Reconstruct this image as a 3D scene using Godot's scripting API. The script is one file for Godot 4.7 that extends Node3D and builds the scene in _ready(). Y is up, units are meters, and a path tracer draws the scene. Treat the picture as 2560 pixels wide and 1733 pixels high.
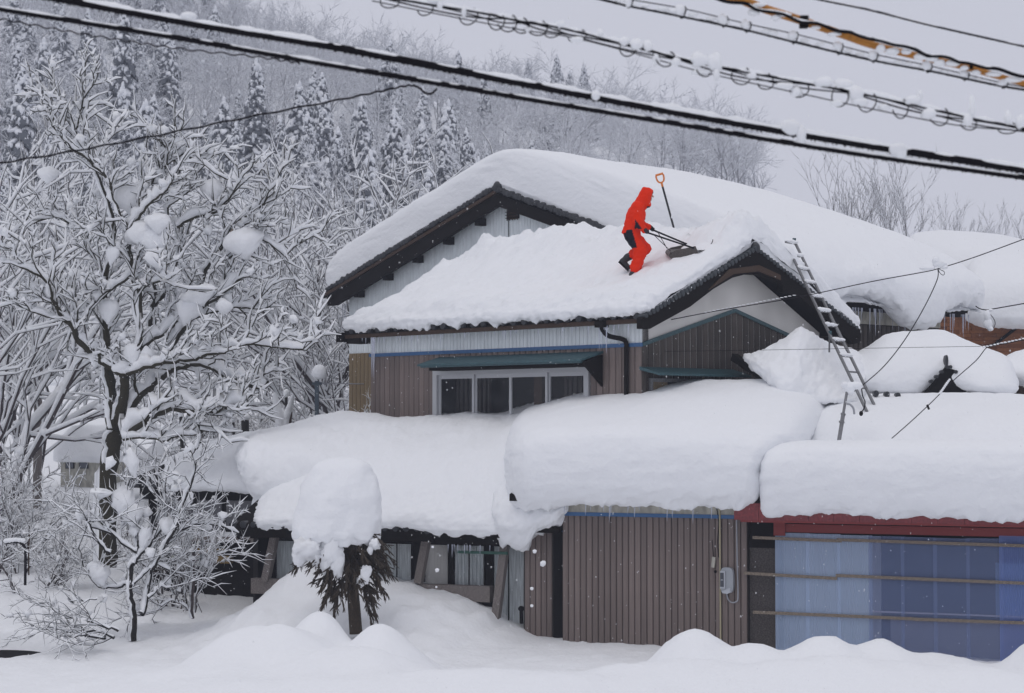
extends Node3D
# A man clearing snow off a farmhouse roof in a snowbound village. Lengths in metres, y up.
const F := 5000.0                       # focal length in photo pixels (2560 wide)
const PITCH := 0.03868                  # the camera looks up a little
const EYE := Vector3(0, 5.2, 0)
var rng := RandomNumberGenerator.new()
var nz := FastNoiseLite.new()           # soft lumps
var nf := FastNoiseLite.new()           # fine crumbs
var M := {}
var taken := {}
var U: Transform3D                      # farmhouse: x along the long front wall, z out of it
var G: Transform3D                      # lower buildings along the lane
var S: Transform3D                      # farmhouse's gable side: x along the gable wall (away), z out of it

class Mb:                               # a mesh being built
	var v := PackedVector3Array()
	var n := PackedVector3Array()
	var c := PackedColorArray()
	var ix := PackedInt32Array()
	var hue := Color.WHITE
	func add(p: Vector3, q: Vector3) -> int:
		v.append(p)
		n.append(q)
		c.append(hue)
		return v.size() - 1
	func tri(a: int, b: int, d: int) -> void:
		ix.append(a)
		ix.append(b)
		ix.append(d)
	func face(a: Vector3, b: Vector3, d: Vector3, e: Vector3) -> void:   # flat quad, corners counter-clockwise seen from outside
		var q := (b - a).cross(d - a).normalized()
		var i := add(a, q)
		add(b, q)
		add(d, q)
		add(e, q)
		for k in [0, 2, 1, 0, 3, 2]:
			ix.append(i + k)
	func box(lo: Vector3, hi: Vector3, t := Transform3D.IDENTITY) -> void:
		var p := []
		for k in 8:
			p.append(t * Vector3(hi.x if k & 1 else lo.x, hi.y if k & 2 else lo.y, hi.z if k & 4 else lo.z))
		face(p[4], p[5], p[7], p[6])
		face(p[1], p[0], p[2], p[3])
		face(p[0], p[4], p[6], p[2])
		face(p[5], p[1], p[3], p[7])
		face(p[6], p[7], p[3], p[2])
		face(p[0], p[1], p[5], p[4])
	func bar(a: Vector3, b: Vector3, w: float, h: float, up := Vector3.UP) -> void:   # a squared stick from a to b
		var d := (b - a).normalized()
		if absf(d.dot(up)) > 0.98:
			up = Vector3.RIGHT
		var s := d.cross(up).normalized() * w * 0.5
		var u := s.cross(d).normalized() * h * 0.5
		box(Vector3(-1, -1, 0), Vector3(1, 1, 1), Transform3D(Basis(s, u, b - a), a))
	func prism(poly: PackedVector2Array, z0: float, z1: float, t := Transform3D.IDENTITY) -> void:   # a flat outline given thickness along z
		if Geometry2D.is_polygon_clockwise(poly):
			poly.reverse()
		var k := Geometry2D.triangulate_polygon(poly)
		for side in 2:
			var q := t.basis * Vector3(0, 0, 1 if side else -1)
			var at := v.size()
			for p in poly:
				add(t * Vector3(p.x, p.y, z1 if side else z0), q.normalized())
			for i in range(0, k.size(), 3):
				var a := poly[k[i]]
				var ccw: bool = (poly[k[i + 1]] - a).cross(poly[k[i + 2]] - a) > 0
				if ccw == (side == 1):
					tri(at + k[i], at + k[i + 2], at + k[i + 1])
				else:
					tri(at + k[i], at + k[i + 1], at + k[i + 2])
		for i in poly.size():
			var a := poly[i]
			var b := poly[(i + 1) % poly.size()]
			face(t * Vector3(a.x, a.y, z1), t * Vector3(a.x, a.y, z0), t * Vector3(b.x, b.y, z0), t * Vector3(b.x, b.y, z1))
	func tube(p: PackedVector3Array, r: PackedFloat32Array, sides: int, snow: Mb = null, deep := 0.0, seed_ := 0.0) -> void:   # a bent tapered stick, and the snow lying along its top
		var m := p.size()
		var s := Vector3.RIGHT
		var at := v.size()
		var at2 := snow.v.size() if snow else 0
		var s2 := Vector3.RIGHT
		for k in m:
			var d := (p[mini(k + 1, m - 1)] - p[maxi(k - 1, 0)]).normalized()
			var hf := sqrt(maxf(0.0, 1.0 - d.y * d.y))
			s = s - d * s.dot(d)                       # carried along without twisting
			if s.length_squared() < 0.01:
				s = d.cross(Vector3(0.3, 0.2, 1.0))
			s = s.normalized()
			var u := s.cross(d).normalized()
			for j in sides:
				var a := TAU * j / sides
				var o := s * cos(a) + u * sin(a)
				add(p[k] + o * r[k], o)
			if snow:
				var lump := 0.75 + 0.5 * sin(seed_ * 7.1 + k * 2.3) * sin(seed_ * 3.7 + k * 1.1)
				var h := deep * (0.2 + 0.8 * pow(hf, 0.7)) * lump * (0.25 if k == m - 1 else 1.0)
				var w := r[k] * 0.95 + 0.18 * h
				var side := d.cross(Vector3.UP)
				if side.length_squared() > 0.02:
					side = side.normalized()
					s2 = side if side.dot(s2) >= 0.0 else -side
				var lie := (Vector3.UP * hf + Vector3(-0.75, 0.2, 0.45) * (1.0 - hf)).normalized()   # on top of what lies level, on the weather side of what stands
				lie = (lie - d * lie.dot(d) * 0.7).normalized()
				var mid := p[k] + lie * (r[k] * 0.5 + h * 0.5)
				for j in 6:
					var a := TAU * j / 6
					var o := s2 * cos(a) * w + lie * sin(a) * (h * 0.5 + r[k] * 0.35)
					snow.add(mid + o, o.normalized())
		for k in m - 1:
			for j in sides:
				var j2 := (j + 1) % sides
				var a := at + k * sides
				tri(a + j, a + sides + j, a + sides + j2)
				tri(a + j, a + sides + j2, a + j2)
			if snow:
				for j in 6:
					var j2 := (j + 1) % 6
					var a := at2 + k * 6
					snow.tri(a + j, a + 6 + j, a + 6 + j2)
					snow.tri(a + j, a + 6 + j2, a + j2)
		if snow:
			for k in [0, m - 1]:
				var i: int = at2 + k * 6
				for j in range(1, 5):
					if k:
						snow.tri(i, i + j, i + j + 1)
					else:
						snow.tri(i, i + j + 1, i + j)
		if r[m - 1] > 0.004:
			for j in range(1, sides - 1):
				tri(at + (m - 1) * sides, at + (m - 1) * sides + j, at + (m - 1) * sides + j + 1)
	func blob(o: Vector3, r: Vector3, noise: FastNoiseLite = null, amp := 0.0, la := 8, lo := 10, t := Basis.IDENTITY, flat := 0.0, taper := 0.0) -> void:   # a lump; «flat» presses its underside in
		var at := v.size()
		var pts := PackedVector3Array()
		for i in la + 1:
			var a := PI * i / la
			for j in lo:
				var b := TAU * j / lo
				var d := Vector3(sin(a) * cos(b), cos(a), sin(a) * sin(b))
				var k := 1.0
				if noise:
					k += amp * noise.get_noise_3dv(o * 3.0 + d * r * 6.0)
				var q := d * r * k
				if q.y < 0.0:
					q.y *= 1.0 - flat
				if taper > 0.0:
					var w := lerpf(1.0, smoothstep(-1.15, 0.45, q.y / r.y), taper)
					q.x *= w
					q.z *= w
				add(o + t * q, (t * (d / r)).normalized())
		for i in la:
			for j in lo:
				var a := at + i * lo + j
				var b := at + i * lo + (j + 1) % lo
				if i > 0:
					tri(a, b, b + lo)
				if i < la - 1:
					tri(a, b + lo, a + lo)
	func grid(w: int, at := 0) -> void:      # joins the points from «at» on, rows of w, into one smooth skin
		var h := (v.size() - at) / w
		for i in h - 1:
			for j in w - 1:
				var a := at + i * w + j
				tri(a, a + 1, a + w + 1)
				tri(a, a + w + 1, a + w)
		smooth(at)
	func smooth(at := 0) -> void:
		for i in range(at, v.size()):
			n[i] = Vector3.ZERO
		for k in range(0, ix.size(), 3):
			if ix[k] < at:
				continue
			var a := v[ix[k]]
			var q := (v[ix[k + 2]] - a).cross(v[ix[k + 1]] - a)
			for e in 3:
				n[ix[k + e]] += q
		for i in range(at, v.size()):
			n[i] = n[i].normalized() if n[i].length_squared() > 0 else Vector3.UP
	func mesh(tinted := false) -> ArrayMesh:
		var a := []
		a.resize(Mesh.ARRAY_MAX)
		a[Mesh.ARRAY_VERTEX] = v
		a[Mesh.ARRAY_NORMAL] = n
		if tinted:
			a[Mesh.ARRAY_COLOR] = c
		for k in range(0, ix.size(), 3):     # front faces run clockwise seen from where the normals point
			var p := v[ix[k]]
			if (v[ix[k + 1]] - p).cross(v[ix[k + 2]] - p).dot(n[ix[k]] + n[ix[k + 1]] + n[ix[k + 2]]) > 0.0:
				var e := ix[k + 1]
				ix[k + 1] = ix[k + 2]
				ix[k + 2] = e
		a[Mesh.ARRAY_INDEX] = ix
		var m := ArrayMesh.new()
		m.add_surface_from_arrays(Mesh.PRIMITIVE_TRIANGLES, a)
		return m

# ---------- names, parts, places ----------
func numbered(called: String, parent: Node) -> String:
	var key := str(parent.get_instance_id()) + called
	taken[key] = taken.get(key, -1) + 1
	return called if taken[key] == 0 else "%s_%03d" % [called, taken[key]]

func tag(o: Node3D, label: String, category: String, group := "", kind := "") -> Node3D:
	if label: o.set_meta("label", label)
	if category: o.set_meta("category", category)
	if group: o.set_meta("group", group)
	if kind: o.set_meta("kind", kind)
	return o

func thing(called: String, label: String, category: String, t := Transform3D.IDENTITY, group := "") -> Node3D:
	var o := Node3D.new()
	o.name = numbered(called, self)
	add_child(o)
	o.transform = t
	return tag(o, label, category, group)

func put(parent: Node, called: String, m: Mesh, mat: Material, t := Transform3D.IDENTITY) -> MeshInstance3D:
	var o := MeshInstance3D.new()
	o.name = numbered(called, parent)
	o.mesh = m
	o.material_override = mat
	o.transform = t
	parent.add_child(o)
	return o

func part(parent: Node, called: String, b: Mb, mat: Material) -> MeshInstance3D:
	return put(parent, called, b.mesh(), mat)

func boxy(parent: Node, called: String, mat: Material, lo: Vector3, hi: Vector3) -> MeshInstance3D:
	var b := Mb.new()
	b.box(lo, hi)
	return part(parent, called, b, mat)

func stick(parent: Node, called: String, mat: Material, p: PackedVector3Array, r: float, sides := 8) -> MeshInstance3D:
	var b := Mb.new()
	var rr := PackedFloat32Array()
	for k in p.size():
		rr.append(r)
	b.tube(p, rr, sides)
	return part(parent, called, b, mat)

func clump(parent: Node, c: Vector3, r: Vector3, amp := 0.5, la := 8, lo := 10, called := "snow_clump") -> void:
	var b := Mb.new()
	b.blob(c, r, nf, amp, la, lo)
	part(parent, called, b, M.snow)

func copy(o: Node3D, label: String, group := "") -> Node3D:
	var r: Node3D = o.duplicate()
	r.name = numbered(str(o.name).rstrip("0123456789").trim_suffix("_"), self)
	add_child(r)
	if label: r.set_meta("label", label)
	if group: r.set_meta("group", group)
	return r

func ray(x: float, y: float) -> Vector3:
	return Basis(Vector3.RIGHT, PITCH) * Vector3((x - 1280.0) / F, (866.5 - y) / F, -1.0)

func at(x: float, y: float, d: float) -> Vector3:        # the point d metres in front of the camera's station
	var r := ray(x, y)
	return EYE + r * (d / -r.z)

func hit(f: Transform3D, x: float, y: float, z := 0.0) -> Vector3:   # on the plane z of a building's own axes, in those axes
	var r := ray(x, y)
	var k := ((f.origin - EYE).dot(f.basis.z) + z) / r.dot(f.basis.z)
	return f.affine_inverse() * (EYE + r * k)

func spline(p: PackedVector3Array, m: int) -> PackedVector3Array:
	var q := PackedVector3Array()
	var k := p.size()
	for i in m:
		var t := float(i) / (m - 1) * (k - 1)
		var a := mini(int(t), k - 2)
		q.append(p[a].cubic_interpolate(p[a + 1], p[maxi(a - 1, 0)], p[mini(a + 2, k - 1)], t - a))
	return q

func pl(a: Array) -> PackedVector3Array:
	return PackedVector3Array(a)

func path(a: Array, d: float, m := 0) -> PackedVector3Array:   # photo points at one distance
	var p := PackedVector3Array()
	for k in range(0, a.size(), 2):
		p.append(at(a[k], a[k + 1], d))
	return spline(p, m) if m else p

# A body of snow: sections across it, each a line from under its front edge over the top to its back; ends rounded over «cap» metres.
func snow_body(secs: Array, step: float, m: int, cap: Vector2, amp: float, ragged: float, rag_to := 0.35, fine := 0.012, base = null) -> Mb:
	var rows := []
	for s in secs:
		rows.append(spline(s, m))
	var length := 0.0
	var run := [0.0]
	for i in rows.size() - 1:
		length += (rows[i + 1][m / 2] - rows[i][m / 2]).length()
		run.append(length)
	var ss := []
	var x := 0.0
	while x < length:
		ss.append(x)
		var e := minf(x / maxf(cap.x, 0.01), (length - x) / maxf(cap.y, 0.01))
		x += step * (1.0 if e > 1.0 else clampf(e, 0.12, 1.0))
	ss.append(length)
	var b := Mb.new()
	for sx in ss:
		var i := 0
		while i < rows.size() - 2 and run[i + 1] < sx:
			i += 1
		var t: float = (sx - run[i]) / maxf(run[i + 1] - run[i], 1e-4)
		var q := minf(cap_of(sx / maxf(cap.x, 1e-3)), cap_of((length - sx) / maxf(cap.y, 1e-3)))
		var line := PackedVector3Array()
		var mid := Vector3.ZERO
		for j in m:
			var p: Vector3 = rows[i][j].cubic_interpolate(rows[i + 1][j], rows[maxi(i - 1, 0)][j], rows[mini(i + 2, rows.size() - 1)][j], t)
			line.append(p)
			mid += p / m
		mid = mid.lerp((line[0] + line[m - 1]) * 0.5, 0.6)
		for j in m:
			var low: Vector3 = base.call(line[j]) if base != null else mid
			b.add(low.lerp(line[j], q), Vector3.UP)
		b.add(b.v[b.v.size() - m], Vector3.UP)
	b.grid(m + 1)
	for k in b.v.size():
		var p := b.v[k]
		var j := float(k % (m + 1)) / m
		var d := nz.get_noise_3dv(p * 1.1) * amp + nz.get_noise_3dv(p * 4.0) * amp * 0.35 + nf.get_noise_3dv(p * 3.0) * fine
		d += (1.0 - absf(b.n[k].y)) * (0.028 * nz.get_noise_3dv(p * Vector3(0.5, 5.5, 0.5)) + 0.016 * nf.get_noise_3dv(p * Vector3(0.7, 6.0, 0.7)))   # layers of successive falls on the cut faces
		p += b.n[k] * d
		if ragged > 0.0 and j < rag_to:
			var w := 1.0 - absf(j / rag_to * 2.0 - 1.0)
			p.y -= ragged * w * (maxf(0.0, nz.get_noise_3dv(p * 1.6) + 0.1) * 1.1 + maxf(0.0, nf.get_noise_3dv(p * 2.0)) * 0.9 - 0.15)
		b.v[k] = p
	b.v = close_seam(b.v, m + 1)
	b.smooth()
	return b

func close_seam(v: PackedVector3Array, w: int) -> PackedVector3Array:
	for k in range(0, v.size(), w):
		v[k + w - 1] = v[k]
	return v

func cap_of(e: float) -> float:
	e = clampf(e, 0.0, 1.0)
	return pow(1.0 - pow(1.0 - e, 2.6), 1.0 / 2.6)

# sections by photo columns on the lower buildings' axes: zs are distances out from the wall plane
func lane_secs(f: Transform3D, zs: Array, cols: Array) -> Array:
	var out := []
	for c in cols:
		var p := PackedVector3Array()
		for k in zs.size():
			var x: float = c[0] if not c[0] is Array else lerpf(c[0][0], c[0][1], clampf((k - 4.0) / (zs.size() - 5.0), 0.0, 1.0))
			p.append(f * hit(f, x, c[k + 1], zs[k]))
		out.append(p)
	return out

func roof_snow(called: String, label: String, b: Mb) -> void:
	tag(part(self, called, b, M.snow), label, "snow", "", "thing")

# ---------- materials ----------
func noise_tex(freq: float, octaves: int, seed_: int, size := 512, low := Color.BLACK, high := Color.WHITE) -> NoiseTexture2D:
	var f := FastNoiseLite.new()
	f.noise_type = FastNoiseLite.TYPE_SIMPLEX_SMOOTH
	f.frequency = freq
	f.fractal_octaves = octaves
	f.seed = seed_
	var g := Gradient.new()
	g.set_color(0, low)
	g.set_color(1, high)
	var t := NoiseTexture2D.new()
	t.width = size
	t.height = size
	t.seamless = true
	t.noise = f
	t.color_ramp = g
	return t

func mat(r: float, g: float, b: float, rough := 0.8, metal := 0.0) -> StandardMaterial3D:   # linear, real-world base colour
	var m := StandardMaterial3D.new()
	m.albedo_color = Color(r, g, b).linear_to_srgb()
	m.roughness = rough
	m.metallic = metal
	return m

func worn(m: StandardMaterial3D, tex: Texture2D, scale: Vector3, bump := 0.0, bump_tex: Texture2D = null) -> StandardMaterial3D:   # uneven tone and relief
	m.albedo_texture = tex
	m.uv1_triplanar = true
	m.uv1_scale = scale
	if bump > 0.0:
		m.heightmap_enabled = true
		m.heightmap_texture = bump_tex if bump_tex else tex
		m.heightmap_scale = bump
	return m

func make_materials() -> void:
	var soft := noise_tex(0.012, 4, 3, 512, Color(0.72, 0.72, 0.72), Color.WHITE)
	var hard := noise_tex(0.03, 5, 5, 512, Color(0.45, 0.45, 0.45), Color.WHITE)
	var grain := noise_tex(0.02, 5, 9)
	var streak := noise_tex(0.016, 5, 21, 512, Color(0.62, 0.62, 0.62), Color.WHITE)
	M.snow = mat(0.86, 0.875, 0.9, 0.9)
	M.snow.uv1_triplanar = true
	M.snow.uv1_world_triplanar = true
	M.snow.uv1_scale = Vector3.ONE * 0.7
	M.snow.heightmap_enabled = true
	M.snow.heightmap_texture = grain
	M.snow.heightmap_scale = 1.3
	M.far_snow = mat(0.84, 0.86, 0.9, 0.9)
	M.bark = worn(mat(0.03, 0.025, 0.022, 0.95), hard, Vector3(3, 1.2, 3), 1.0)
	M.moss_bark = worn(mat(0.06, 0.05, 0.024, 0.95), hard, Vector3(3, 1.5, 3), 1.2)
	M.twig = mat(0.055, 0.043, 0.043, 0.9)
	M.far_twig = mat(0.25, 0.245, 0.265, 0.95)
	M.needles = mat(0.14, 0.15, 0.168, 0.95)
	M.brown_needles = mat(0.045, 0.032, 0.02, 0.9)
	M.cedar_bark = worn(mat(0.085, 0.06, 0.035, 0.95), hard, Vector3(6, 1.0, 6), 1.5)
	M.siding = []
	for k in 4:
		var s: float = [1.0, 0.86, 1.1, 0.94][k]
		M.siding.append(worn(mat(0.275 * s, 0.215 * s, 0.195 * s, 0.65), streak, Vector3(2.2, 0.3, 2.2)))
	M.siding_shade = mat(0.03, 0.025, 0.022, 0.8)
	M.old_siding = []
	for k in 3:
		var s: float = [1.0, 0.8, 1.15][k]
		M.old_siding.append(worn(mat(0.12 * s, 0.1 * s, 0.088 * s, 0.85), hard, Vector3(2, 0.3, 2)))
	M.ochre = worn(mat(0.3, 0.22, 0.12, 0.8), soft, Vector3(2, 0.3, 2))
	M.white_metal = worn(mat(0.84, 0.9, 0.93, 0.5), noise_tex(0.01, 3, 17, 512, Color(0.9, 0.9, 0.9), Color.WHITE), Vector3(1.2, 0.25, 1.2))
	M.cream = worn(mat(0.55, 0.53, 0.46, 0.8), soft, Vector3(1, 0.4, 1))
	M.plaster = worn(mat(0.76, 0.745, 0.72, 0.9), noise_tex(0.006, 2, 13, 512, Color(0.88, 0.88, 0.88), Color.WHITE), Vector3(0.3, 0.3, 0.3))
	M.white_back = mat(0.4, 0.43, 0.46, 0.8)
	M.blue_trim = mat(0.03, 0.11, 0.26, 0.45)
	M.teal = worn(mat(0.04, 0.11, 0.13, 0.5), soft, Vector3(2, 2, 2))
	M.tile = worn(mat(0.03, 0.033, 0.04, 0.5), soft, Vector3(4, 4, 4))
	M.slate_tile = worn(mat(0.05, 0.06, 0.07, 0.6), soft, Vector3(4, 4, 4))
	M.dark_wood = worn(mat(0.02, 0.016, 0.014, 0.9), hard, Vector3(2, 2, 2))
	M.dark_wood.metallic_specular = 0.2
	M.brown_wood = worn(mat(0.09, 0.045, 0.022, 0.8), hard, Vector3(1, 4, 4))
	M.grey_wood = worn(mat(0.36, 0.315, 0.295, 0.9), hard, Vector3(1.5, 5, 5), 0.4)
	M.pale_wood = worn(mat(0.4, 0.33, 0.26, 0.9), hard, Vector3(1.2, 6, 6), 0.4)
	M.black = mat(0.01, 0.009, 0.009, 0.9)
	M.black.metallic_specular = 0.15
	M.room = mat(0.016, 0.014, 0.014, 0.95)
	M.curtain = worn(mat(0.8, 0.86, 0.88, 0.95), soft, Vector3(6, 0.3, 6))
	M.alloy = mat(0.46, 0.47, 0.49, 0.45, 0.2)
	M.ladder = worn(mat(0.32, 0.32, 0.33, 0.5, 0.3), hard, Vector3(5, 5, 5))
	M.steel = worn(mat(0.3, 0.3, 0.31, 0.45, 0.5), soft, Vector3(4, 4, 4))
	M.meter_grey = mat(0.32, 0.34, 0.37, 0.5)
	M.meter_light = mat(0.42, 0.44, 0.48, 0.45)
	M.pipe = mat(0.38, 0.34, 0.22, 0.6)
	M.pvc = mat(0.3, 0.31, 0.34, 0.5)
	M.red = worn(mat(0.24, 0.03, 0.036, 0.45), soft, Vector3(2, 2, 2))
	M.red_frame = mat(0.2, 0.022, 0.022, 0.6)
	M.cable = mat(0.008, 0.007, 0.009, 0.8)
	M.cable.metallic_specular = 0.15
	M.wire = mat(0.014, 0.012, 0.015, 0.8)
	M.wire.metallic_specular = 0.2
	M.guard = worn(mat(0.58, 0.23, 0.02, 0.5), soft, Vector3(3, 3, 3))
	M.frost = mat(0.35, 0.36, 0.4, 0.8)
	M.brick = worn(mat(0.56, 0.22, 0.085, 0.85), hard, Vector3(3, 3, 3))
	M.brick_dark = worn(mat(0.42, 0.155, 0.06, 0.85), hard, Vector3(3, 3, 3))
	M.suit = worn(mat(0.72, 0.022, 0.006, 0.75), soft, Vector3(5, 5, 5))
	M.suit_black = mat(0.014, 0.014, 0.018, 0.8)
	M.boot = mat(0.012, 0.012, 0.014, 0.5)
	M.skin = mat(0.42, 0.23, 0.16, 0.6)
	M.hair = mat(0.01, 0.009, 0.009, 0.7)
	M.lime = mat(0.45, 0.6, 0.03, 0.6)
	M.orange = mat(0.72, 0.2, 0.02, 0.45)
	M.tub = worn(mat(0.14, 0.115, 0.1, 0.6), hard, Vector3(2, 4, 4))
	M.glass = StandardMaterial3D.new()
	M.glass.transparency = BaseMaterial3D.TRANSPARENCY_ALPHA
	M.glass.albedo_color = Color(0.4, 0.42, 0.46, 0.03)
	M.glass.roughness = 0.05
	M.glass.metallic_specular = 0.22
	M.ice = StandardMaterial3D.new()
	M.ice.transparency = BaseMaterial3D.TRANSPARENCY_ALPHA
	M.ice.albedo_color = Color(0.86, 0.88, 0.94, 0.55)
	M.ice.roughness = 0.3
	M.poly = []
	for k in 3:
		var m := StandardMaterial3D.new()
		m.transparency = BaseMaterial3D.TRANSPARENCY_ALPHA
		m.albedo_color = [Color(0.7, 0.78, 0.9, 0.55), Color(0.5, 0.57, 0.74, 0.46), Color(0.46, 0.55, 0.8, 0.5)][k]
		m.roughness = 0.3
		M.poly.append(m)

func _ready() -> void:
	rng.seed = 7
	nz.noise_type = FastNoiseLite.TYPE_SIMPLEX_SMOOTH
	nz.frequency = 1.0
	nz.seed = 11
	nf.noise_type = FastNoiseLite.TYPE_SIMPLEX_SMOOTH
	nf.frequency = 2.0
	nf.fractal_octaves = 3
	nf.seed = 23
	# camera
	var cam := Camera3D.new()
	cam.name = "camera"
	cam.fov = rad_to_deg(2.0 * atan(866.5 / F))
	cam.near = 0.5
	cam.far = 600.0
	var lens := CameraAttributesPhysical.new()
	lens.frustum_focal_length = 12.0 / (866.5 / F)
	lens.frustum_focus_distance = 37.5
	lens.frustum_near = 0.5
	lens.frustum_far = 600.0
	lens.exposure_aperture = 3.2
	cam.attributes = lens
	cam.position = EYE
	cam.rotation.x = PITCH
	add_child(cam)
	cam.current = true
	# overcast sky
	var env := Environment.new()
	env.background_mode = Environment.BG_SKY
	var sm := ProceduralSkyMaterial.new()
	sm.sky_top_color = Color(0.825, 0.83, 0.865)
	sm.sky_horizon_color = Color(0.835, 0.842, 0.89)
	sm.sky_curve = 0.22
	sm.ground_bottom_color = Color(0.6, 0.61, 0.65)
	sm.ground_horizon_color = Color(0.74, 0.75, 0.8)
	sm.sun_angle_max = 0.0
	var sky := Sky.new()
	sky.sky_material = sm
	env.sky = sky
	env.tonemap_mode = Environment.TONE_MAPPER_LINEAR
	env.tonemap_exposure = 1.08
	env.fog_enabled = true
	env.fog_density = 0.0017
	env.fog_light_color = Color(0.84, 0.87, 0.95)
	env.sdfgi_enabled = true
	env.ssao_enabled = true
	env.ssil_enabled = true
	var we := WorldEnvironment.new()
	we.name = "overcast_sky"
	we.environment = env
	add_child(we)
	# the sun behind thick cloud
	var sun := DirectionalLight3D.new()
	sun.name = "sun"
	sun.light_energy = 0.15
	sun.light_color = Color(1.0, 0.97, 0.93)
	sun.light_angular_distance = 40.0
	sun.shadow_enabled = true
	sun.sky_mode = DirectionalLight3D.SKY_MODE_LIGHT_ONLY
	sun.rotation_degrees = Vector3(-70, -30, 0)
	add_child(sun)
	make_materials()
	var t := deg_to_rad(47.0)
	U = Transform3D(Basis(Vector3(cos(t), 0, sin(t)), Vector3.UP, Vector3(-sin(t), 0, cos(t))), Vector3(2.392, 0, -37.0))
	S = Transform3D(Basis(-U.basis.z, Vector3.UP, U.basis.x), U.origin)
	t = deg_to_rad(23.0)
	G = Transform3D(Basis(Vector3(cos(t), 0, sin(t)), Vector3.UP, Vector3(-sin(t), 0, cos(t))), Vector3(2.5115, 0, -35.0))
	make_ground()
	make_farmhouse()
	make_roof_snow()
	make_lane_house()
	make_shed()
	make_veranda()
	make_neighbours()
	make_hill_forest()
	make_near_trees()
	make_cedar()
	make_worker()
	make_tools()
	make_cables()
	make_house_wires()
	make_small_things()
	make_snowfall()

# ---------- snow-covered ground ----------
const HILL := [-110.0, 60.0, -75.0, 56.0, -51.0, 50.0, -31.0, 45.0, -25.0, 42.0, -17.0, 39.0, -11.0, 37.5, 0.8, 34.5, 12.8, 31.5, 24.8, 28.0, 32.8, 24.5, 40.8, 20.0, 51.0, 15.0, 90.0, 9.0, 140.0, 8.0]
const PILE := [-13.5, 1.25, -9.7, 1.25, -8.53, 1.55, -7.7, 2.0, -7.2, 2.45, -6.9, 2.62, -6.2, 2.5, -5.15, 2.3, -4.0, 2.1, -3.38, 1.85, -2.9, 1.55, -2.3, 1.36, 9.0, 1.3]
# wind-rounded banks along the lane: photo column, photo row of the top, distance, half width, half depth
const BANKS := [[630, 1566, 31.2, 0.95, 1.2], [795, 1530, 32.2, 0.62, 1.0], [710, 1562, 31.0, 0.95, 1.0], [950, 1558, 31.4, 0.72, 1.0], [560, 1650, 30.0, 1.6, 1.3], [880, 1618, 29.8, 1.2, 1.1], [800, 1690, 28.6, 3.0, 0.9], [1180, 1672, 28.6, 2.2, 0.9], [1738, 1573, 30.8, 0.72, 1.0], [1885, 1608, 30.4, 0.85, 0.9],
	[1700, 1644, 29.4, 1.9, 1.0], [2060, 1592, 30.4, 0.8, 1.0], [2200, 1597, 30.6, 0.72, 1.0], [2080, 1640, 29.2, 2.2, 0.9], [2340, 1634, 30.6, 1.1, 0.9], [2640, 1590, 30.0, 0.8, 1.0], [1420, 1680, 28.8, 1.8, 0.9], [2420, 1662, 29.0, 2.0, 0.9]]
var banks := []

func along(table: Array, x: float) -> float:
	var k := 0
	while k < table.size() - 4 and table[k + 2] < x:
		k += 2
	var t := clampf((x - table[k]) / (table[k + 2] - table[k]), 0.0, 1.0)
	return lerpf(table[k + 1], table[k + 3], t * t * (3.0 - 2.0 * t))

func ground_height(x: float, d: float) -> float:      # d: metres into the picture
	var h := 1.15 + 0.07 * clampf(d - 35.0, 0.0, 45.0)
	if d > 72.0:
		var t := clampf((d - 72.0) / 128.0, 0.0, 1.0)
		h = lerpf(h, along(HILL, x), t * (1.12 - 0.12 * t))
		if d > 200.0:
			h -= (d - 200.0) * 0.3
		h += 2.2 * nz.get_noise_2d(x * 0.03, d * 0.03)
	if d < 46.0:
		var p := G.affine_inverse() * Vector3(x, 0, -d)
		var z := p.z + 0.2 + 0.35 * nz.get_noise_2d(x * 0.5, d * 0.5)
		if p.x < 9.0:
			var f := clampf(1.0 - z / 3.6, 0.0, 1.0)
			f = f * f * (3.0 - 2.0 * f) * 0.5 + f * 0.5
			var e := along(PILE, p.x) if z > -1.0 else h
			h = maxf(h, lerpf(1.12, e, f)) if p.x > -9.8 else lerpf(h, maxf(h, lerpf(1.12, e, f)), clampf((p.x + 13.0) / 3.0, 0.0, 1.0))
		# stream cut at the far left
		var cut := Vector2((x + 9.5) / 1.15, (d - 36.2) / 1.35).length()
		h -= 0.75 * clampf((1.15 - cut) * 3.0, 0.0, 1.0)
		for b in banks:
			var q := Vector2((x - b.x) / b.w, (d - b.y) / b.z).length_squared()
			if q < 8.0:
				var e: float = 1.08 + b.e * exp(-0.7 * q)
				h = log(exp(h * 11.0) + exp(e * 11.0)) / 11.0 if absf(h - e) < 0.6 else maxf(h, e)
		h += 0.03 * nz.get_noise_2d(x * 0.7, d * 0.7) + 0.02 * nz.get_noise_2d(x * 2.5, d * 2.5)
		if d > 33.0:
			h += 0.03 * nf.get_noise_2d(x * 1.6, d * 1.6)
			if p.x > -10.5 and p.x < -3.0 and z > -0.6 and z < 4.0:
				h += 0.07 * nz.get_noise_2d(x * 1.3, d * 1.3) + 0.05 * nf.get_noise_2d(x * 0.9, d * 0.9)
		elif d > 26.0:
			h += 0.06 * nz.get_noise_2d(x * 1.1 + 5.0, d * 1.1)
	return h

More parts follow.
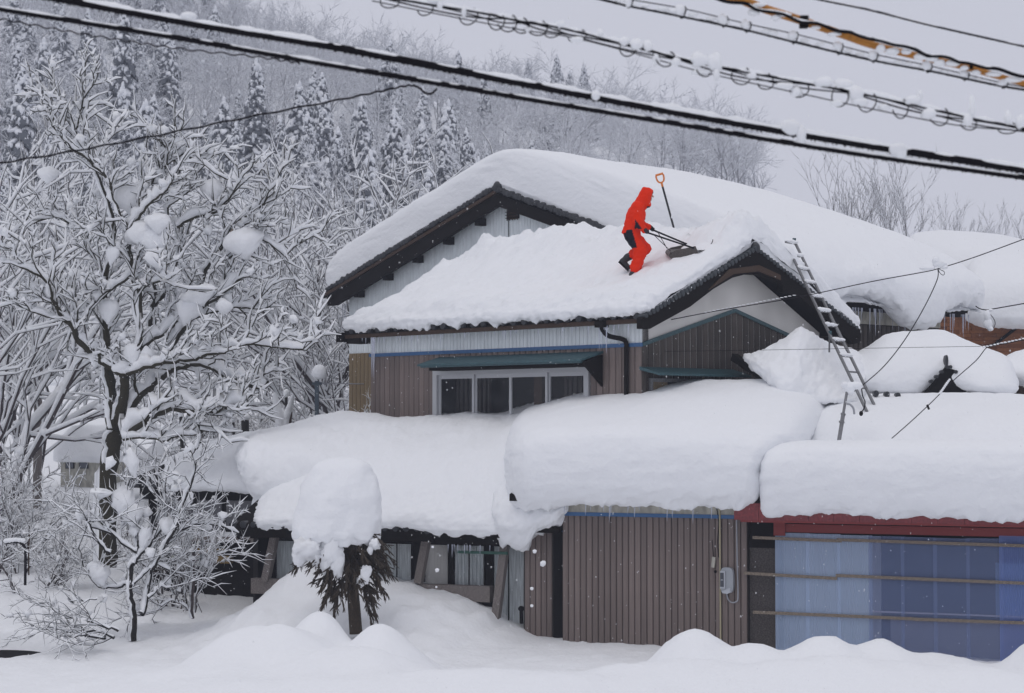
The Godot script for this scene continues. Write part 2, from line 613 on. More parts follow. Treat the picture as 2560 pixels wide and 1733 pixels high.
func make_ground() -> void:
	for b in BANKS:
		var p := at(b[0], b[1], b[2])
		banks.append({"x": p.x, "y": float(b[2]), "w": b[3], "z": b[4], "e": 0.0, "top": p.y})
	for turn in 5:             # banks overlap: settle each top at its height
		for b in banks:
			b.e = maxf(0.03, b.e + b.top - ground_height(b.x, b.y))
	var xs := []
	var ds := []
	var x := -120.0
	while x < 120.0:
		xs.append(x)
		x += 0.11 if absf(x) < 11.0 else 0.5 if absf(x) < 20.0 else 4.0 if absf(x) < 60.0 else 8.0
	var d := -30.0
	while d < 236.0:
		ds.append(d)
		d += 6.0 if d < 18.0 else 0.5 if d < 25.0 else 0.12 if d < 39.0 else 0.6 if d < 60.0 else 4.0
	var b := Mb.new()
	for dd in ds:
		for xx in xs:
			b.add(Vector3(xx, ground_height(xx, dd), -dd), Vector3.UP)
	b.grid(xs.size())
	tag(part(self, "snow_ground", b, M.snow), "deep snow over the garden, the lane and the hillside", "snow", "", "structure")
	var w := Mb.new()
	w.box(Vector3(-11.2, 0.5, -37.9), Vector3(-7.9, 0.98, -34.6))
	tag(part(self, "stream_water", w, M.black), "dark stream showing in a cut through the snow, far left", "stream", "", "structure")

# ---------- the farmhouse with the man on its roof ----------
var board_mesh: ArrayMesh
var tile_mesh: ArrayMesh
var icicle_mesh: ArrayMesh

func make_shared() -> void:
	var b := Mb.new()                      # one vertical siding board, 1 x 1 x 1: a swelling between two grooves
	var xs := [-0.5, -0.47, -0.36, -0.1, 0.14, 0.2, 0.38, 0.47, 0.5]
	var zs := [0.0, 0.55, 0.92, 1.0, 1.0, 0.72, 0.85, 0.55, 0.0]
	for y in 2:
		for k in xs.size():
			b.add(Vector3(xs[k], y, zs[k]), Vector3.BACK)
	b.grid(xs.size())
	board_mesh = b.mesh()
	b = Mb.new()                           # the round end of a roof tile, looking out along z
	for ring in [[0.0, 0.06], [0.065, 0.06], [0.085, 0.045], [0.085, 0.0], [0.08, -0.3]]:
		for j in 11:
			var a := TAU * j / 10
			b.add(Vector3(cos(a) * ring[0], sin(a) * ring[0], ring[1]), Vector3.BACK)
	b.grid(11)
	tile_mesh = b.mesh()
	b = Mb.new()
	b.tube(pl([Vector3(0, 0, 0), Vector3(0.002, -0.3, 0), Vector3(-0.002, -0.7, 0.002), Vector3(0, -1, 0)]), PackedFloat32Array([0.018, 0.012, 0.007, 0.001]), 6)
	icicle_mesh = b.mesh()

func boards(o: Node, mats: Array, t: Transform3D, a0: float, a1: float, pitch: float, lo: Callable, hi: Callable, deep := 0.03) -> void:
	var k := maxi(1, roundi((a1 - a0) / pitch))
	var w := (a1 - a0) / k
	for i in k:
		var a := a0 + (i + 0.5) * w
		var y0: float = lo.call(a)
		var y1: float = hi.call(a)
		if y1 > y0:
			put(o, "siding_board", board_mesh, mats[rng.randi() % mats.size()], t * Transform3D(Basis.from_scale(Vector3(w * 0.91, y1 - y0, deep)), Vector3(a, y0, 0)))

func icicles(o: Node, a: Vector3, b: Vector3, count: int, longest: float) -> void:
	for k in count:
		var l := longest * pow(rng.randf(), 1.6) + 0.06
		var w := 0.5 + l
		put(o, "icicle", icicle_mesh, M.ice, Transform3D(Basis.from_scale(Vector3(w, l, w)), a.lerp(b, rng.randf())))

func make_farmhouse() -> void:
	make_shared()
	var o := thing("farmhouse", "two storey farmhouse with white metal gable, brown siding and snow-buried tiled roofs", "house", U)
	var b := Mb.new()
	# main gable wall: narrow white ribbed metal under the roof, ochre boards below
	b.box(Vector3(-14.95, 6.0, -5.15), Vector3(-3.2, 8.4, -4.98))
	b.prism(PackedVector2Array([Vector2(-14.95, 8.4), Vector2(-3.2, 8.4), Vector2(-3.2, 8.6), Vector2(-8.96, 10.5), Vector2(-14.95, 8.55)]), -5.15, -4.98)
	part(o, "gable_wall", b, M.white_back)
	b = Mb.new()
	var a := -14.95
	while a < -3.3:
		var top := 10.5 - absf(a + 0.045 + 8.96) * (0.325 if a < -8.96 else 0.33)
		b.box(Vector3(a, 7.0, -4.98), Vector3(a + 0.088, top, -4.955))
		a += 0.098
	tag(part(o, "wall_ribs", b, M.white_metal), "", "", "", "stuff")
	boxy(o, "wall_seam", M.black, hit(U, 1272, 640, -4.95) + Vector3(-0.008, 0, -0.01), hit(U, 1272, 500, -4.95) + Vector3(0.008, 0, 0.01))
	boards(o, [M.ochre], Transform3D(Basis.IDENTITY, Vector3(0, 0, -4.96)), -14.95, -7.8, 0.16, func(_a): return 3.6, func(_a): return 7.0)
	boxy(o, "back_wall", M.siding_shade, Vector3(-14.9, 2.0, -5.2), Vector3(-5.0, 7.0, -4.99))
	# gable vent: dark louvred grille
	var vc := hit(U, 1284, 537, -4.95)
	var v := boxy(o, "gable_vent", M.black, vc + Vector3(-0.2, -0.1, 0), vc + Vector3(0.2, 0.1, 0.03))
	for k in 9:
		boxy(v, "slat", M.brown_wood, vc + Vector3(-0.19 + k * 0.044, -0.13 + 0.02 * (k % 2), 0.03), vc + Vector3(-0.168 + k * 0.044, 0.13 - 0.02 * (k % 3), 0.05))
	for k in 3:
		boxy(v, "rail", M.dark_wood, vc + Vector3(-0.22, -0.08 + k * 0.07, 0.05), vc + Vector3(0.22, -0.065 + k * 0.07, 0.062))
	# main roof: two tiled slopes
	b = Mb.new()
	b.prism(PackedVector2Array([Vector2(-8.96, 10.62), Vector2(-15.35, 8.52), Vector2(-15.35, 8.42), Vector2(-8.96, 10.52)]), -11.4, -4.7)
	b.prism(PackedVector2Array([Vector2(-8.96, 10.62), Vector2(-8.96, 10.46), Vector2(-0.6, 7.7), Vector2(-0.6, 7.86)]), -11.4, -4.7)
	part(o, "main_roof", b, M.dark_wood)
	b = Mb.new()
	b.prism(PackedVector2Array([Vector2(-15.42, 8.52), Vector2(-15.42, 8.24), Vector2(-15.1, 8.24), Vector2(-8.96, 10.3), Vector2(-8.96, 10.58)]), -4.72, -4.6)
	part(o, "verge_board", b, M.dark_wood)
	b = Mb.new()
	b.prism(PackedVector2Array([Vector2(-8.955, 10.58), Vector2(-8.955, 10.3), Vector2(-4.4, 8.8), Vector2(-4.4, 9.08)]), -4.72, -4.6)
	part(o, "verge_board", b, M.dark_wood)
	b = Mb.new()
	b.prism(PackedVector2Array([Vector2(-15.45, 8.57), Vector2(-15.45, 8.49), Vector2(-8.96, 10.6), Vector2(-8.96, 10.68)]), -4.72, -4.55)
	part(o, "verge_cap", b, M.brown_wood)
	for k in 5:
		var x := -14.4 + k * 1.15
		boxy(o, "bracket", M.dark_wood, Vector3(x - 0.07, 8.36 + (x + 14.95) * 0.325 - 0.12, -4.95), Vector3(x + 0.09, 8.36 + (x + 14.95) * 0.325 + 0.06, -4.72))
	for k in 58:
		var x := -15.4 + k * 0.1115
		put(o, "verge_tile", tile_mesh, M.tile, Transform3D(Basis(Vector3.BACK, rng.randf_range(-0.3, 0.3)).scaled(Vector3.ONE * rng.randf_range(0.6, 0.95)), Vector3(x, 8.64 + (x + 15.4) * 0.327 + rng.randf() * 0.03, -4.58)))
	for k in 36:
		var x := -8.85 + k * 0.105
		put(o, "verge_tile", tile_mesh, M.tile, Transform3D(Basis.from_scale(Vector3.ONE * rng.randf_range(0.6, 0.95)), Vector3(x, 10.68 - (x + 8.96) * 0.332 + rng.randf() * 0.04, -4.58)))
	b = Mb.new()
	b.blob(Vector3(-8.96, 10.74, -4.62), Vector3(0.15, 0.15, 0.1), nz, 0.2)
	part(o, "ridge_end_tile", b, M.tile)
	# left eave bits under the verge
	boxy(o, "gutter", M.dark_wood, Vector3(-15.62, 8.44, -11.0), Vector3(-15.42, 8.5, -4.6))
	# right eave of the main roof: tiles, soffit, white band, dark boarded wall
	for k in 24:
		put(o, "eave_tile", tile_mesh, M.tile, Transform3D(Basis(Vector3.UP, PI / 2), Vector3(-0.62, 7.86, -5.2 - k * 0.265)))
	boxy(o, "eave_board", M.dark_wood, Vector3(-0.9, 7.62, -11.4), Vector3(-0.66, 7.78, -5.0))
	boxy(o, "end_wall", M.cream, Vector3(-1.5, 7.38, -11.2), Vector3(-1.2, 7.84, -5.3))
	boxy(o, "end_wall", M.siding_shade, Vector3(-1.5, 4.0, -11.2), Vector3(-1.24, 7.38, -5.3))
	boards(o, M.old_siding, Transform3D(Basis(Vector3.UP, PI / 2), Vector3(-1.24, 0, 0)), 5.3, 11.2, 0.17, func(_a): return 5.0, func(_a): return 7.36)
	boxy(o, "wall_seam", M.black, Vector3(-1.2, 7.39, -8.8), Vector3(-1.19, 7.8, -8.78))
	icicles(o, Vector3(-0.5, 7.66, -7.0), Vector3(-0.5, 7.66, -11.3), 60, 0.6)
	icicles(o, Vector3(-15.4, 8.3, -4.9), Vector3(-15.3, 8.3, -7.5), 22, 0.8)
	# the wing in front: walls
	b = Mb.new()
	b.box(Vector3(-7.93, 2.5, -0.2), Vector3(-5.85, 7.1, 0))
	b.box(Vector3(-1.32, 2.5, -0.2), Vector3(0, 7.1, 0))
	b.box(Vector3(-5.85, 6.32, -0.2), Vector3(-1.32, 7.1, 0))
	b.box(Vector3(-5.85, 2.5, -0.2), Vector3(-1.32, 4.7, 0))
	b.box(Vector3(-7.93, 2.5, -5.3), Vector3(-7.73, 7.1, -0.2))
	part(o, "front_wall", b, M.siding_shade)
	boards(o, M.siding, Transform3D.IDENTITY, -7.93, -5.85, 0.162, func(_a): return 4.7, func(_a): return 6.64)
	boards(o, M.siding, Transform3D.IDENTITY, -1.32, 0.02, 0.162, func(_a): return 4.7, func(_a): return 6.64, 0.03)
	boards(o, M.siding, Transform3D.IDENTITY, -5.85, -1.32, 0.162, func(_a): return 6.32, func(_a): return 6.64)
	boxy(o, "upper_wall", M.white_back, Vector3(-7.92, 6.69, 0.0), Vector3(0.02, 7.1, 0.004))
	b = Mb.new()
	a = -7.93
	while a < 0.0:
		b.box(Vector3(a, 6.69, 0), Vector3(minf(a + 0.094, 0.03), 7.18, 0.022))
		a += 0.104
	tag(part(o, "wall_ribs", b, M.white_metal), "", "", "", "stuff")
	boxy(o, "blue_trim", M.blue_trim, Vector3(-7.95, 6.63, 0.0), Vector3(0.04, 6.7, 0.05))
	# gable side of the wing: plaster above a gabled field of brown boards
	var ui := U.affine_inverse()
	var st := ui * S
	b = Mb.new()
	b.prism(PackedVector2Array([Vector2(0, 2.5), Vector2(5.27, 2.5), Vector2(5.27, 7.05), Vector2(2.64, 8.42), Vector2(0, 7.05)]), -0.2, 0, st)
	part(o, "side_wall", b, M.plaster)
	var field := func(x): return 6.66 + x * 0.285 if x < 2.62 else 7.4 - (x - 2.62) * 0.285
	boards(o, M.old_siding, st, 0.0, 4.4, 0.17, func(_a): return 4.6, field, 0.024)
	for k in 2:
		b = Mb.new()
		b.bar(st * Vector3(0.0 if k == 0 else 2.62, 6.67 if k == 0 else 7.4, 0.02), st * Vector3(2.62 if k == 0 else 4.5, 7.4 if k == 0 else 6.9, 0.02), 0.06, 0.07)
		part(o, "teal_trim", b, M.teal)
	# wing roof and its arched gable board
	var ws := Transform3D(st.basis, Vector3.ZERO)
	b = Mb.new()
	b.prism(PackedVector2Array([Vector2(-0.28, 7.19), Vector2(2.75, 8.56), Vector2(5.85, 7.15), Vector2(5.85, 7.0), Vector2(2.75, 8.4), Vector2(-0.28, 7.05)]), -8.5, 0.42, ws)
	part(o, "wing_roof", b, M.dark_wood)
	var outer := [Vector2(-0.5, 7.12), Vector2(-0.5, 6.93), Vector2(-0.3, 6.93)]
	var arch := [Vector2(0.8, 7.38), Vector2(1.45, 7.74), Vector2(2.0, 7.98), Vector2(2.4, 8.07), Vector2(2.75, 8.08), Vector2(3.1, 8.03), Vector2(3.5, 7.9), Vector2(3.5, 7.78), Vector2(3.95, 7.74), Vector2(4.6, 7.42), Vector2(5.3, 7.05), Vector2(5.75, 6.82)]
	b = Mb.new()
	b.prism(PackedVector2Array(outer + arch + [Vector2(5.98, 6.86), Vector2(5.98, 7.12), Vector2(2.75, 8.6)]), 0.36, 0.5, ws)
	part(o, "arched_gable_board", b, M.dark_wood)
	b = Mb.new()
	b.prism(PackedVector2Array([Vector2(1.3, 7.72), Vector2(2.0, 8.05), Vector2(2.75, 8.14), Vector2(3.4, 8.0), Vector2(3.4, 8.1), Vector2(2.75, 8.26), Vector2(1.9, 8.14)]), 0.5, 0.54, ws)
	part(o, "arch_moulding", b, M.brown_wood)
	for k in 32:
		var x := -0.4 + k * 0.1
		put(o, "verge_tile", tile_mesh, M.slate_tile, ws * Transform3D(Basis.from_scale(Vector3(0.55, rng.randf_range(0.4, 0.75), 0.5)), Vector3(x, 7.16 + (x + 0.42) * 0.455, 0.49)))
	for k in 31:
		var x := 2.85 + k * 0.1
		put(o, "verge_tile", tile_mesh, M.slate_tile, ws * Transform3D(Basis.from_scale(Vector3(0.55, rng.randf_range(0.4, 0.75), 0.5)), Vector3(x, 8.57 - (x - 2.75) * 0.455, 0.49)))
	b = Mb.new()
	b.blob(ws * Vector3(2.75, 8.6, 0.44), Vector3(0.1, 0.12, 0.09), nz, 0.2)
	part(o, "ridge_end_tile", b, M.tile)
	boxy(o, "corner_bracket", M.dark_wood, Vector3(0, 6.72, -5.35), Vector3(0.4, 6.95, -5.15))
	for k in 29:
		put(o, "eave_tile", tile_mesh, M.tile, Transform3D(Basis.from_scale(Vector3(1, 1, 1) * rng.randf_range(0.8, 1.05)), Vector3(-8.2 + k * 0.3, 7.2, 0.3)))
	b = Mb.new()
	b.bar(Vector3(-8.45, 7.07, 0.26), Vector3(0.45, 7.09, 0.26), 0.1, 0.08)
	part(o, "gutter", b, M.brown_wood)
	boxy(o, "soffit_beam", M.dark_wood, Vector3(-8.4, 6.92, -0.1), Vector3(-7.95, 7.06, 0.3))
	boxy(o, "verge_board", M.dark_wood, Vector3(-8.56, 6.96, -2.0), Vector3(-8.46, 7.16, 0.46))
	stick(o, "downpipe", M.dark_wood, spline(pl([Vector3(-0.72, 7.04, 0.3), Vector3(-0.72, 6.95, 0.28), Vector3(-0.62, 6.84, 0.22), Vector3(-0.38, 6.78, 0.12), Vector3(-0.3, 6.7, 0.09), Vector3(-0.3, 6.4, 0.09), Vector3(-0.3, 4.6, 0.09)]), 18), 0.045)
	boxy(o, "pipe_hopper", M.dark_wood, Vector3(-0.82, 7.0, 0.24), Vector3(-0.6, 7.12, 0.4))
	icicles(o, Vector3(-8.3, 7.03, 0.29), Vector3(0.2, 7.03, 0.29), 40, 0.22)
	icicles(o, Vector3(-7.6, 7.03, 0.29), Vector3(-7.2, 7.03, 0.29), 3, 0.9)
	icicles(o, Vector3(-0.8, 7.03, 0.29), Vector3(-0.5, 7.03, 0.29), 6, 0.5)
	# awning over the big window
	b = Mb.new()
	b.prism(PackedVector2Array([Vector2(0.0, 6.58), Vector2(0.62, 6.41), Vector2(0.62, 6.37), Vector2(0.0, 6.54)]), -5.68, -0.95, Transform3D(Basis(Vector3.BACK, Vector3.UP, Vector3.RIGHT), Vector3.ZERO))
	part(o, "awning", b, M.teal)
	b = Mb.new()
	b.box(Vector3(-5.6, 6.34, 0.5), Vector3(-1.0, 6.38, 0.6))
	part(o, "awning_edge", b, M.teal)
	boxy(o, "awning_beam", M.dark_wood, Vector3(-5.5, 6.28, 0.05), Vector3(-1.05, 6.36, 0.45))
	b = Mb.new()
	b.prism(PackedVector2Array([Vector2(0.02, 6.5), Vector2(0.55, 6.36), Vector2(0.5, 6.3), Vector2(0.02, 5.9)]), -1.02, -0.98, Transform3D(Basis(Vector3.BACK, Vector3.UP, Vector3.RIGHT), Vector3.ZERO))
	part(o, "awning_bracket", b, M.dark_wood)
	# big window: four sliding sashes over a dark room
	var w := Node3D.new()
	w.name = "window"
	o.add_child(w)
	b = Mb.new()
	b.box(Vector3(-5.85, 6.2, -0.05), Vector3(-1.32, 6.32, 0.06))
	b.box(Vector3(-5.85, 4.6, -0.05), Vector3(-5.72, 6.2, 0.06))
	b.box(Vector3(-1.45, 4.6, -0.05), Vector3(-1.32, 6.2, 0.06))
	b.box(Vector3(-5.85, 4.55, -0.05), Vector3(-1.32, 4.66, 0.06))
	part(w, "frame", b, M.alloy)
	for k in 4:
		var x0 := -5.72 + k * 1.0675
		var z := -0.02 if k % 2 == 0 else -0.055
		b = Mb.new()
		b.box(Vector3(x0, 4.66, z - 0.012), Vector3(x0 + 0.06, 6.2, z + 0.018))
		b.box(Vector3(x0 + 1.02, 4.66, z - 0.012), Vector3(x0 + 1.08, 6.2, z + 0.018))
		b.box(Vector3(x0 + 0.06, 6.12, z - 0.012), Vector3(x0 + 1.02, 6.2, z + 0.018))
		part(w, "sash", b, M.alloy)
		boxy(w, "pane", M.glass, Vector3(x0 + 0.06, 4.66, z - 0.002), Vector3(x0 + 1.02, 6.12, z + 0.002))
	b = Mb.new()
	b.box(Vector3(-5.9, 4.5, -2.2), Vector3(-1.25, 6.5, -2.1))
	b.box(Vector3(-5.95, 4.5, -2.2), Vector3(-5.86, 6.5, -0.2))
	b.box(Vector3(-1.3, 4.5, -2.2), Vector3(-1.22, 6.5, -0.2))
	b.box(Vector3(-5.9, 4.4, -2.2), Vector3(-1.25, 4.5, -0.2))
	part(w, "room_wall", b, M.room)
	b = Mb.new()
	for k in 14:
		b.box(Vector3(-5.7 + k * 0.07, 4.5, -0.5 - 0.05 * (k % 2)), Vector3(-5.64 + k * 0.07, 6.2, -0.46 - 0.05 * (k % 2)))
		b.box(Vector3(-2.5 + k * 0.07, 4.5, -0.5 - 0.05 * (k % 2)), Vector3(-2.44 + k * 0.07, 6.2, -0.46 - 0.05 * (k % 2)))
	part(w, "curtain", b, mat(0.06, 0.055, 0.053, 0.95))
	boxy(w, "room_post", M.brown_wood, Vector3(-3.35, 4.5, -0.6), Vector3(-3.13, 6.3, -0.45))
	# small window and its little roof on the gable side
	b = Mb.new()
	b.prism(PackedVector2Array([Vector2(0.0, 6.26), Vector2(0.5, 6.13), Vector2(0.5, 6.09), Vector2(0.0, 6.2)]), -0.05, 2.55, st * Transform3D(Basis(Vector3.BACK, Vector3.UP, Vector3.LEFT), Vector3(2.5, 0, 0)))
	part(o, "awning", b, M.teal)
	w = Node3D.new()
	w.name = "window_001"
	o.add_child(w)
	w.transform = st
	b = Mb.new()
	b.box(Vector3(0.18, 5.98, 0.02), Vector3(2.0, 6.05, 0.08))
	for x in [0.18, 1.14, 1.94]:
		b.box(Vector3(x, 4.9, 0.02), Vector3(x + 0.06, 5.98, 0.08))
	part(w, "frame", b, M.steel)
	boxy(w, "pane", M.glass, Vector3(0.24, 4.9, 0.045), Vector3(1.14, 5.98, 0.05))
	boxy(w, "pane", M.glass, Vector3(1.2, 4.9, 0.055), Vector3(1.94, 5.98, 0.06))
	boxy(w, "inner_board", M.ochre, Vector3(0.24, 4.9, 0.026), Vector3(0.68, 5.98, 0.034))
	boxy(w, "inner_dark", M.black, Vector3(0.68, 4.9, 0.026), Vector3(1.94, 5.98, 0.034))
	boxy(w, "rail", M.black, Vector3(0.1, 5.66, 0.08), Vector3(1.2, 5.72, 0.12))
	stick(o, "bent_pole", M.pale_wood, pl([st * Vector3(1.4, 6.1, 0.3), st * Vector3(1.3, 5.8, 0.3), st * Vector3(1.05, 5.5, 0.3)]), 0.018, 6)
	# porch roof on the gable side, its dark eave corner under the heap
	b = Mb.new()
	b.bar(st * Vector3(2.5, 6.28, 0.7), st * Vector3(4.6, 6.3, 0.7), 0.5, 0.18)
	b.bar(ui * at(1835, 893, 38.2), ui * at(1925, 952, 37.2), 0.12, 0.14)
	part(o, "porch_eave", b, M.dark_wood)

func make_roof_snow() -> void:
	var ui := U.affine_inverse()
	# main roof: over both slopes, front verge to back verge
	var secs := []
	for q in [[-4.6, 0.0, 0.0, 0.0], [-5.2, 0.0, 0.0, 0.04], [-6.4, 0.06, -0.1, 0.04], [-7.6, 0.16, -0.1, 0.0], [-8.5, 0.2, 0.4, 0.0], [-9.3, 0.25, 0.45, 0.0], [-9.8, 0.2, 0.12, 0.0], [-10.4, 0.12, -0.06, -0.05], [-11.1, 0.06, -0.1, -0.08], [-11.55, 0.0, -0.06, -0.1]]:
		var z: float = q[0]
		var out: float = q[1]
		var low: float = q[2]
		var up: float = q[3]
		var p := PackedVector3Array()
		for e in [[-14.6, 8.85], [-15.2, 8.62], [-15.45, 8.66], [-15.62, 8.9], [-15.6, 9.25], [-15.3, 9.58], [-14.6, 9.9], [-13.0, 10.42], [-11.2, 11.0], [-9.8, 11.45], [-8.96, 11.62], [-8.0, 11.52], [-6.0, 10.95], [-4.0, 10.3], [-2.4, 9.72], [-1.4, 9.3], [-0.7, 8.9]]:
			p.append(U * Vector3(e[0], e[1] + up * (1.0 if e[0] > -11.0 else 0.0), z))
		for e in [[-0.25 + out, 8.4 - low * 0.3], [-0.17 + out, 8.02 - low * 0.7], [-0.28 + out, 7.82 - low], [-0.55 + out * 0.5, 7.78 - low], [-0.95, 7.95], [-8.96, 10.65]]:
			p.append(U * Vector3(e[0], e[1], z))
		p.reverse()
		secs.append(p)
	roof_snow("main_roof_snow", "deep smooth snow blanket over the big farmhouse roof, highest in the picture", snow_body(secs, 0.075, 130, Vector2(0.34, 0.26), 0.035, 0.16, 0.3, 0.012, func(p):
		var e: Vector3 = ui * p
		e.x = clampf(e.x, -15.3, -0.7)
		e.y = 10.86 + (e.x + 8.96) * (0.33 if e.x < -8.96 else -0.345)
		return U * e))
	# wing roof: thinner, trodden and shovelled; crest heights from left to right
	secs = []
	for q in [[-8.45, -0.3, -0.34, 0.0], [-8.1, 0.0, -0.1, 0.0], [-7.6, 0.05, 0.1, 0.0], [-6.9, 0.06, 0.28, 0.05], [-6.0, 0.1, 0.32, 0.1], [-4.9, 0.12, 0.42, 0.1], [-3.6, 0.1, 0.32, 0.05], [-2.4, 0.06, 0.28, 0.05], [-1.6, 0.06, 0.12, 0.0], [-0.8, 0.08, 0.08, 0.0], [-0.2, 0.08, 0.26, 0.06], [0.2, 0.02, 0.12, 0.1], [0.44, -0.06, -0.12, 0.05]]:
		var a: float = q[0]
		var p := PackedVector3Array()
		for e in [[0.1, 7.26], [0.28, 7.2], [0.4, 7.22], [0.44, 7.34], [0.34, 7.47], [0.12, 7.62 + q[1]], [-0.5, 7.88 + q[1]], [-1.3, 8.26 + q[1]], [-2.1, 8.66 + q[1] * 0.5 + q[2] * 0.5], [-2.6, 8.9 + q[2]], [-3.0, 8.92 + q[2]], [-3.6, 8.7 + q[2] * 0.6], [-4.6, 8.14 + q[3]], [-5.5, 7.7], [-6.0, 7.4], [-6.05, 7.2], [-5.8, 7.12], [-2.75, 8.56]]:
			p.append(U * Vector3(a, e[1], e[0]))
		secs.append(p)
	var b := snow_body(secs, 0.05, 110, Vector2(0.2, 0.12), 0.06, 0.12, 0.16, 0.035, func(p):
		var e: Vector3 = ui * p
		e.z = clampf(e.z, -5.8, 0.26)
		e.y = 8.7 - absf(e.z + 2.75) * 0.47
		return U * e)
	for k in b.v.size():                  # furrows left by the snow pusher, footprints, crumbled crest
		var p := ui * b.v[k]
		if p.y > 7.55:
			var along_ := p.x * 0.8 - p.z * 0.75
			p.y += 0.085 * nz.get_noise_2d(along_ * 0.35, (p.z + p.x * 0.55) * 2.6) + 0.03 * nf.get_noise_2d(along_ * 0.6, (p.z + p.x * 0.55) * 3.0) + 0.02 * nf.get_noise_3dv(p * 1.6)
			if p.z < -2.0 and p.z > -3.6:
				p.y += 0.14 * maxf(0.0, nf.get_noise_2d(p.x * 1.6, p.z * 1.2)) + 0.1 * maxf(0.0, nz.get_noise_2d(p.x * 2.0, 3.0))
			for q in [[-7.9, -1.9, 0.2, 0.35], [-7.2, -2.6, 0.2, 0.3], [-0.5, -2.2, 0.12, 0.5], [0.0, -2.7, 0.16, 0.4], [0.25, -3.1, 0.16, 0.45], [0.25, -3.8, 0.16, 0.5], [0.2, -4.6, 0.12, 0.6]]:   # thrown-up heaps on the crest
				var e: float = Vector2(p.x - q[0], p.z - q[1]).length() / q[3]
				if e < 1.5:
					p.y += q[2] * exp(-e * e * 2.0) * (1.0 + 0.9 * nf.get_noise_3dv(p * 1.7))
			var foot := Vector2((p.x + 1.75) / 0.5, (p.z + 0.5) / 0.25).length()
			p.y -= 0.12 * maxf(0.0, 1.0 - foot) * (1.0 + nf.get_noise_3dv(p * 4.0))
		b.v[k] = U * p
	b.smooth()
	roof_snow("wing_roof_snow", "trodden half-cleared snow on the wing roof where the man in red walks", b)

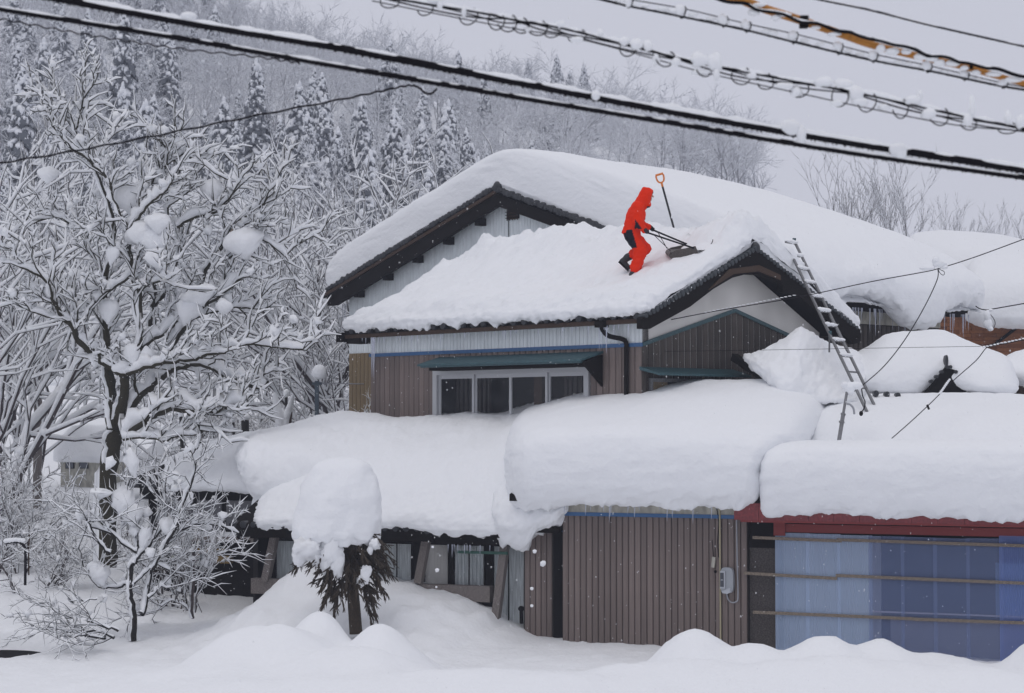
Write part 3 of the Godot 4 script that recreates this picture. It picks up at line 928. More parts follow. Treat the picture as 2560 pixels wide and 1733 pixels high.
# ---------- low buildings along the lane ----------
func make_lane_house() -> void:
	var o := thing("lane_annex", "low annex clad in brown ribbed metal with electric meter, facing the lane", "annex", G)
	var b := Mb.new()
	b.box(Vector3(-1.76, 0.3, -3.5), Vector3(1.64, 4.0, -0.03))
	b.box(Vector3(-2.64, 0.3, -3.5), Vector3(-1.76, 3.4, -0.34))
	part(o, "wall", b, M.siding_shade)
	boards(o, M.siding, Transform3D(Basis.IDENTITY, Vector3(0, 0, -0.03)), -1.76, 1.64, 0.1115, func(_a): return 0.4, func(_a): return 3.6)
	boards(o, M.siding, Transform3D(Basis.IDENTITY, Vector3(0, 0, -0.34)), -2.62, -2.08, 0.1, func(_a): return 0.4, func(_a): return 3.25)
	boxy(o, "corner_post", M.black, Vector3(-2.04, 0.4, -0.36), Vector3(-1.8, 3.3, -0.28))
	boxy(o, "fascia", M.cream, Vector3(-1.76, 3.63, -0.02), Vector3(1.6, 4.0, 0.01))
	boxy(o, "blue_trim", M.blue_trim, Vector3(-1.77, 3.57, -0.02), Vector3(1.62, 3.635, 0.025))
	boxy(o, "blue_trim", M.blue_trim, Vector3(-2.3, 3.28, -0.34), Vector3(-1.78, 3.32, -0.1))
	b = Mb.new()
	b.prism(PackedVector2Array([Vector2(0.42, 3.95), Vector2(-3.6, 5.0), Vector2(-3.6, 4.85), Vector2(0.42, 3.83)]), -2.6, 1.66, Transform3D(Basis(Vector3.BACK, Vector3.UP, Vector3.RIGHT), Vector3.ZERO))
	b.prism(PackedVector2Array([Vector2(0.1, 3.36), Vector2(-0.5, 3.5), Vector2(-0.5, 3.4), Vector2(0.1, 3.26)]), -2.75, -1.78, Transform3D(Basis(Vector3.BACK, Vector3.UP, Vector3.RIGHT), Vector3.ZERO))
	part(o, "roof", b, M.dark_wood)
	stick(o, "conduit", M.pipe, pl([Vector3(1.17, 3.86, 0.03), Vector3(1.18, 0.6, 0.03)]), 0.014)
	stick(o, "conduit", M.pvc, spline(pl([Vector3(1.47, 3.6, 0.03), Vector3(1.48, 2.8, 0.03), Vector3(1.49, 2.25, 0.03), Vector3(1.46, 2.16, 0.03), Vector3(1.38, 2.14, 0.03), Vector3(1.31, 2.2, 0.03), Vector3(1.29, 2.32, 0.04)]), 20), 0.013)
	stick(o, "drooping_wire", M.cable, spline(pl([Vector3(1.1, 3.8, 0.02), Vector3(1.15, 3.5, 0.02), Vector3(1.13, 3.2, 0.02), Vector3(1.14, 2.9, 0.02)]), 10), 0.008, 6)
	stick(o, "drooping_wire", M.cable, spline(pl([Vector3(1.03, 3.2, 0.02), Vector3(1.04, 3.05, 0.02), Vector3(1.06, 2.9, 0.03)]), 6), 0.006, 6)
	b = Mb.new()
	b.box(Vector3(-0.028, -0.09, -0.02), Vector3(0.028, 0.09, 0.03), Transform3D(Basis(Vector3.BACK, -0.12), Vector3(1.06, 2.82, 0.04)))
	var sw := part(o, "cord_box", b, M.cream)
	b = Mb.new()
	b.blob(Vector3(1.09, 2.66, 0.04), Vector3(0.025, 0.025, 0.02))
	part(sw, "cord_end", b, M.black)
	# electricity meter
	b = Mb.new()
	var p := PackedVector2Array()
	for k in 24:
		var a := TAU * k / 24
		p.append(Vector2(1.31 + signf(cos(a)) * pow(absf(cos(a)), 0.5) * 0.115, 2.52 + signf(sin(a)) * pow(absf(sin(a)), 0.55) * 0.22))
	b.prism(p, 0.0, 0.1)
	var m := part(o, "electric_meter", b, M.meter_grey)
	b = Mb.new()
	b.prism(PackedVector2Array([Vector2(1.2, 2.38), Vector2(1.29, 2.38), Vector2(1.29, 2.68), Vector2(1.2, 2.68)]), 0.1, 0.13)
	b.prism(PackedVector2Array([Vector2(1.22, 2.33), Vector2(1.38, 2.4), Vector2(1.385, 2.32), Vector2(1.33, 2.29), Vector2(1.24, 2.3)]), 0.1, 0.12)
	part(m, "cover", b, M.meter_light)
	boxy(m, "dial_window", mat(0.05, 0.055, 0.07, 0.15), Vector3(1.205, 2.41, 0.131), Vector3(1.268, 2.65, 0.136))
	boxy(m, "dial", M.meter_light, Vector3(1.22, 2.52, 0.137), Vector3(1.256, 2.535, 0.139))
	icicles(o, Vector3(-1.7, 3.8, 0.3), Vector3(1.3, 3.8, 0.3), 26, 0.28)
	# snow on it: photo columns, rows from under the eave over the top to the back
	var zs := [0.0, 0.3, 0.5, 0.72, 0.8, 0.72, 0.5, 0.1, -0.9, -2.0, -3.0, -3.7]
	roof_snow("annex_roof_snow", "thick rounded slab of snow on the brown ribbed annex roof", snow_body(lane_secs(G, zs, [
		[1262, 1275, 1283, 1283, 1250, 1200, 1150, 1125, 1108, 1085, 1068, 1055, 1060], [1300, 1268, 1277, 1277, 1235, 1175, 1120, 1096, 1078, 1056, 1040, 1028, 1035], [1370, 1256, 1266, 1268, 1226, 1162, 1106, 1080, 1062, 1036, 1016, 1004, 1015],
		[1460, 1246, 1258, 1262, 1225, 1160, 1100, 1074, 1056, 1022, 996, 982, 1000], [1600, 1248, 1258, 1262, 1225, 1160, 1102, 1072, 1050, 1010, 980, 964, 990],
		[1700, 1252, 1264, 1264, 1228, 1160, 1105, 1075, 1048, 1000, 970, 952, 985], [[1790, 1850], 1252, 1264, 1264, 1228, 1165, 1110, 1080, 1050, 1000, 968, 948, 985],
		[[1845, 1965], 1254, 1266, 1266, 1230, 1168, 1114, 1084, 1056, 1008, 972, 950, 985], [[1876, 2060], 1252, 1264, 1262, 1228, 1172, 1122, 1094, 1068, 1022, 986, 962, 992], [[1890, 2115], 1246, 1256, 1254, 1224, 1176, 1132, 1106, 1084, 1046, 1012, 985, 1005], [[1898, 2140], 1236, 1244, 1240, 1216, 1180, 1146, 1124, 1106, 1078, 1050, 1030, 1035]]), 0.06, 80, Vector2(0.7, 0.45), 0.03, 0.12, 0.36))
	# snow that slid off the junction and hangs over the entry
	roof_snow("sliding_snow", "ragged tongue of snow hanging off the eave beside the brown annex", snow_body(lane_secs(G, [-0.7, -0.2, 0.1, 0.25, 0.3, 0.1, -0.5, -1.0], [
		[1225, 1325, 1330, 1330, 1318, 1288, 1250, 1214, 1240], [1275, 1350, 1362, 1360, 1336, 1300, 1252, 1212, 1240], [1312, 1354, 1366, 1364, 1338, 1298, 1250, 1214, 1240], [1345, 1322, 1332, 1332, 1318, 1292, 1258, 1230, 1250], [1385, 1300, 1310, 1308, 1296, 1280, 1258, 1236, 1250], [1420, 1272, 1276, 1274, 1268, 1262, 1252, 1240, 1250]]), 0.05, 40, Vector2(0.3, 0.3), 0.06, 0.2, 0.4, 0.05))

func make_shed() -> void:
	var o := thing("garage_shed", "open shed with red eave and blue corrugated plastic sheets held by wooden battens", "shed", G)
	var b := Mb.new()
	b.box(Vector3(1.66, 0.3, -3.4), Vector3(7.6, 4.0, -3.2))
	b.box(Vector3(1.66, 0.3, -3.2), Vector3(1.72, 3.6, -0.12))
	b.box(Vector3(7.5, 0.3, -3.2), Vector3(7.6, 3.6, -0.1))
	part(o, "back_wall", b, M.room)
	b = Mb.new()
	b.box(Vector3(1.66, 0.3, -0.2), Vector3(2.16, 3.2, -0.1))
	part(o, "mud_wall", b, worn(mat(0.1, 0.088, 0.085, 0.95), noise_tex(0.05, 4, 31, 256, Color(0.6, 0.6, 0.6), Color.WHITE), Vector3(2, 2, 2), 0.5))
	boxy(o, "dark_beam", M.black, Vector3(1.66, 3.08, -0.12), Vector3(2.16, 3.6, -0.07))
	boxy(o, "header_beam", M.red_frame, Vector3(2.12, 3.36, -0.12), Vector3(7.5, 3.5, -0.02))
	boxy(o, "red_post", M.red_frame, Vector3(2.12, 3.3, -0.02), Vector3(2.32, 3.58, 0.02))
	boxy(o, "soffit", M.red_frame, Vector3(1.66, 3.54, -3.2), Vector3(7.5, 3.58, 0.44))
	for k in 14:
		boxy(o, "eave_panel", M.red, Vector3(1.56 + k * 0.43, 3.58, 0.44), Vector3(1.56 + k * 0.43 + 0.424, 3.86, 0.47))
	boxy(o, "eave_board", M.red, Vector3(1.55, 3.575, 0.4), Vector3(7.6, 3.62, 0.445))
	b = Mb.new()
	b.prism(PackedVector2Array([Vector2(0.46, 3.9), Vector2(-3.4, 4.1), Vector2(-3.4, 4.0), Vector2(0.46, 3.8)]), 1.62, 7.6, Transform3D(Basis(Vector3.BACK, Vector3.UP, Vector3.RIGHT), Vector3.ZERO))
	part(o, "roof", b, M.dark_wood)
	# corrugated sheets, lapped one over the next
	for k in 10:
		b = Mb.new()
		var x0 := 2.14 + k * 0.537
		var top: float = [3.35, 3.345, 3.335, 3.33, 3.325, 3.32, 3.33, 3.38, 3.38, 3.36][k]
		var rows := [0.3, 2.0, top]
		for y in rows:
			for j in 115:
				var x := j / 114.0 * 0.598
				b.add(Vector3(x0 + x, y, 0.006 * sin(x / 0.032 * TAU) + 0.011 * (k % 2)), Vector3.BACK)
		b.grid(115)
		part(o, "plastic_sheet", b, M.poly[0] if k < 3 else M.poly[1] if k < 7 else M.poly[2])
	boxy(o, "inner_board", mat(0.3, 0.32, 0.36, 0.9), Vector3(2.16, 0.3, -0.5), Vector3(3.85, 3.3, -0.46))
	boxy(o, "stored_crate", mat(0.1, 0.18, 0.36, 0.6), Vector3(5.75, 2.0, -0.75), Vector3(6.6, 2.9, -0.5))
	boxy(o, "stored_board", mat(0.2, 0.19, 0.21, 0.9), Vector3(4.0, 0.3, -0.55), Vector3(7.4, 1.95, -0.5))
	boxy(o, "inner_rail", mat(0.5, 0.45, 0.5, 0.8), Vector3(3.2, 2.05, -0.12), Vector3(7.4, 2.075, -0.09))
	for q in [[1.76, 3.26, 3.3, 3.235], [3.22, 3.255, 7.4, 3.215], [1.6, 2.65, 3.22, 2.605], [3.2, 2.655, 7.4, 2.61], [1.76, 1.99, 4.5, 1.98], [4.5, 1.975, 7.4, 1.985]]:
		b = Mb.new()
		b.bar(Vector3(q[0], q[1], 0.04), Vector3(q[2], q[3], 0.04 if q[0] < 3.0 else 0.052), 0.03, 0.05)
		part(o, "batten", b, M.pale_wood)
	boxy(o, "gap_flashing", M.black, Vector3(1.62, 3.7, 0.1), Vector3(1.95, 4.1, 0.38))
	var zs := [-0.1, 0.3, 0.55, 0.74, 0.82, 0.72, 0.5, 0.15, -0.8, -1.8, -2.8, -3.5]
	roof_snow("shed_roof_snow", "long level slab of snow on the shed with the red eave", snow_body(lane_secs(G, zs, [
		[1893, 1272, 1284, 1280, 1235, 1190, 1160, 1142, 1128, 1118, 1112, 1110, 1130], [1930, 1274, 1290, 1286, 1240, 1180, 1140, 1120, 1108, 1104, 1103, 1104, 1130], [2050, 1270, 1284, 1282, 1240, 1175, 1128, 1112, 1104, 1101, 1100, 1101, 1130], [2200, 1274, 1288, 1286, 1240, 1175, 1128, 1112, 1104, 1100, 1099, 1100, 1130],
		[2400, 1278, 1292, 1290, 1244, 1175, 1126, 1110, 1102, 1098, 1098, 1098, 1130], [2580, 1284, 1298, 1296, 1246, 1175, 1126, 1110, 1102, 1098, 1096, 1096, 1130], [2760, 1288, 1302, 1300, 1250, 1178, 1128, 1110, 1102, 1098, 1096, 1096, 1130]]), 0.06, 80, Vector2(0.3, 0.3), 0.025, 0.12, 0.36))

func make_veranda() -> void:
	var o := thing("veranda", "timber veranda with slanting posts and frosted windows under a tiled eave", "veranda", G)
	var b := Mb.new()
	b.box(Vector3(-8.6, 0.3, -3.4), Vector3(-2.6, 3.3, -3.2))
	b.box(Vector3(-8.6, 3.0, -3.2), Vector3(-2.6, 3.3, -0.9))
	b.box(Vector3(-8.6, 0.3, -3.2), Vector3(-8.5, 3.3, -0.9))
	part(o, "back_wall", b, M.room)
	b = Mb.new()
	b.prism(PackedVector2Array([Vector2(0.1, 3.3), Vector2(-4.6, 5.1), Vector2(-4.6, 4.95), Vector2(0.1, 3.15)]), -8.55, -2.75, Transform3D(Basis(Vector3.BACK, Vector3.UP, Vector3.RIGHT), Vector3.ZERO))
	part(o, "roof", b, M.dark_wood)
	boxy(o, "eave_beam", M.dark_wood, Vector3(-8.4, 3.05, -0.12), Vector3(-4.3, 3.26, 0.08))
	boxy(o, "eave_beam", M.dark_wood, Vector3(-4.3, 3.0, -0.3), Vector3(-2.8, 3.18, -0.1))
	for k in 27:
		put(o, "eave_tile", tile_mesh, M.tile, Transform3D(Basis.from_scale(Vector3.ONE * rng.randf_range(0.65, 0.85)), Vector3(-8.45 + k * 0.215, 3.29 - (0.04 if k > 18 else 0.0), 0.08)))
	var ph := func(x, y, z = -0.5): return hit(G, x, y, z)
	for q in [[688, 1335, 664, 1452], [1068, 1340, 1046, 1458], [1264, 1352, 1235, 1585]]:
		b = Mb.new()
		b.bar(ph.call(q[0], q[1], -0.3), ph.call(q[2], q[3], -0.3), 0.14, 0.14)
		part(o, "slanting_post", b, M.grey_wood)
	boxy(o, "sill_beam", M.grey_wood, Vector3(-8.3, 1.95, -0.5), Vector3(-3.3, 2.24, -0.3))
	boxy(o, "floor_beam", M.dark_wood, Vector3(-8.3, 1.2, -0.6), Vector3(-3.25, 1.94, -0.45))
	# wall of windows set back behind the posts
	var zw := -0.66
	var top := 2.98
	for q in [[690, 742, M.curtain, 1], [957, 1030, M.curtain, 2], [1062, 1122, M.plaster, 1], [1136, 1212, M.curtain, 2], [1234, 1312, M.curtain, 2]]:
		var a0: float = ph.call(q[0], 1400, zw).x
		var a1: float = ph.call(q[1], 1400, zw).x
		var low := 2.1 if q[0] < 1230 else 1.45
		var w := Node3D.new()
		w.name = numbered("window", o)
		o.add_child(w)
		b = Mb.new()
		b.box(Vector3(a0 - 0.03, low, zw), Vector3(a0, top, zw + 0.05))
		b.box(Vector3(a1, low, zw), Vector3(a1 + 0.03, top, zw + 0.05))
		b.box(Vector3(a0, top - 0.03, zw), Vector3(a1, top, zw + 0.05))
		if q[3] == 2:
			b.box(Vector3((a0 + a1) / 2 - 0.008, low, zw + 0.01), Vector3((a0 + a1) / 2 + 0.008, top - 0.03, zw + 0.035))
		part(w, "frame", b, M.dark_wood)
		boxy(w, "pane", M.glass, Vector3(a0, low, zw + 0.02), Vector3(a1, top - 0.03, zw + 0.024))
		b = Mb.new()
		var n := 16
		for k in n:
			var x0 := lerpf(a0, a1, float(k) / n)
			b.box(Vector3(x0, low, zw - 0.07 - 0.03 * (k % 2) * (1.0 if q[0] == 1136 else 0.2)), Vector3(lerpf(a0, a1, (k + 1.0) / n), top, zw - 0.03 - 0.03 * (k % 2) * (1.0 if q[0] == 1136 else 0.2)))
		part(w, "curtain", b, q[2])
	for q in [[742, 957], [1030, 1062], [1122, 1136], [1212, 1234]]:
		var a0: float = ph.call(q[0], 1400, zw).x
		var a1: float = ph.call(q[1], 1400, zw).x
		boxy(o, "wall_panel", M.dark_wood, Vector3(a0 + 0.035, 1.4, zw - 0.04), Vector3(a1 - 0.035, 3.0, zw + 0.03))
	boxy(o, "lintel", M.dark_wood, Vector3(-8.5, 2.985, zw - 0.05), Vector3(-2.6, 3.12, zw + 0.06))
	boxy(o, "door_rail", M.black, Vector3(-3.3, 1.38, zw), Vector3(-2.62, 1.46, zw + 0.06))
	boxy(o, "door_panel", M.curtain, Vector3(-3.3, 0.5, zw - 0.1), Vector3(-2.62, 1.38, zw))
	b = Mb.new()
	b.blob(ph.call(1303, 1522, -0.4), Vector3(0.06, 0.05, 0.06))
	b.bar(ph.call(1303, 1526, -0.4), ph.call(1304, 1560, -0.4), 0.05, 0.05)
	part(o, "porch_lamp", b, M.black)
	b = Mb.new()
	b.bar(Vector3(-9.2, 2.7, -0.3), Vector3(-8.3, 2.72, -0.3), 0.08, 0.1)
	part(o, "side_rail", b, M.dark_wood)
	stick(o, "gutter_pipe", M.dark_wood, spline(pl([Vector3(-8.42, 3.1, 0.05), Vector3(-8.36, 3.0, 0.0), Vector3(-8.2, 2.95, -0.1)]), 8), 0.025)
	b = Mb.new()
	b.bar(Vector3(-3.9, 2.86, -0.2), Vector3(-2.9, 2.86, -0.2), 0.05, 0.05)
	part(o, "green_rod", b, mat(0.02, 0.08, 0.06, 0.6))
	icicles(o, Vector3(-4.2, 3.0, -0.1), Vector3(-3.0, 3.0, -0.1), 10, 0.25)
	# its snow: thin at the eave, swept up to the farmhouse wall
	var zs := [-0.2, 0.06, 0.16, 0.12, -0.1, -0.6, -1.4, -2.4, -3.4, -4.4, -5.2]
	roof_snow("veranda_roof_snow", "broad slope of snow from the farmhouse window down to the veranda eave", snow_body(lane_secs(G, zs, [
		[628, 1312, 1318, 1312, 1304, 1296, 1284, 1268, 1252, 1240, 1236, 1250], [665, 1312, 1320, 1312, 1296, 1280, 1250, 1205, 1165, 1130, 1110, 1130], [730, 1312, 1321, 1312, 1294, 1270, 1225, 1165, 1110, 1075, 1060, 1090], [830, 1312, 1321, 1312, 1292, 1265, 1210, 1140, 1085, 1045, 1032, 1060], [930, 1312, 1320, 1312, 1290, 1262, 1205, 1135, 1082, 1046, 1036, 1060],
		[1000, 1312, 1320, 1312, 1288, 1260, 1205, 1135, 1082, 1050, 1042, 1060], [1096, 1322, 1332, 1324, 1294, 1262, 1205, 1135, 1082, 1046, 1037, 1060], [1130, 1324, 1338, 1330, 1300, 1266, 1202, 1132, 1078, 1044, 1034, 1058], [1189, 1326, 1338, 1330, 1300, 1262, 1196, 1128, 1072, 1040, 1031, 1056], [1250, 1326, 1336, 1328, 1296, 1256, 1190, 1122, 1070, 1040, 1033, 1056], [1300, 1300, 1308, 1298, 1262, 1222, 1164, 1106, 1060, 1028, 1018, 1046],
		[1365, 1232, 1238, 1228, 1206, 1182, 1140, 1096, 1048, 1012, 1000, 1030], [1445, 1232, 1238, 1228, 1206, 1182, 1140, 1096, 1046, 1008, 997, 1028], [1498, 1232, 1238, 1228, 1206, 1182, 1140, 1096, 1036, 986, 964, 1020], [1550, 1232, 1238, 1228, 1206, 1182, 1140, 1096, 1040, 995, 976, 1020], [1640, 1232, 1238, 1228, 1206, 1182, 1140, 1096, 1040, 1000, 985, 1020]]), 0.06, 80, Vector2(0.35, 0.4), 0.05, 0.09, 0.22, 0.03))
	# the thick block at its left end
	roof_snow("block_of_roof_snow", "lumpy cut block of roof snow at the left end of the veranda", snow_body(lane_secs(G, [-1.5, -1.1, -0.9, -0.95, -1.3, -2.0, -3.0, -4.2, -5.0], [
		[590, 1186, 1190, 1178, 1156, 1138, 1124, 1116, 1112, 1118], [612, 1214, 1220, 1200, 1156, 1124, 1106, 1098, 1094, 1108], [650, 1250, 1256, 1236, 1174, 1118, 1092, 1082, 1078, 1096], [720, 1262, 1270, 1250, 1184, 1122, 1090, 1072, 1060, 1082], [800, 1262, 1270, 1250, 1194, 1134, 1094, 1064, 1046, 1072], [880, 1262, 1270, 1255, 1204, 1148, 1102, 1062, 1034, 1064], [925, 1262, 1270, 1255, 1208, 1156, 1108, 1064, 1026, 1060]]), 0.06, 50, Vector2(0.4, 0.5), 0.07, 0.1, 0.3, 0.04))
	# rear wing, left of the veranda
	var r := thing("rear_wing", "dark timber wing behind the bare shrubs, left of the veranda", "house", G)
	boxy(r, "wall", M.dark_wood, Vector3(-12.4, 0.3, -5.5), Vector3(-8.9, 3.9, -3.0))
	b = Mb.new()
	b.prism(PackedVector2Array([Vector2(-2.4, 3.98), Vector2(-5.5, 4.7), Vector2(-5.5, 4.6), Vector2(-2.4, 3.86)]), -12.6, -8.7, Transform3D(Basis(Vector3.BACK, Vector3.UP, Vector3.RIGHT), Vector3.ZERO))
	part(r, "roof", b, M.dark_wood)
	for k in 18:
		put(r, "eave_tile", tile_mesh, M.tile, Transform3D(Basis.from_scale(Vector3.ONE * rng.randf_range(0.7, 0.95)), Vector3(-12.5 + k * 0.215, 3.95, -2.42)))
	boxy(r, "snowy_ledge", M.snow, Vector3(-12.2, 2.86, -2.98), Vector3(-9.0, 2.95, -2.75))
	boxy(r, "window_ledge", M.grey_wood, Vector3(-12.2, 2.75, -2.99), Vector3(-9.0, 2.86, -2.72))
	for k in 4:
		boxy(r, "window_panel", mat(0.09, 0.09, 0.1, 0.3), Vector3(-11.9 + k * 0.72, 3.0, -2.99), Vector3(-11.3 + k * 0.72, 3.6, -2.96))
	boxy(r, "green_box", mat(0.2, 0.22, 0.03, 0.7), Vector3(-11.7, 2.35, -2.99), Vector3(-11.5, 2.65, -2.8))
	boxy(r, "ochre_box", mat(0.2, 0.13, 0.04, 0.7), Vector3(-11.2, 2.3, -2.99), Vector3(-10.3, 2.6, -2.85))
	roof_snow("rear_wing_snow", "thin slope of snow on the dark rear wing's eave", snow_body(lane_secs(G, [-2.9, -2.42, -2.28, -2.35, -2.7, -3.4, -4.4, -5.6], [
		[395, 1222, 1226, 1216, 1206, 1196, 1182, 1168, 1178], [430, 1222, 1228, 1218, 1202, 1184, 1162, 1140, 1160], [520, 1222, 1229, 1218, 1196, 1168, 1135, 1104, 1130], [600, 1226, 1232, 1222, 1196, 1164, 1125, 1085, 1110], [660, 1240, 1246, 1236, 1205, 1168, 1125, 1078, 1100]]), 0.07, 50, Vector2(0.3, 0.3), 0.05, 0.06, 0.25))

func make_neighbours() -> void:
	# snow heap on the low roof by the ladder
	var d3 := func(rows): 
		var out := []
		for r in rows:
			var p := PackedVector3Array()
			for k in range(0, r.size(), 3):
				p.append(at(r[k], r[k + 1], r[k + 2]))
			out.append(p)
		return out
	roof_snow("porch_snow_heap", "crumbled peak of shovelled snow between the arched gable and the ladder", snow_body(d3.call([
		[1860, 900, 37.8, 1861, 898, 37.5, 1860, 894, 37.5, 1862, 889, 37.8, 1866, 893, 38.4], [1885, 925, 37.3, 1886, 924, 36.9, 1885, 902, 36.9, 1890, 884, 37.5, 1896, 892, 38.6], [1930, 962, 37.0, 1930, 960, 36.4, 1926, 915, 36.5, 1928, 868, 37.4, 1934, 882, 38.8], [1960, 985, 37.0, 1960, 984, 36.2, 1958, 920, 36.4, 1962, 846, 37.6, 1966, 870, 39.0],
		[1995, 1000, 37.0, 1995, 998, 36.2, 1994, 915, 36.4, 1997, 822, 37.8, 2000, 860, 39.2], [2025, 1005, 37.0, 2026, 1002, 36.2, 2030, 930, 36.6, 2036, 838, 38.0, 2036, 868, 39.4], [2070, 1005, 37.0, 2070, 1002, 36.2, 2074, 940, 36.8, 2076, 858, 38.4, 2076, 885, 39.6], [2120, 1005, 37.0, 2122, 1002, 36.2, 2126, 950, 37.0, 2128, 876, 38.8, 2128, 900, 39.8], [2160, 1005, 37.0, 2162, 1002, 36.4, 2166, 960, 37.2, 2168, 900, 39.0, 2168, 910, 39.8]]), 0.05, 50, Vector2(0.12, 0.3), 0.05, 0.06, 0.4, 0.05))
	roof_snow("low_roof_snow", "snow on the low roof between the ladder foot and the shed", snow_body(d3.call([
		[1975, 1150, 36.2, 1978, 1140, 35.6, 1985, 1090, 36.0, 1995, 1040, 36.8, 2005, 1015, 37.6, 2010, 1030, 38.6], [2060, 1140, 35.6, 2062, 1130, 35.0, 2068, 1070, 35.3, 2078, 1015, 36.2, 2088, 992, 37.4, 2092, 1010, 38.4], [2140, 1130, 35.2, 2142, 1118, 34.4, 2148, 1050, 34.9, 2155, 1005, 36.2, 2160, 985, 37.6, 2160, 1010, 38.6], [2300, 1130, 34.8, 2302, 1116, 34.0, 2300, 1045, 34.6, 2300, 1000, 36.0, 2300, 983, 37.6, 2300, 1010, 38.6], [2450, 1130, 34.4, 2450, 1116, 33.6, 2450, 1045, 34.2, 2450, 1000, 35.6, 2450, 982, 37.2, 2450, 1010, 38.2], [2600, 1130, 34.0, 2600, 1116, 33.2, 2600, 1048, 33.8, 2600, 1004, 35.2, 2600, 990, 36.8, 2600, 1010, 37.8]]), 0.08, 60, Vector2(0.5, 0.3), 0.03, 0.0))
	roof_snow("outbuilding_snow", "domed snow burying the outbuilding with a small dark gable", snow_body(d3.call([
		[2080, 985, 38.6, 2082, 980, 38.2, 2086, 960, 38.2, 2090, 925, 38.8, 2092, 905, 40.0, 2092, 930, 41.0], [2150, 985, 38.6, 2150, 980, 38.0, 2152, 940, 38.0, 2156, 895, 38.8, 2160, 872, 40.2, 2160, 900, 41.4], [2210, 985, 38.6, 2210, 980, 37.8, 2212, 920, 37.9, 2214, 856, 38.8, 2216, 836, 40.4, 2216, 880, 41.6], [2290, 985, 38.6, 2290, 980, 37.8, 2290, 915, 37.9, 2290, 850, 38.8, 2290, 828, 40.4, 2290, 870, 41.6],
		[2350, 985, 38.6, 2350, 960, 37.8, 2350, 900, 37.8, 2350, 846, 38.8, 2352, 826, 40.4, 2352, 870, 41.6], [2400, 985, 38.4, 2400, 970, 37.6, 2400, 915, 37.7, 2402, 868, 38.8, 2404, 846, 40.4, 2404, 880, 41.6], [2450, 985, 38.2, 2452, 980, 37.4, 2455, 940, 37.5, 2460, 890, 38.6, 2462, 868, 40.2, 2462, 890, 41.2], [2500, 985, 38.0, 2502, 984, 37.4, 2508, 950, 37.4, 2515, 908, 38.4, 2518, 894, 39.8, 2518, 910, 40.6], [2545, 986, 37.8, 2547, 985, 37.4, 2548, 970, 37.4, 2548, 950, 38.2, 2548, 945, 39.2, 2548, 950, 40.0]]), 0.07, 60, Vector2(0.5, 0.35), 0.03, 0.03, 0.3))
	var ob := thing("outbuilding", "small outbuilding, only its dark tiled gable showing through the snow dome", "shed", Transform3D(Basis.IDENTITY, at(2390, 985, 37.9)))
	var b := Mb.new()
	b.prism(PackedVector2Array([Vector2(-0.62, -0.7), Vector2(-0.62, 0.02), Vector2(-0.26, 0.5), Vector2(0.0, 0.42), Vector2(0.32, 0.05), Vector2(0.38, -0.7)]), -1.2, 0.3)
	part(ob, "gable_wall", b, M.black)
	for s in [-1, 1]:
		for k in 4:
			put(ob, "verge_tile", tile_mesh, M.tile, Transform3D(Basis.from_scale(Vector3.ONE * 0.42), Vector3(-0.2 + s * (0.03 + k * 0.1), 0.5 - k * 0.09, 0.32)))
	put(ob, "ridge_end_tile", tile_mesh, M.tile, Transform3D(Basis.from_scale(Vector3(0.35, 1.3, 0.6)), Vector3(-0.24, 0.62, 0.32)))
	var rt := thing("eave_tiles", "three dark tile ends poking from the snow right of the ladder foot", "roof tiles", Transform3D(Basis.IDENTITY, at(2220, 990, 37.0)))
	boxy(rt, "eave_board", M.black, Vector3(-0.18, -0.22, -0.6), Vector3(0.2, -0.02, 0.2))
	for k in 3:
		put(rt, "tile", tile_mesh, M.tile, Transform3D(Basis.from_scale(Vector3(0.55, 0.7, 0.6)), Vector3(-0.27 + k * 0.2, 0.04 - 0.02 * k, 0.3)))
	roof_snow("mound_of_snow", "snow mound at the right edge beyond the outbuilding dome", snow_body(d3.call([
		[2500, 930, 41.0, 2502, 925, 40.5, 2506, 905, 40.5, 2510, 888, 41.5, 2510, 895, 43.0], [2540, 962, 41.0, 2541, 958, 40.3, 2544, 915, 40.4, 2548, 878, 41.6, 2548, 890, 43.2], [2580, 965, 41.0, 2582, 962, 40.2, 2584, 915, 40.3, 2586, 868, 41.6, 2586, 885, 43.2], [2650, 970, 41.0, 2652, 966, 40.2, 2652, 915, 40.3, 2652, 862, 41.6, 2652, 880, 43.2]]), 0.08, 40, Vector2(0.3, 0.3), 0.03, 0.03))
	boxy(thing("woodpile", "brown timber ends under the snow mound at the right edge", "timber", Transform3D(Basis.IDENTITY, at(2556, 970, 40.6))), "board", M.brown_wood, Vector3(-0.1, -0.4, -0.4), Vector3(0.6, 0.12, 0.1))
	# neighbouring brick-clad house beyond
	var nb := Transform3D(Basis(Vector3.UP, deg_to_rad(-8.0)), at(2470, 1000, 54.0))
	nb.origin.y = 0.0
	var o := thing("brick_house", "neighbouring house clad in orange brown brick under a snow roof, far right", "house", nb)
	boxy(o, "wall", M.brick_dark, Vector3(-1.4, 1.0, -6.0), Vector3(6.0, 8.5, -0.02))
	for row in 34:
		for k in 8:
			var x := -1.4 + k * 0.66 + (0.33 if row % 2 else 0.0)
			if x < 2.6:
				boxy(o, "brick", M.brick if rng.randf() < 0.65 else M.brick_dark, Vector3(x, 5.1 + row * 0.098, -0.02), Vector3(x + 0.645, 5.188 + row * 0.098, 0.012 + rng.randf() * 0.008))
	b = Mb.new()
	b.bar(Vector3(-1.3, 8.62, 0.05), Vector3(0.6, 8.0, 0.1), 0.3, 0.34)
	b.bar(Vector3(0.6, 8.02, 0.1), Vector3(6.0, 8.02, 0.1), 0.5, 0.2)
	part(o, "eave_board", b, M.tile)
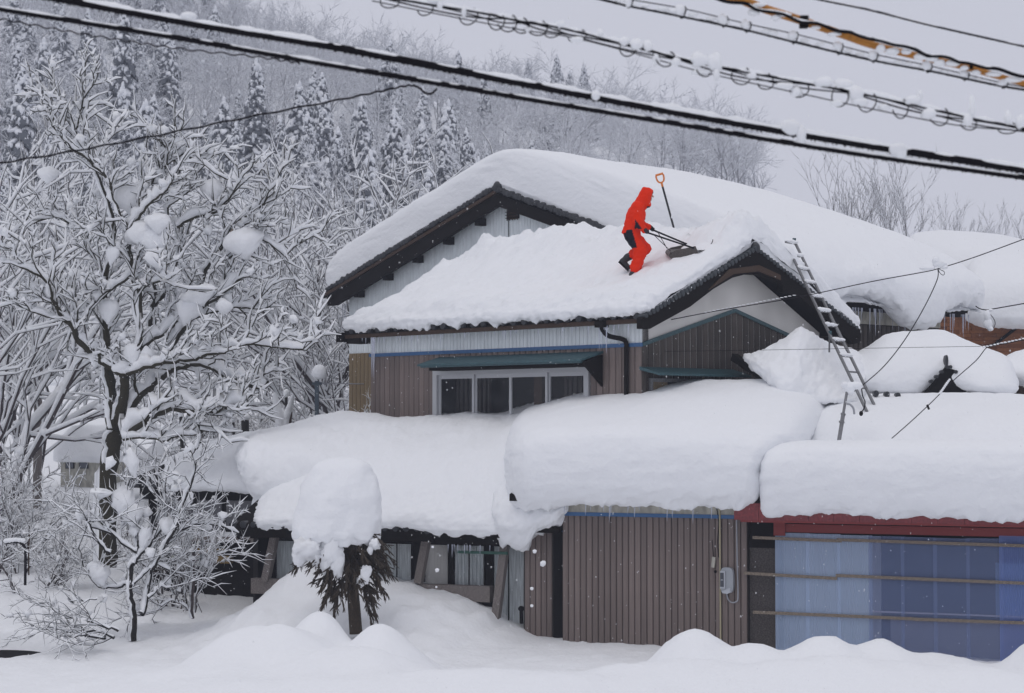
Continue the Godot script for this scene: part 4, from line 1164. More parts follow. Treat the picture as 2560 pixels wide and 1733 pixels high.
	stick(o, "downpipe", M.dark_wood, pl([Vector3(0.9, 7.9, 0.2), Vector3(0.2, 7.35, 0.1), Vector3(-0.1, 7.25, 0.08), Vector3(-0.12, 5.5, 0.08)]), 0.045)
	var w := Node3D.new()
	w.name = "window"
	o.add_child(w)
	boxy(w, "frame", M.alloy, Vector3(0.95, 5.6, 0.02), Vector3(3.0, 6.85, 0.05))
	boxy(w, "pane", mat(0.04, 0.045, 0.05, 0.1), Vector3(1.03, 5.7, 0.051), Vector3(1.5, 6.7, 0.06))
	boxy(w, "pane", mat(0.04, 0.045, 0.05, 0.1), Vector3(1.72, 5.7, 0.051), Vector3(2.9, 6.7, 0.06))
	icicles(o, Vector3(0.2, 7.95, 0.3), Vector3(3.5, 7.9, 0.3), 14, 0.9)
	roof_snow("brick_house_snow", "snow hanging over the eave of the orange brown brick house", snow_body(d3.call([
		[2400, 800, 54.0, 2402, 795, 53.2, 2404, 760, 53.0, 2408, 700, 53.6, 2412, 655, 56.0, 2412, 680, 58.0], [2455, 815, 54.0, 2457, 812, 53.0, 2460, 770, 52.8, 2462, 690, 53.6, 2462, 640, 56.5, 2462, 670, 59.0], [2520, 818, 54.0, 2520, 815, 53.0, 2520, 775, 52.8, 2520, 690, 53.6, 2520, 636, 57.0, 2520, 670, 60.0], [2600, 822, 54.0, 2600, 818, 53.0, 2600, 780, 52.8, 2600, 695, 53.6, 2600, 640, 57.0, 2600, 670, 60.0], [2760, 830, 54.0, 2760, 826, 53.0, 2760, 780, 52.8, 2760, 700, 53.6, 2760, 650, 57.0, 2760, 680, 60.0]]), 0.12, 50, Vector2(0.5, 0.3), 0.04, 0.12))
	roof_snow("far_roof_snow", "wide snow roof on the skyline behind the far end of the farmhouse", snow_body(d3.call([
		[2240, 720, 64.0, 2244, 715, 63.0, 2250, 680, 63.0, 2260, 610, 65.0, 2265, 588, 69.0, 2265, 640, 74.0], [2320, 720, 63.0, 2322, 715, 62.0, 2326, 660, 62.0, 2335, 600, 64.0, 2340, 578, 69.0, 2340, 640, 74.0], [2420, 720, 62.0, 2422, 715, 61.0, 2426, 660, 61.0, 2435, 605, 63.0, 2440, 582, 68.0, 2440, 640, 73.0], [2520, 720, 61.0, 2520, 715, 60.0, 2524, 670, 60.0, 2530, 622, 62.0, 2535, 594, 67.0, 2535, 640, 72.0], [2600, 725, 60.0, 2602, 722, 59.0, 2604, 690, 59.0, 2606, 650, 61.0, 2606, 625, 66.0, 2606, 650, 71.0]]), 0.15, 50, Vector2(0.8, 0.6), 0.04, 0.0))
	var fh := thing("far_house", "walls of the house under the wide snow roof on the skyline", "house", Transform3D(Basis.IDENTITY, at(2430, 720, 66.0)))
	boxy(fh, "wall", M.cream, Vector3(-2.2, -7.0, -4.0), Vector3(2.6, 0.4, 2.0))
	# village beyond the bare trees, left
	house_far("cream_house", "cream house seen through the twigs left of the big bare tree", Vector2(195, 1118), 64.0, 0.6, 0.55, 3.0, M.cream)
	house_far("ochre_house", "ochre shed half hidden by twigs left of the farmhouse corner", Vector2(705, 1050), 62.0, 1.5, 0.8, 3.0, M.ochre)
	house_far("snowed_in_hut", "low hut with a thick snow cap behind the big bare tree", Vector2(520, 1085), 60.0, 2.2, 0.4, 3.0, M.dark_wood)
	house_far("back_garden_hut", "hut under a broad white roof at the left edge", Vector2(230, 985), 80.0, 4.5, 0.35, 5.0, M.cream)

func house_far(called: String, label: String, foot: Vector2, d: float, half: float, tall: float, deep: float, m: Material) -> void:
	var p := at(foot.x, foot.y, d)
	p.y = minf(p.y, ground_height(p.x, d) + 0.4)
	var o := thing(called, label, "house", Transform3D(Basis(Vector3.UP, deg_to_rad(-14.0)), p))
	boxy(o, "wall", m, Vector3(-half, -2.5, -deep), Vector3(half, tall, 0))
	var b := Mb.new()
	b.prism(PackedVector2Array([Vector2(-half, tall), Vector2(half, tall), Vector2(0, tall + half * 0.45)]), -deep, 0)
	part(o, "gable", b, m)
	for k in 2:
		var w := boxy(o, "window", M.dark_wood, Vector3(-half * 0.7 + k * half * 0.8, tall * 0.35, 0.0), Vector3(-half * 0.2 + k * half * 0.8, tall * 0.75, 0.04))
		boxy(w, "pane", mat(0.1, 0.11, 0.13, 0.15), Vector3(-half * 0.66 + k * half * 0.8, tall * 0.39, 0.041), Vector3(-half * 0.24 + k * half * 0.8, tall * 0.71, 0.05))
	var secs := []
	for k in 5:
		var z := 0.5 - k * (deep + 1.0) / 4.0
		var q := PackedVector3Array()
		for e in [[-1.1, -0.1], [-1.25, 0.1], [-1.2, 0.55], [-0.7, 0.95], [0.0, 1.2], [0.7, 0.95], [1.2, 0.55], [1.25, 0.1], [1.1, -0.1]]:
			q.append(Vector3(e[0] * half, tall + half * 0.45 * (1.0 - absf(e[0]) / 1.1) + 0.65 * (e[1] + 0.0) - (0.1 if absf(e[0]) > 1.0 else 0.0), z))
		secs.append(q)
	part(o, "roof_snow", snow_body(secs, 0.25, 26, Vector2(0.4, 0.4), 0.06, 0.0), M.snow)

# ---------- trees ----------
func turned(d: Vector3, ang: float, roll: float) -> Vector3:
	var s := d.cross(Vector3.UP if absf(d.y) < 0.95 else Vector3.RIGHT).normalized()
	return (d * cos(ang) + (s * cos(roll) + s.cross(d) * sin(roll)) * sin(ang)).normalized()

# snow caught between two branches that part at p
func web(sn: Mb, p: Vector3, d1: Vector3, d2: Vector3, l: float, w: float) -> void:
	var q := d1.cross(d2)
	if q.length() < 0.15:
		return
	q = q.normalized()
	for side in [1.0, -1.0]:
		var at_ := sn.v.size()
		for t in [[0.0, 0.4], [0.45, 0.9], [0.9, 1.0], [1.06, 0.0]]:
			for k in 4:
				var s := k / 3.0
				var d := d1.slerp(d2, s)
				var sag := 1.0 - 0.4 * sin(PI * s) * (0.6 + 0.8 * absf(nz.get_noise_3dv(p * 5.0)))
				var th: float = w * t[1] * sqrt(sin(PI * clampf(s, 0.04, 0.96)))
				sn.add(p + d * l * sag * t[0] + q * side * th, (q * side + Vector3.UP * t[0] * 0.5).normalized())
		for r in 3:
			for k in 3:
				var a := at_ + r * 4 + k
				sn.tri(a, a + 1, a + 5)
				sn.tri(a, a + 5, a + 4)

# one bough with its twigs: o.kids per level, o.up how it bends, o.deep how much snow lies on it
func grow(bk: Mb, sn: Mb, p: Vector3, d: Vector3, l: float, r: float, lv: int, o: Dictionary) -> void:
	var k := 5 if lv > 1 else 4 if lv == 1 else 3
	var pts := PackedVector3Array([p])
	var rad := PackedFloat32Array([r])
	var dirs := [d]
	var bend: float = o.bend
	for i in range(1, k):
		d = (d + Vector3(rng.randfn(0, bend), rng.randfn(0, bend) + o.up * (1.0 if lv > 0 else 0.6), rng.randfn(0, bend))).normalized()
		p += d * l / (k - 1)
		pts.append(p)
		dirs.append(d)
		rad.append(r * lerpf(1.0, 0.3 if lv > 0 else 0.12, float(i) / (k - 1)))
	bk.tube(pts, rad, 7 if r > 0.08 else 5 if r > 0.03 else 4 if r > 0.012 else 3, sn, o.deep * clampf(0.45 + r * 9.0, 0.5, 1.5), rng.randf())
	if lv <= 0:
		return
	var n: int = o.kids[lv - 1]
	for i in n:
		var t: float = lerpf(o.first, 1.0, (i + rng.randf() * 0.8) / n)
		var q := t * (k - 1)
		var a := mini(int(q), k - 2)
		var at_ := pts[a].lerp(pts[a + 1], q - a)
		var dd := turned(dirs[mini(a + 1, k - 1)], rng.randf_range(o.spread * 0.55, o.spread * 1.15), i * 2.4 + rng.randf() * 1.2)
		if o.has("flat"):
			dd = (dd * Vector3(1, 0.75, 1)).normalized()
		if sn and rng.randf() < o.get("web", 0.0) and dd.y > -0.1 and dirs[a].y > -0.2:
			web(sn, at_, dirs[mini(a + 1, k - 1)], dd, minf(l * rng.randf_range(0.1, 0.25), o.get("webmax", 0.3)), 0.02 + minf(l, 1.0) * 0.03)
		grow(bk, sn, at_, dd, l * rng.randf_range(0.42, 0.68) * (1.15 - 0.35 * t), maxf(lerpf(rad[a], rad[a + 1], q - a) * 0.6, o.thin), lv - 1, o)
		if sn and lv > 0 and rng.randf() < o.clump:
			var s: float = rng.randf_range(0.5, 1.3) * o.lump
			sn.blob(at_ + dd * s * 0.6 + Vector3(0, s * 0.3, 0), Vector3(s * 0.75, s * rng.randf_range(0.5, 0.9), s * 0.75), nf, 0.7, 6, 8, Basis(Vector3.FORWARD, rng.randf_range(-0.8, 0.8)), 0.0, 0.6)

func bare_tree(called: String, h: float, stems: int, o: Dictionary, bm: Material, sm: Material, lv := 3) -> Node3D:
	var root := Node3D.new()
	root.name = called
	var bk := Mb.new()
	var sn := Mb.new()
	for k in stems:
		var lean: float = o.lean * (0.3 + rng.randf())
		var d := turned(Vector3.UP, lean, k * TAU / stems + rng.randf())
		grow(bk, sn, Vector3(rng.randfn(0, 0.12) * (stems - 1), -0.6, rng.randfn(0, 0.12) * (stems - 1)), d, h * rng.randf_range(0.8, 1.0), o.r * rng.randf_range(0.8, 1.1), lv, o)
	part(root, "branches", bk, bm)
	part(root, "snow", sn, sm)
	return root

func conifer(h: float, wide: float, heavy: float) -> Node3D:
	var root := Node3D.new()
	root.name = "snowy_conifer"
	var bk := Mb.new()
	bk.tube(pl([Vector3(0, -1, 0), Vector3(0, h * 0.5, 0), Vector3(0, h, 0)]), PackedFloat32Array([0.2, 0.13, 0.02]), 6)
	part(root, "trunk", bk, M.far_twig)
	var nd := Mb.new()
	var sn := Mb.new()
	var y := 0.7
	while y < h - 0.1:
		var t := y / h
		var reach := wide * pow(1.0 - t, 0.75) + 0.12
		var n := 5 + int(4.0 * (1.0 - t))
		for k in n:
			var a := TAU * k / n + y * 2.1 + rng.randf_range(-0.35, 0.35)
			var rr := reach * rng.randf_range(0.65, 1.1)
			var out := Vector3(cos(a), 0, sin(a))
			var base := Vector3(0, y + rng.randf_range(-0.15, 0.15), 0)
			var tip := base + out * rr + Vector3(0, -rr * rng.randf_range(0.35, 0.75), 0)
			var side := Vector3(-out.z, 0, out.x)
			var w := 0.16 + rr * 0.17
			for j in 4:                       # hanging fans of needles
				var c := base.lerp(tip, 0.35 + j * 0.2)
				var i := nd.add(c - side * w, out)
				nd.add(c + side * w, out)
				nd.add(c + side * w * rng.randf_range(-0.4, 0.9) + Vector3(0, -w * rng.randf_range(0.9, 1.7), 0) + out * 0.12, out)
				nd.add(c - side * w * rng.randf_range(0.2, 0.9) + Vector3(0, -w * rng.randf_range(0.7, 1.5), 0) - out * 0.05, out)
				nd.tri(i, i + 1, i + 2)
				nd.tri(i, i + 2, i + 3)
			if rng.randf() < heavy:
				var slope := (tip - base).normalized()
				var bs := Basis(slope, side.cross(slope) * -1.0, side)
				var q := rng.randf_range(0.6, 1.2)
				sn.blob(base.lerp(tip, rng.randf_range(0.4, 0.7)) + Vector3(0, 0.07, 0), Vector3(rr * 0.4 * q + 0.08, 0.13 * q + 0.04, w * 0.85 * q), nf, 0.7, 5, 7, bs)
				for e in 3:
					if rng.randf() < 0.7:
						sn.blob(base.lerp(tip, rng.randf_range(0.75, 1.05)) + side * w * rng.randf_range(-0.8, 0.8) + Vector3(0, rng.randf_range(-0.16, 0.02), 0), Vector3(0.11, rng.randf_range(0.1, 0.26), 0.11) * q, nf, 0.7, 4, 6)
		y += lerpf(0.42, 0.26, t)
	sn.blob(Vector3(0, h, 0), Vector3(0.14, 0.4, 0.14), nz, 0.3, 6, 7)
	part(root, "needles", nd, M.needles)
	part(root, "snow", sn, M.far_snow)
	return root

func set_tree(proto: Node3D, used: Dictionary, p: Vector3, size: float, turn: float, label: String, group: String) -> void:
	var o: Node3D = proto
	if used.has(proto):
		o = proto.duplicate()
	used[proto] = true
	o.name = numbered(str(proto.name).rstrip("0123456789").trim_suffix("_"), self)
	add_child(o)
	o.transform = Transform3D(Basis(Vector3.UP, turn).scaled(Vector3.ONE * size), p)
	tag(o, label, "tree", group)

func where(px: float, d: float, called: String) -> String:   # how someone would point at a tree on the hillside
	var beside := "beyond the big tree's right tips"
	if px < 120: beside = "at the left edge"
	elif px < 330: beside = "above the big tree's left stems"
	elif px < 560: beside = "above the big tree's right boughs"
	elif px < 740: beside = "between big tree and farmhouse"
	elif px < 960: beside = "left of the farmhouse roof"
	elif px < 1160: beside = "left of the farmhouse ridge"
	elif px < 1340: beside = "above the near ridge end"
	elif px < 1560: beside = "above the ridge's left half"
	elif px < 1760: beside = "above the orange shovel"
	else: beside = "by the far ridge end"
	var high := "on the skyline"
	if d < 105: high = "at the hill's foot"
	elif d < 135: high = "on the lower hill"
	elif d < 165: high = "on the middle hill"
	elif d < 188: high = "on the upper hill"
	return "%s %s %s" % [called, high, beside]

var hill_trees := {}                     # label -> trees that answer to it

func hill_tree(proto: Node3D, used: Dictionary, p: Vector3, size: float, px: float, d: float, called: String, group: String) -> void:
	var label := where(px, d, called)
	set_tree(proto, used, p, size, rng.randf() * TAU, label, group)
	if not hill_trees.has(label):
		hill_trees[label] = []
	hill_trees[label].append([px, get_child(get_child_count() - 1)])

func tell_apart() -> void:
	var order := ["leftmost", "second from left", "third from left", "fourth from left", "fifth from left", "sixth from left", "seventh from left", "eighth from left"]
	for label in hill_trees:
		var a: Array = hill_trees[label]
		if a.size() > 1:
			a.sort_custom(func(p, q): return p[0] < q[0])
			for k in a.size():
				a[k][1].set_meta("label", "%s, %s" % [label, order[mini(k, 7)]] if k < a.size() - 1 or k == 1 else label + ", rightmost")

func make_hill_forest() -> void:
	var used := {}
	var cons := [conifer(9.0, 1.9, 0.95), conifer(8.0, 2.1, 1.0), conifer(10.5, 1.8, 0.9), conifer(9.5, 2.3, 1.0)]
	var o := {"kids": [6, 7, 9], "up": 0.05, "bend": 0.18, "spread": 0.75, "first": 0.25, "thin": 0.009, "deep": 0.1, "clump": 0.02, "lump": 0.2, "web": 0.2, "lean": 0.12, "r": 0.13}
	var bares := []
	for k in 4:
		o.spread = [0.75, 0.6, 0.9, 0.7][k]
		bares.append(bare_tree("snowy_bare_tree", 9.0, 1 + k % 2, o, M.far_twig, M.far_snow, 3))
	var spots := []
	var d := 84.0
	while d < 212.0:
		var px := -140.0 + rng.randf() * 60.0
		while px < 1900.0:
			var w := 5000.0 / d
			if px < 1250.0 or d > 128.0 + (px - 1250.0) * 0.05:
				spots.append([px, d + rng.randf_range(-3, 3), (px - 1280.0) / F * d])
			px += w * rng.randf_range(1.7, 3.3) * (1.0 if px < 1300.0 else 1.5)
		d += 6.5 + d * 0.012
	var count := [0, 0]
	for q in spots:
		var y := ground_height(q[2], q[1])
		var dense := nz.get_noise_2d(q[2] * 0.06 + 9.0, q[1] * 0.05)
		var chance := 0.66 + dense * 1.3 if q[1] < 150.0 and q[0] < 1250.0 else 0.14 + dense * 0.7 if q[0] < 1500.0 else 0.0
		var con := rng.randf() < chance
		if count[int(con)] >= 298:
			continue
		count[int(con)] += 1
		var size := rng.randf_range(0.45, 0.85)
		var tall := "small" if size < 0.58 else "medium" if size < 0.72 else "tall"
		var proto: Node3D = cons[rng.randi() % 4] if con else bares[rng.randi() % 4]
		hill_tree(proto, used, Vector3(q[2], y - 0.3, -q[1]), size, q[0], q[1], tall + (" snowy conifer" if con else " frosted tree"), "conifers on the hillside" if con else "bare trees on the hillside")
	# tips on the skyline and conifers that stand clear of their neighbours
	for q in [[1392, 150, 190, 0.7], [1425, 165, 186, 0.6], [1460, 175, 192, 0.7], [975, 80, 150, 0.7], [770, 305, 106, 0.62], [845, 330, 104, 0.75], [985, 300, 106, 0.75], [1165, 330, 108, 0.6], [310, 90, 118, 0.8], [110, 70, 120, 0.85], [45, 120, 116, 0.75], [385, 260, 110, 0.6], [560, 220, 112, 0.75], [640, 200, 116, 0.75], [590, 310, 104, 0.6], [700, 300, 108, 0.6], [420, 130, 124, 0.7], [1055, 350, 104, 0.6], [1110, 370, 110, 0.6]]:
		var p := at(q[0], q[1], q[2])
		hill_tree(cons[rng.randi() % 4], used, p - Vector3(0, 9.0 * q[3], 0), q[3], q[0], q[2], "pointed conifer", "conifers on the hillside")
	tell_apart()

func limb(bk: Mb, sn: Mb, pts: Array, crop: int, d0: float, d1: float, r0: float, r1: float, deep: float, twigs: int, o: Dictionary) -> void:
	var p := PackedVector3Array()
	var n := pts.size() / 2
	for k in n:
		var t := float(k) / (n - 1)
		p.append(at(pts[k * 2] / 2.622, pts[k * 2 + 1] / 2.622 + (560.0 if crop == 4 else 0.0), lerpf(d0, d1, t)))
	var m := n * 3
	var q := spline(p, m)
	var rad := PackedFloat32Array()
	for k in m:
		rad.append(lerpf(r0, r1, float(k) / (m - 1)) * (1.0 + 0.08 * sin(k * 1.9)))
		q[k] += Vector3(rng.randfn(0, 0.012), rng.randfn(0, 0.012), rng.randfn(0, 0.012))
	bk.tube(q, rad, 8, sn, deep * 1.35, rng.randf())
	for i in twigs:
		var t := lerpf(0.2, 1.0, (i + rng.randf()) / twigs) * (m - 1)
		var a := mini(int(t), m - 2)
		var d := turned((q[a + 1] - q[a]).normalized(), rng.randf_range(0.4, 1.0), rng.randf() * TAU)
		d = (d + Vector3(0, 0.35, 0)).normalized()
		grow(bk, sn, q[a].lerp(q[a + 1], t - a), d, rng.randf_range(0.45, 1.2), maxf(rad[a] * 0.4, o.thin * 1.3), 2 if rng.randf() < 0.3 else 1, o)

func make_near_trees() -> void:
	# the big bare tree: each limb followed by eye, twigs grown on it
	var root := thing("big_bare_tree", "big spreading bare tree with dark limbs carrying thick snow, left of the farmhouse", "tree")
	var bk := Mb.new()
	var sn := Mb.new()
	var o := {"kids": [4, 4], "up": 0.05, "bend": 0.22, "spread": 0.7, "first": 0.25, "thin": 0.014, "deep": 0.17, "clump": 0.07, "lump": 0.13, "web": 0.5, "webmax": 0.42}
	var D := 42.0
	limb(bk, sn, [700, 2250, 705, 1900, 715, 1560, 735, 1430, 745, 1350], 4, D, D, 0.2, 0.19, 0.05, 0, o)
	limb(bk, sn, [745, 1370, 728, 1200, 715, 1050, 705, 940, 680, 900, 650, 870], 4, D, D, 0.15, 0.1, 0.06, 2, o)
	limb(bk, sn, [655, 880, 600, 835, 540, 795, 500, 730, 490, 690, 400, 600, 370, 540, 345, 500, 310, 390, 220, 320, 130, 290], 4, D, D - 1.0, 0.085, 0.02, 0.14, 12, o)
	limb(bk, sn, [490, 700, 440, 640, 330, 610, 200, 575], 4, D, D - 0.8, 0.03, 0.012, 0.1, 6, o)
	limb(bk, sn, [700, 900, 695, 780, 690, 600, 685, 430, 672, 340, 600, 180, 540, 60, 470, 0], 4, D, D + 0.8, 0.085, 0.03, 0.08, 12, o)
	limb(bk, sn, [685, 340, 720, 220, 738, 100, 745, 0], 4, D, D, 0.06, 0.05, 0.05, 3, o)
	limb(bk, sn, [735, 1573, 738, 1450, 690, 1290, 640, 1150, 600, 1040, 540, 960, 495, 870, 460, 760, 410, 680], 1, D, D - 0.6, 0.05, 0.012, 0.1, 14, o)
	limb(bk, sn, [495, 860, 530, 700, 565, 605], 1, D - 0.4, D - 0.5, 0.022, 0.01, 0.08, 6, o)
	limb(bk, sn, [640, 1150, 660, 1000, 720, 900, 800, 760], 1, D, D + 0.6, 0.025, 0.01, 0.1, 6, o)
	limb(bk, sn, [750, 1345, 790, 1220, 812, 1120, 822, 1000], 4, D, D - 0.2, 0.13, 0.1, 0.05, 2, o)
	limb(bk, sn, [822, 1005, 740, 950, 665, 910, 650, 850], 4, D - 0.2, D - 0.4, 0.07, 0.035, 0.14, 4, o)
	limb(bk, sn, [822, 1000, 900, 960, 985, 935, 1080, 912, 1190, 900, 1300, 880, 1345, 862, 1480, 850], 4, D - 0.2, D - 1.2, 0.05, 0.025, 0.2, 8, o)
	limb(bk, sn, [1340, 862, 1450, 815, 1600, 795, 1760, 800, 1850, 812, 1990, 828, 2090, 770], 4, D - 1.0, D - 1.4, 0.03, 0.01, 0.14, 10, o)
	limb(bk, sn, [850, 935, 880, 870, 905, 830, 912, 720, 915, 600, 910, 430, 870, 345, 850, 200, 835, 90, 850, 30, 900, -40], 4, D - 0.2, D + 0.2, 0.085, 0.045, 0.06, 10, o)
	limb(bk, sn, [830, 1573, 842, 1510, 790, 1420, 735, 1280, 720, 1200, 640, 1110, 560, 1030, 460, 960, 380, 870, 300, 770], 1, D, D - 0.8, 0.045, 0.012, 0.12, 14, o)
	limb(bk, sn, [860, 330, 760, 410, 690, 450, 620, 520], 4, D, D - 0.6, 0.04, 0.02, 0.14, 5, o)
	limb(bk, sn, [842, 1510, 900, 1440, 960, 1360, 1040, 1290, 1100, 1240], 1, D, D - 0.4, 0.035, 0.015, 0.2, 8, o)
	limb(bk, sn, [880, 1320, 930, 1260, 990, 1200, 1040, 1120, 1150, 1040, 1250, 985], 1, D + 0.4, D + 0.2, 0.035, 0.01, 0.14, 12, o)
	limb(bk, sn, [1050, 1120, 1060, 1050, 1100, 980, 1110, 930], 1, D + 0.3, D + 0.2, 0.02, 0.01, 0.1, 4, o)
	limb(bk, sn, [910, 440, 980, 395, 1060, 375, 1130, 350], 4, D, D - 0.6, 0.04, 0.015, 0.16, 5, o)
	limb(bk, sn, [985, 670, 1000, 570, 1060, 470, 1110, 385, 1180, 200, 1190, 170], 4, D + 0.8, D + 1.0, 0.06, 0.025, 0.06, 6, o)
	limb(bk, sn, [1000, 540, 1015, 450, 1020, 400], 4, D + 0.8, D + 0.8, 0.05, 0.04, 0.04, 3, o)
	limb(bk, sn, [815, 1250, 870, 1180, 950, 1090, 1010, 1040, 1020, 960, 1080, 860, 1130, 780, 1200, 680], 4, D, D + 0.8, 0.1, 0.06, 0.16, 5, o)
	limb(bk, sn, [1110, 820, 1180, 720, 1230, 640, 1225, 590, 1300, 560, 1400, 500, 1500, 420, 1610, 335], 4, D + 0.5, D + 0.2, 0.06, 0.025, 0.2, 9, o)
	limb(bk, sn, [1225, 640, 1330, 600, 1450, 560, 1600, 550, 1700, 560], 4, D + 0.6, D + 0.4, 0.03, 0.012, 0.18, 8, o)
	limb(bk, sn, [910, 830, 1000, 760, 1080, 715, 1160, 640, 1210, 570], 4, D, D + 0.5, 0.05, 0.03, 0.2, 6, o)
	limb(bk, sn, [1300, 420, 1340, 320, 1385, 255, 1440, 170, 1500, 90, 1560, 40, 1630, -20, 1700, -60], 4, D + 0.5, D + 0.2, 0.05, 0.015, 0.12, 10, o)
	limb(bk, sn, [1385, 265, 1480, 230, 1560, 180, 1620, 120, 1720, 110, 1800, 150, 1890, 240], 4, D + 0.4, D, 0.03, 0.012, 0.16, 8, o)
	limb(bk, sn, [1160, 1490, 1260, 1430, 1420, 1390, 1500, 1300, 1535, 1240, 1480, 1170], 1, D + 0.5, D, 0.035, 0.012, 0.16, 9, o)
	limb(bk, sn, [1540, 1460, 1640, 1400, 1720, 1340, 1800, 1260], 1, D + 0.3, D, 0.03, 0.01, 0.14, 8, o)
	limb(bk, sn, [1080, 1573, 1100, 1380, 1160, 1270, 1240, 1150], 1, D + 0.6, D + 0.3, 0.025, 0.01, 0.1, 8, o)
	limb(bk, sn, [805, 1395, 870, 1350, 960, 1290, 1040, 1240, 1120, 1215, 1250, 1225, 1400, 1232, 1480, 1205, 1620, 1190], 4, D - 0.2, D - 1.4, 0.075, 0.04, 0.3, 8, o)
	limb(bk, sn, [1060, 1015, 1110, 970, 1190, 940, 1275, 925, 1370, 950, 1480, 1000, 1580, 1035, 1700, 1080, 1760, 1030], 4, D + 0.2, D - 0.8, 0.06, 0.025, 0.24, 9, o)
	limb(bk, sn, [1230, 1230, 1290, 1300, 1320, 1380, 1290, 1480], 4, D - 1.0, D - 1.2, 0.03, 0.015, 0.1, 5, o)
	limb(bk, sn, [810, 1415, 930, 1400, 1060, 1420, 1180, 1390, 1290, 1385], 4, D - 0.3, D - 1.0, 0.03, 0.012, 0.16, 7, o)
	for q in [[530, 480, 0.28, 0.3], [610, 612, 0.5, 0.36], [360, 590, 0.42, 0.34], [385, 605, 0.36, 0.4], [395, 650, 0.3, 0.26], [270, 780, 0.24, 0.3], [330, 890, 0.2, 0.3], [365, 900, 0.15, 0.32], [235, 715, 0.26, 0.18], [320, 500, 0.34, 0.4], [395, 560, 0.3, 0.24], [470, 780, 0.3, 0.34], [500, 740, 0.4, 0.24], [240, 900, 0.22, 0.18], [300, 920, 0.22, 0.16], [120, 440, 0.24, 0.2], [170, 370, 0.2, 0.22], [490, 915, 0.2, 0.3], [520, 1005, 0.3, 0.16], [600, 1005, 0.26, 0.18], [560, 770, 0.2, 0.2], [280, 640, 0.16, 0.24], [190, 690, 0.18, 0.16], [430, 690, 0.22, 0.2]]:
		sn.blob(at(q[0], q[1], D + rng.randf_range(-0.5, 0.4)), Vector3(q[2], q[3] * 0.95, q[2] * 0.7), nz, 0.3, 12, 16, Basis(Vector3.BACK, rng.randf_range(-0.35, 0.35)), 0.0, 0.85)
	part(root, "limbs", bk, M.moss_bark)
	part(root, "snow", sn, M.snow)
	bk = Mb.new()
	bk.bar(at(560, 610, D), at(585, 570, D), 0.09, 0.05)
	part(root, "torn_wood", bk, M.pale_wood)
	# snowy trees near the farmhouse's left wall and at the left edge
	var used := {}
	o = {"kids": [4, 6, 8], "up": 0.05, "bend": 0.24, "spread": 0.78, "first": 0.2, "thin": 0.012, "deep": 0.19, "clump": 0.05, "lump": 0.14, "web": 0.3, "webmax": 0.3, "lean": 0.16, "r": 0.09}
	var dense := []
	for k in 3:
		dense.append(bare_tree("snow_thick_tree", 9.0, 2 + k, o, M.twig, M.snow, 3))
	for q in [[905, 1400, 57.0, 0.95, 0, "bare tree thick with snow close behind the farmhouse's left gable end"], [810, 1400, 58.0, 0.95, 1, "bare tree thick with snow between the farmhouse and the teal post"], [700, 1400, 62.0, 0.75, 2, "bare tree thick with snow behind the right boughs of the big bare tree"], [870, 1500, 68.0, 1.05, 1, "taller snowy bare tree further back behind the farmhouse's left eave"],
			[0, 1400, 56.0, 1.05, 1, "snow-thick bare tree at the left edge of the garden"], [-70, 1400, 52.0, 1.1, 2, "snowy tree whose twigs reach in from beyond the left edge"], [70, 1450, 62.0, 0.9, 0, "snow-thick tree between the left edge and the big bare tree"]]:
		var p := at(q[0], q[1], q[2])
		p.y = ground_height(p.x, q[2]) - 0.2
		set_tree(dense[q[4]], used, p, q[3], rng.randf() * TAU, q[5], "snowy bare trees round the garden")
	# tall bare shoots over the roofs, right
	var up := {"kids": [3, 4, 6], "up": 0.16, "bend": 0.09, "spread": 0.6, "first": 0.3, "thin": 0.014, "deep": 0.1, "clump": 0.02, "lump": 0.16, "web": 0.2, "lean": 0.14, "r": 0.1}
	var ups := [bare_tree("upright_bare_tree", 10.0, 3, up, M.twig, M.far_snow, 3), bare_tree("upright_bare_tree", 10.0, 4, up, M.twig, M.far_snow, 3)]
	for q in [[2105, 420, 88.0, 0.5, 0, "upright bare tree on the skyline, first past the ridge's far end"], [2190, 455, 90.0, 0.46, 1, "upright bare tree on the skyline, second past the ridge's far end"], [2262, 440, 88.0, 0.5, 0, "upright bare tree on the skyline, third past the ridge's far end"], [2390, 530, 94.0, 0.34, 1, "forked bare tree above the wide far snow roof"], [2480, 545, 96.0, 0.32, 0, "thin bare tree at the right end of the wide far snow roof"], [2590, 575, 94.0, 0.34, 1, "bare tree rising at the right edge behind the far roof"]]:
		var p := at(q[0], q[1], q[2])
		set_tree(ups[q[4]], used, p - Vector3(0, 11.6 * q[3], 0), q[3], rng.randf() * TAU, q[5], "bare trees over the right-hand roofs")
	# garden shrubs in front of the big tree
	var sh := {"kids": [4, 4, 6], "up": 0.03, "bend": 0.26, "spread": 0.85, "first": 0.2, "thin": 0.006, "deep": 0.06, "clump": 0.02, "lump": 0.1, "web": 0.25, "webmax": 0.16, "lean": 0.5, "r": 0.05}
	var shrubs := []
	for k in 3:
		shrubs.append(bare_tree("garden_shrub", 2.6, 3 + k, sh, M.twig, M.snow, 3))
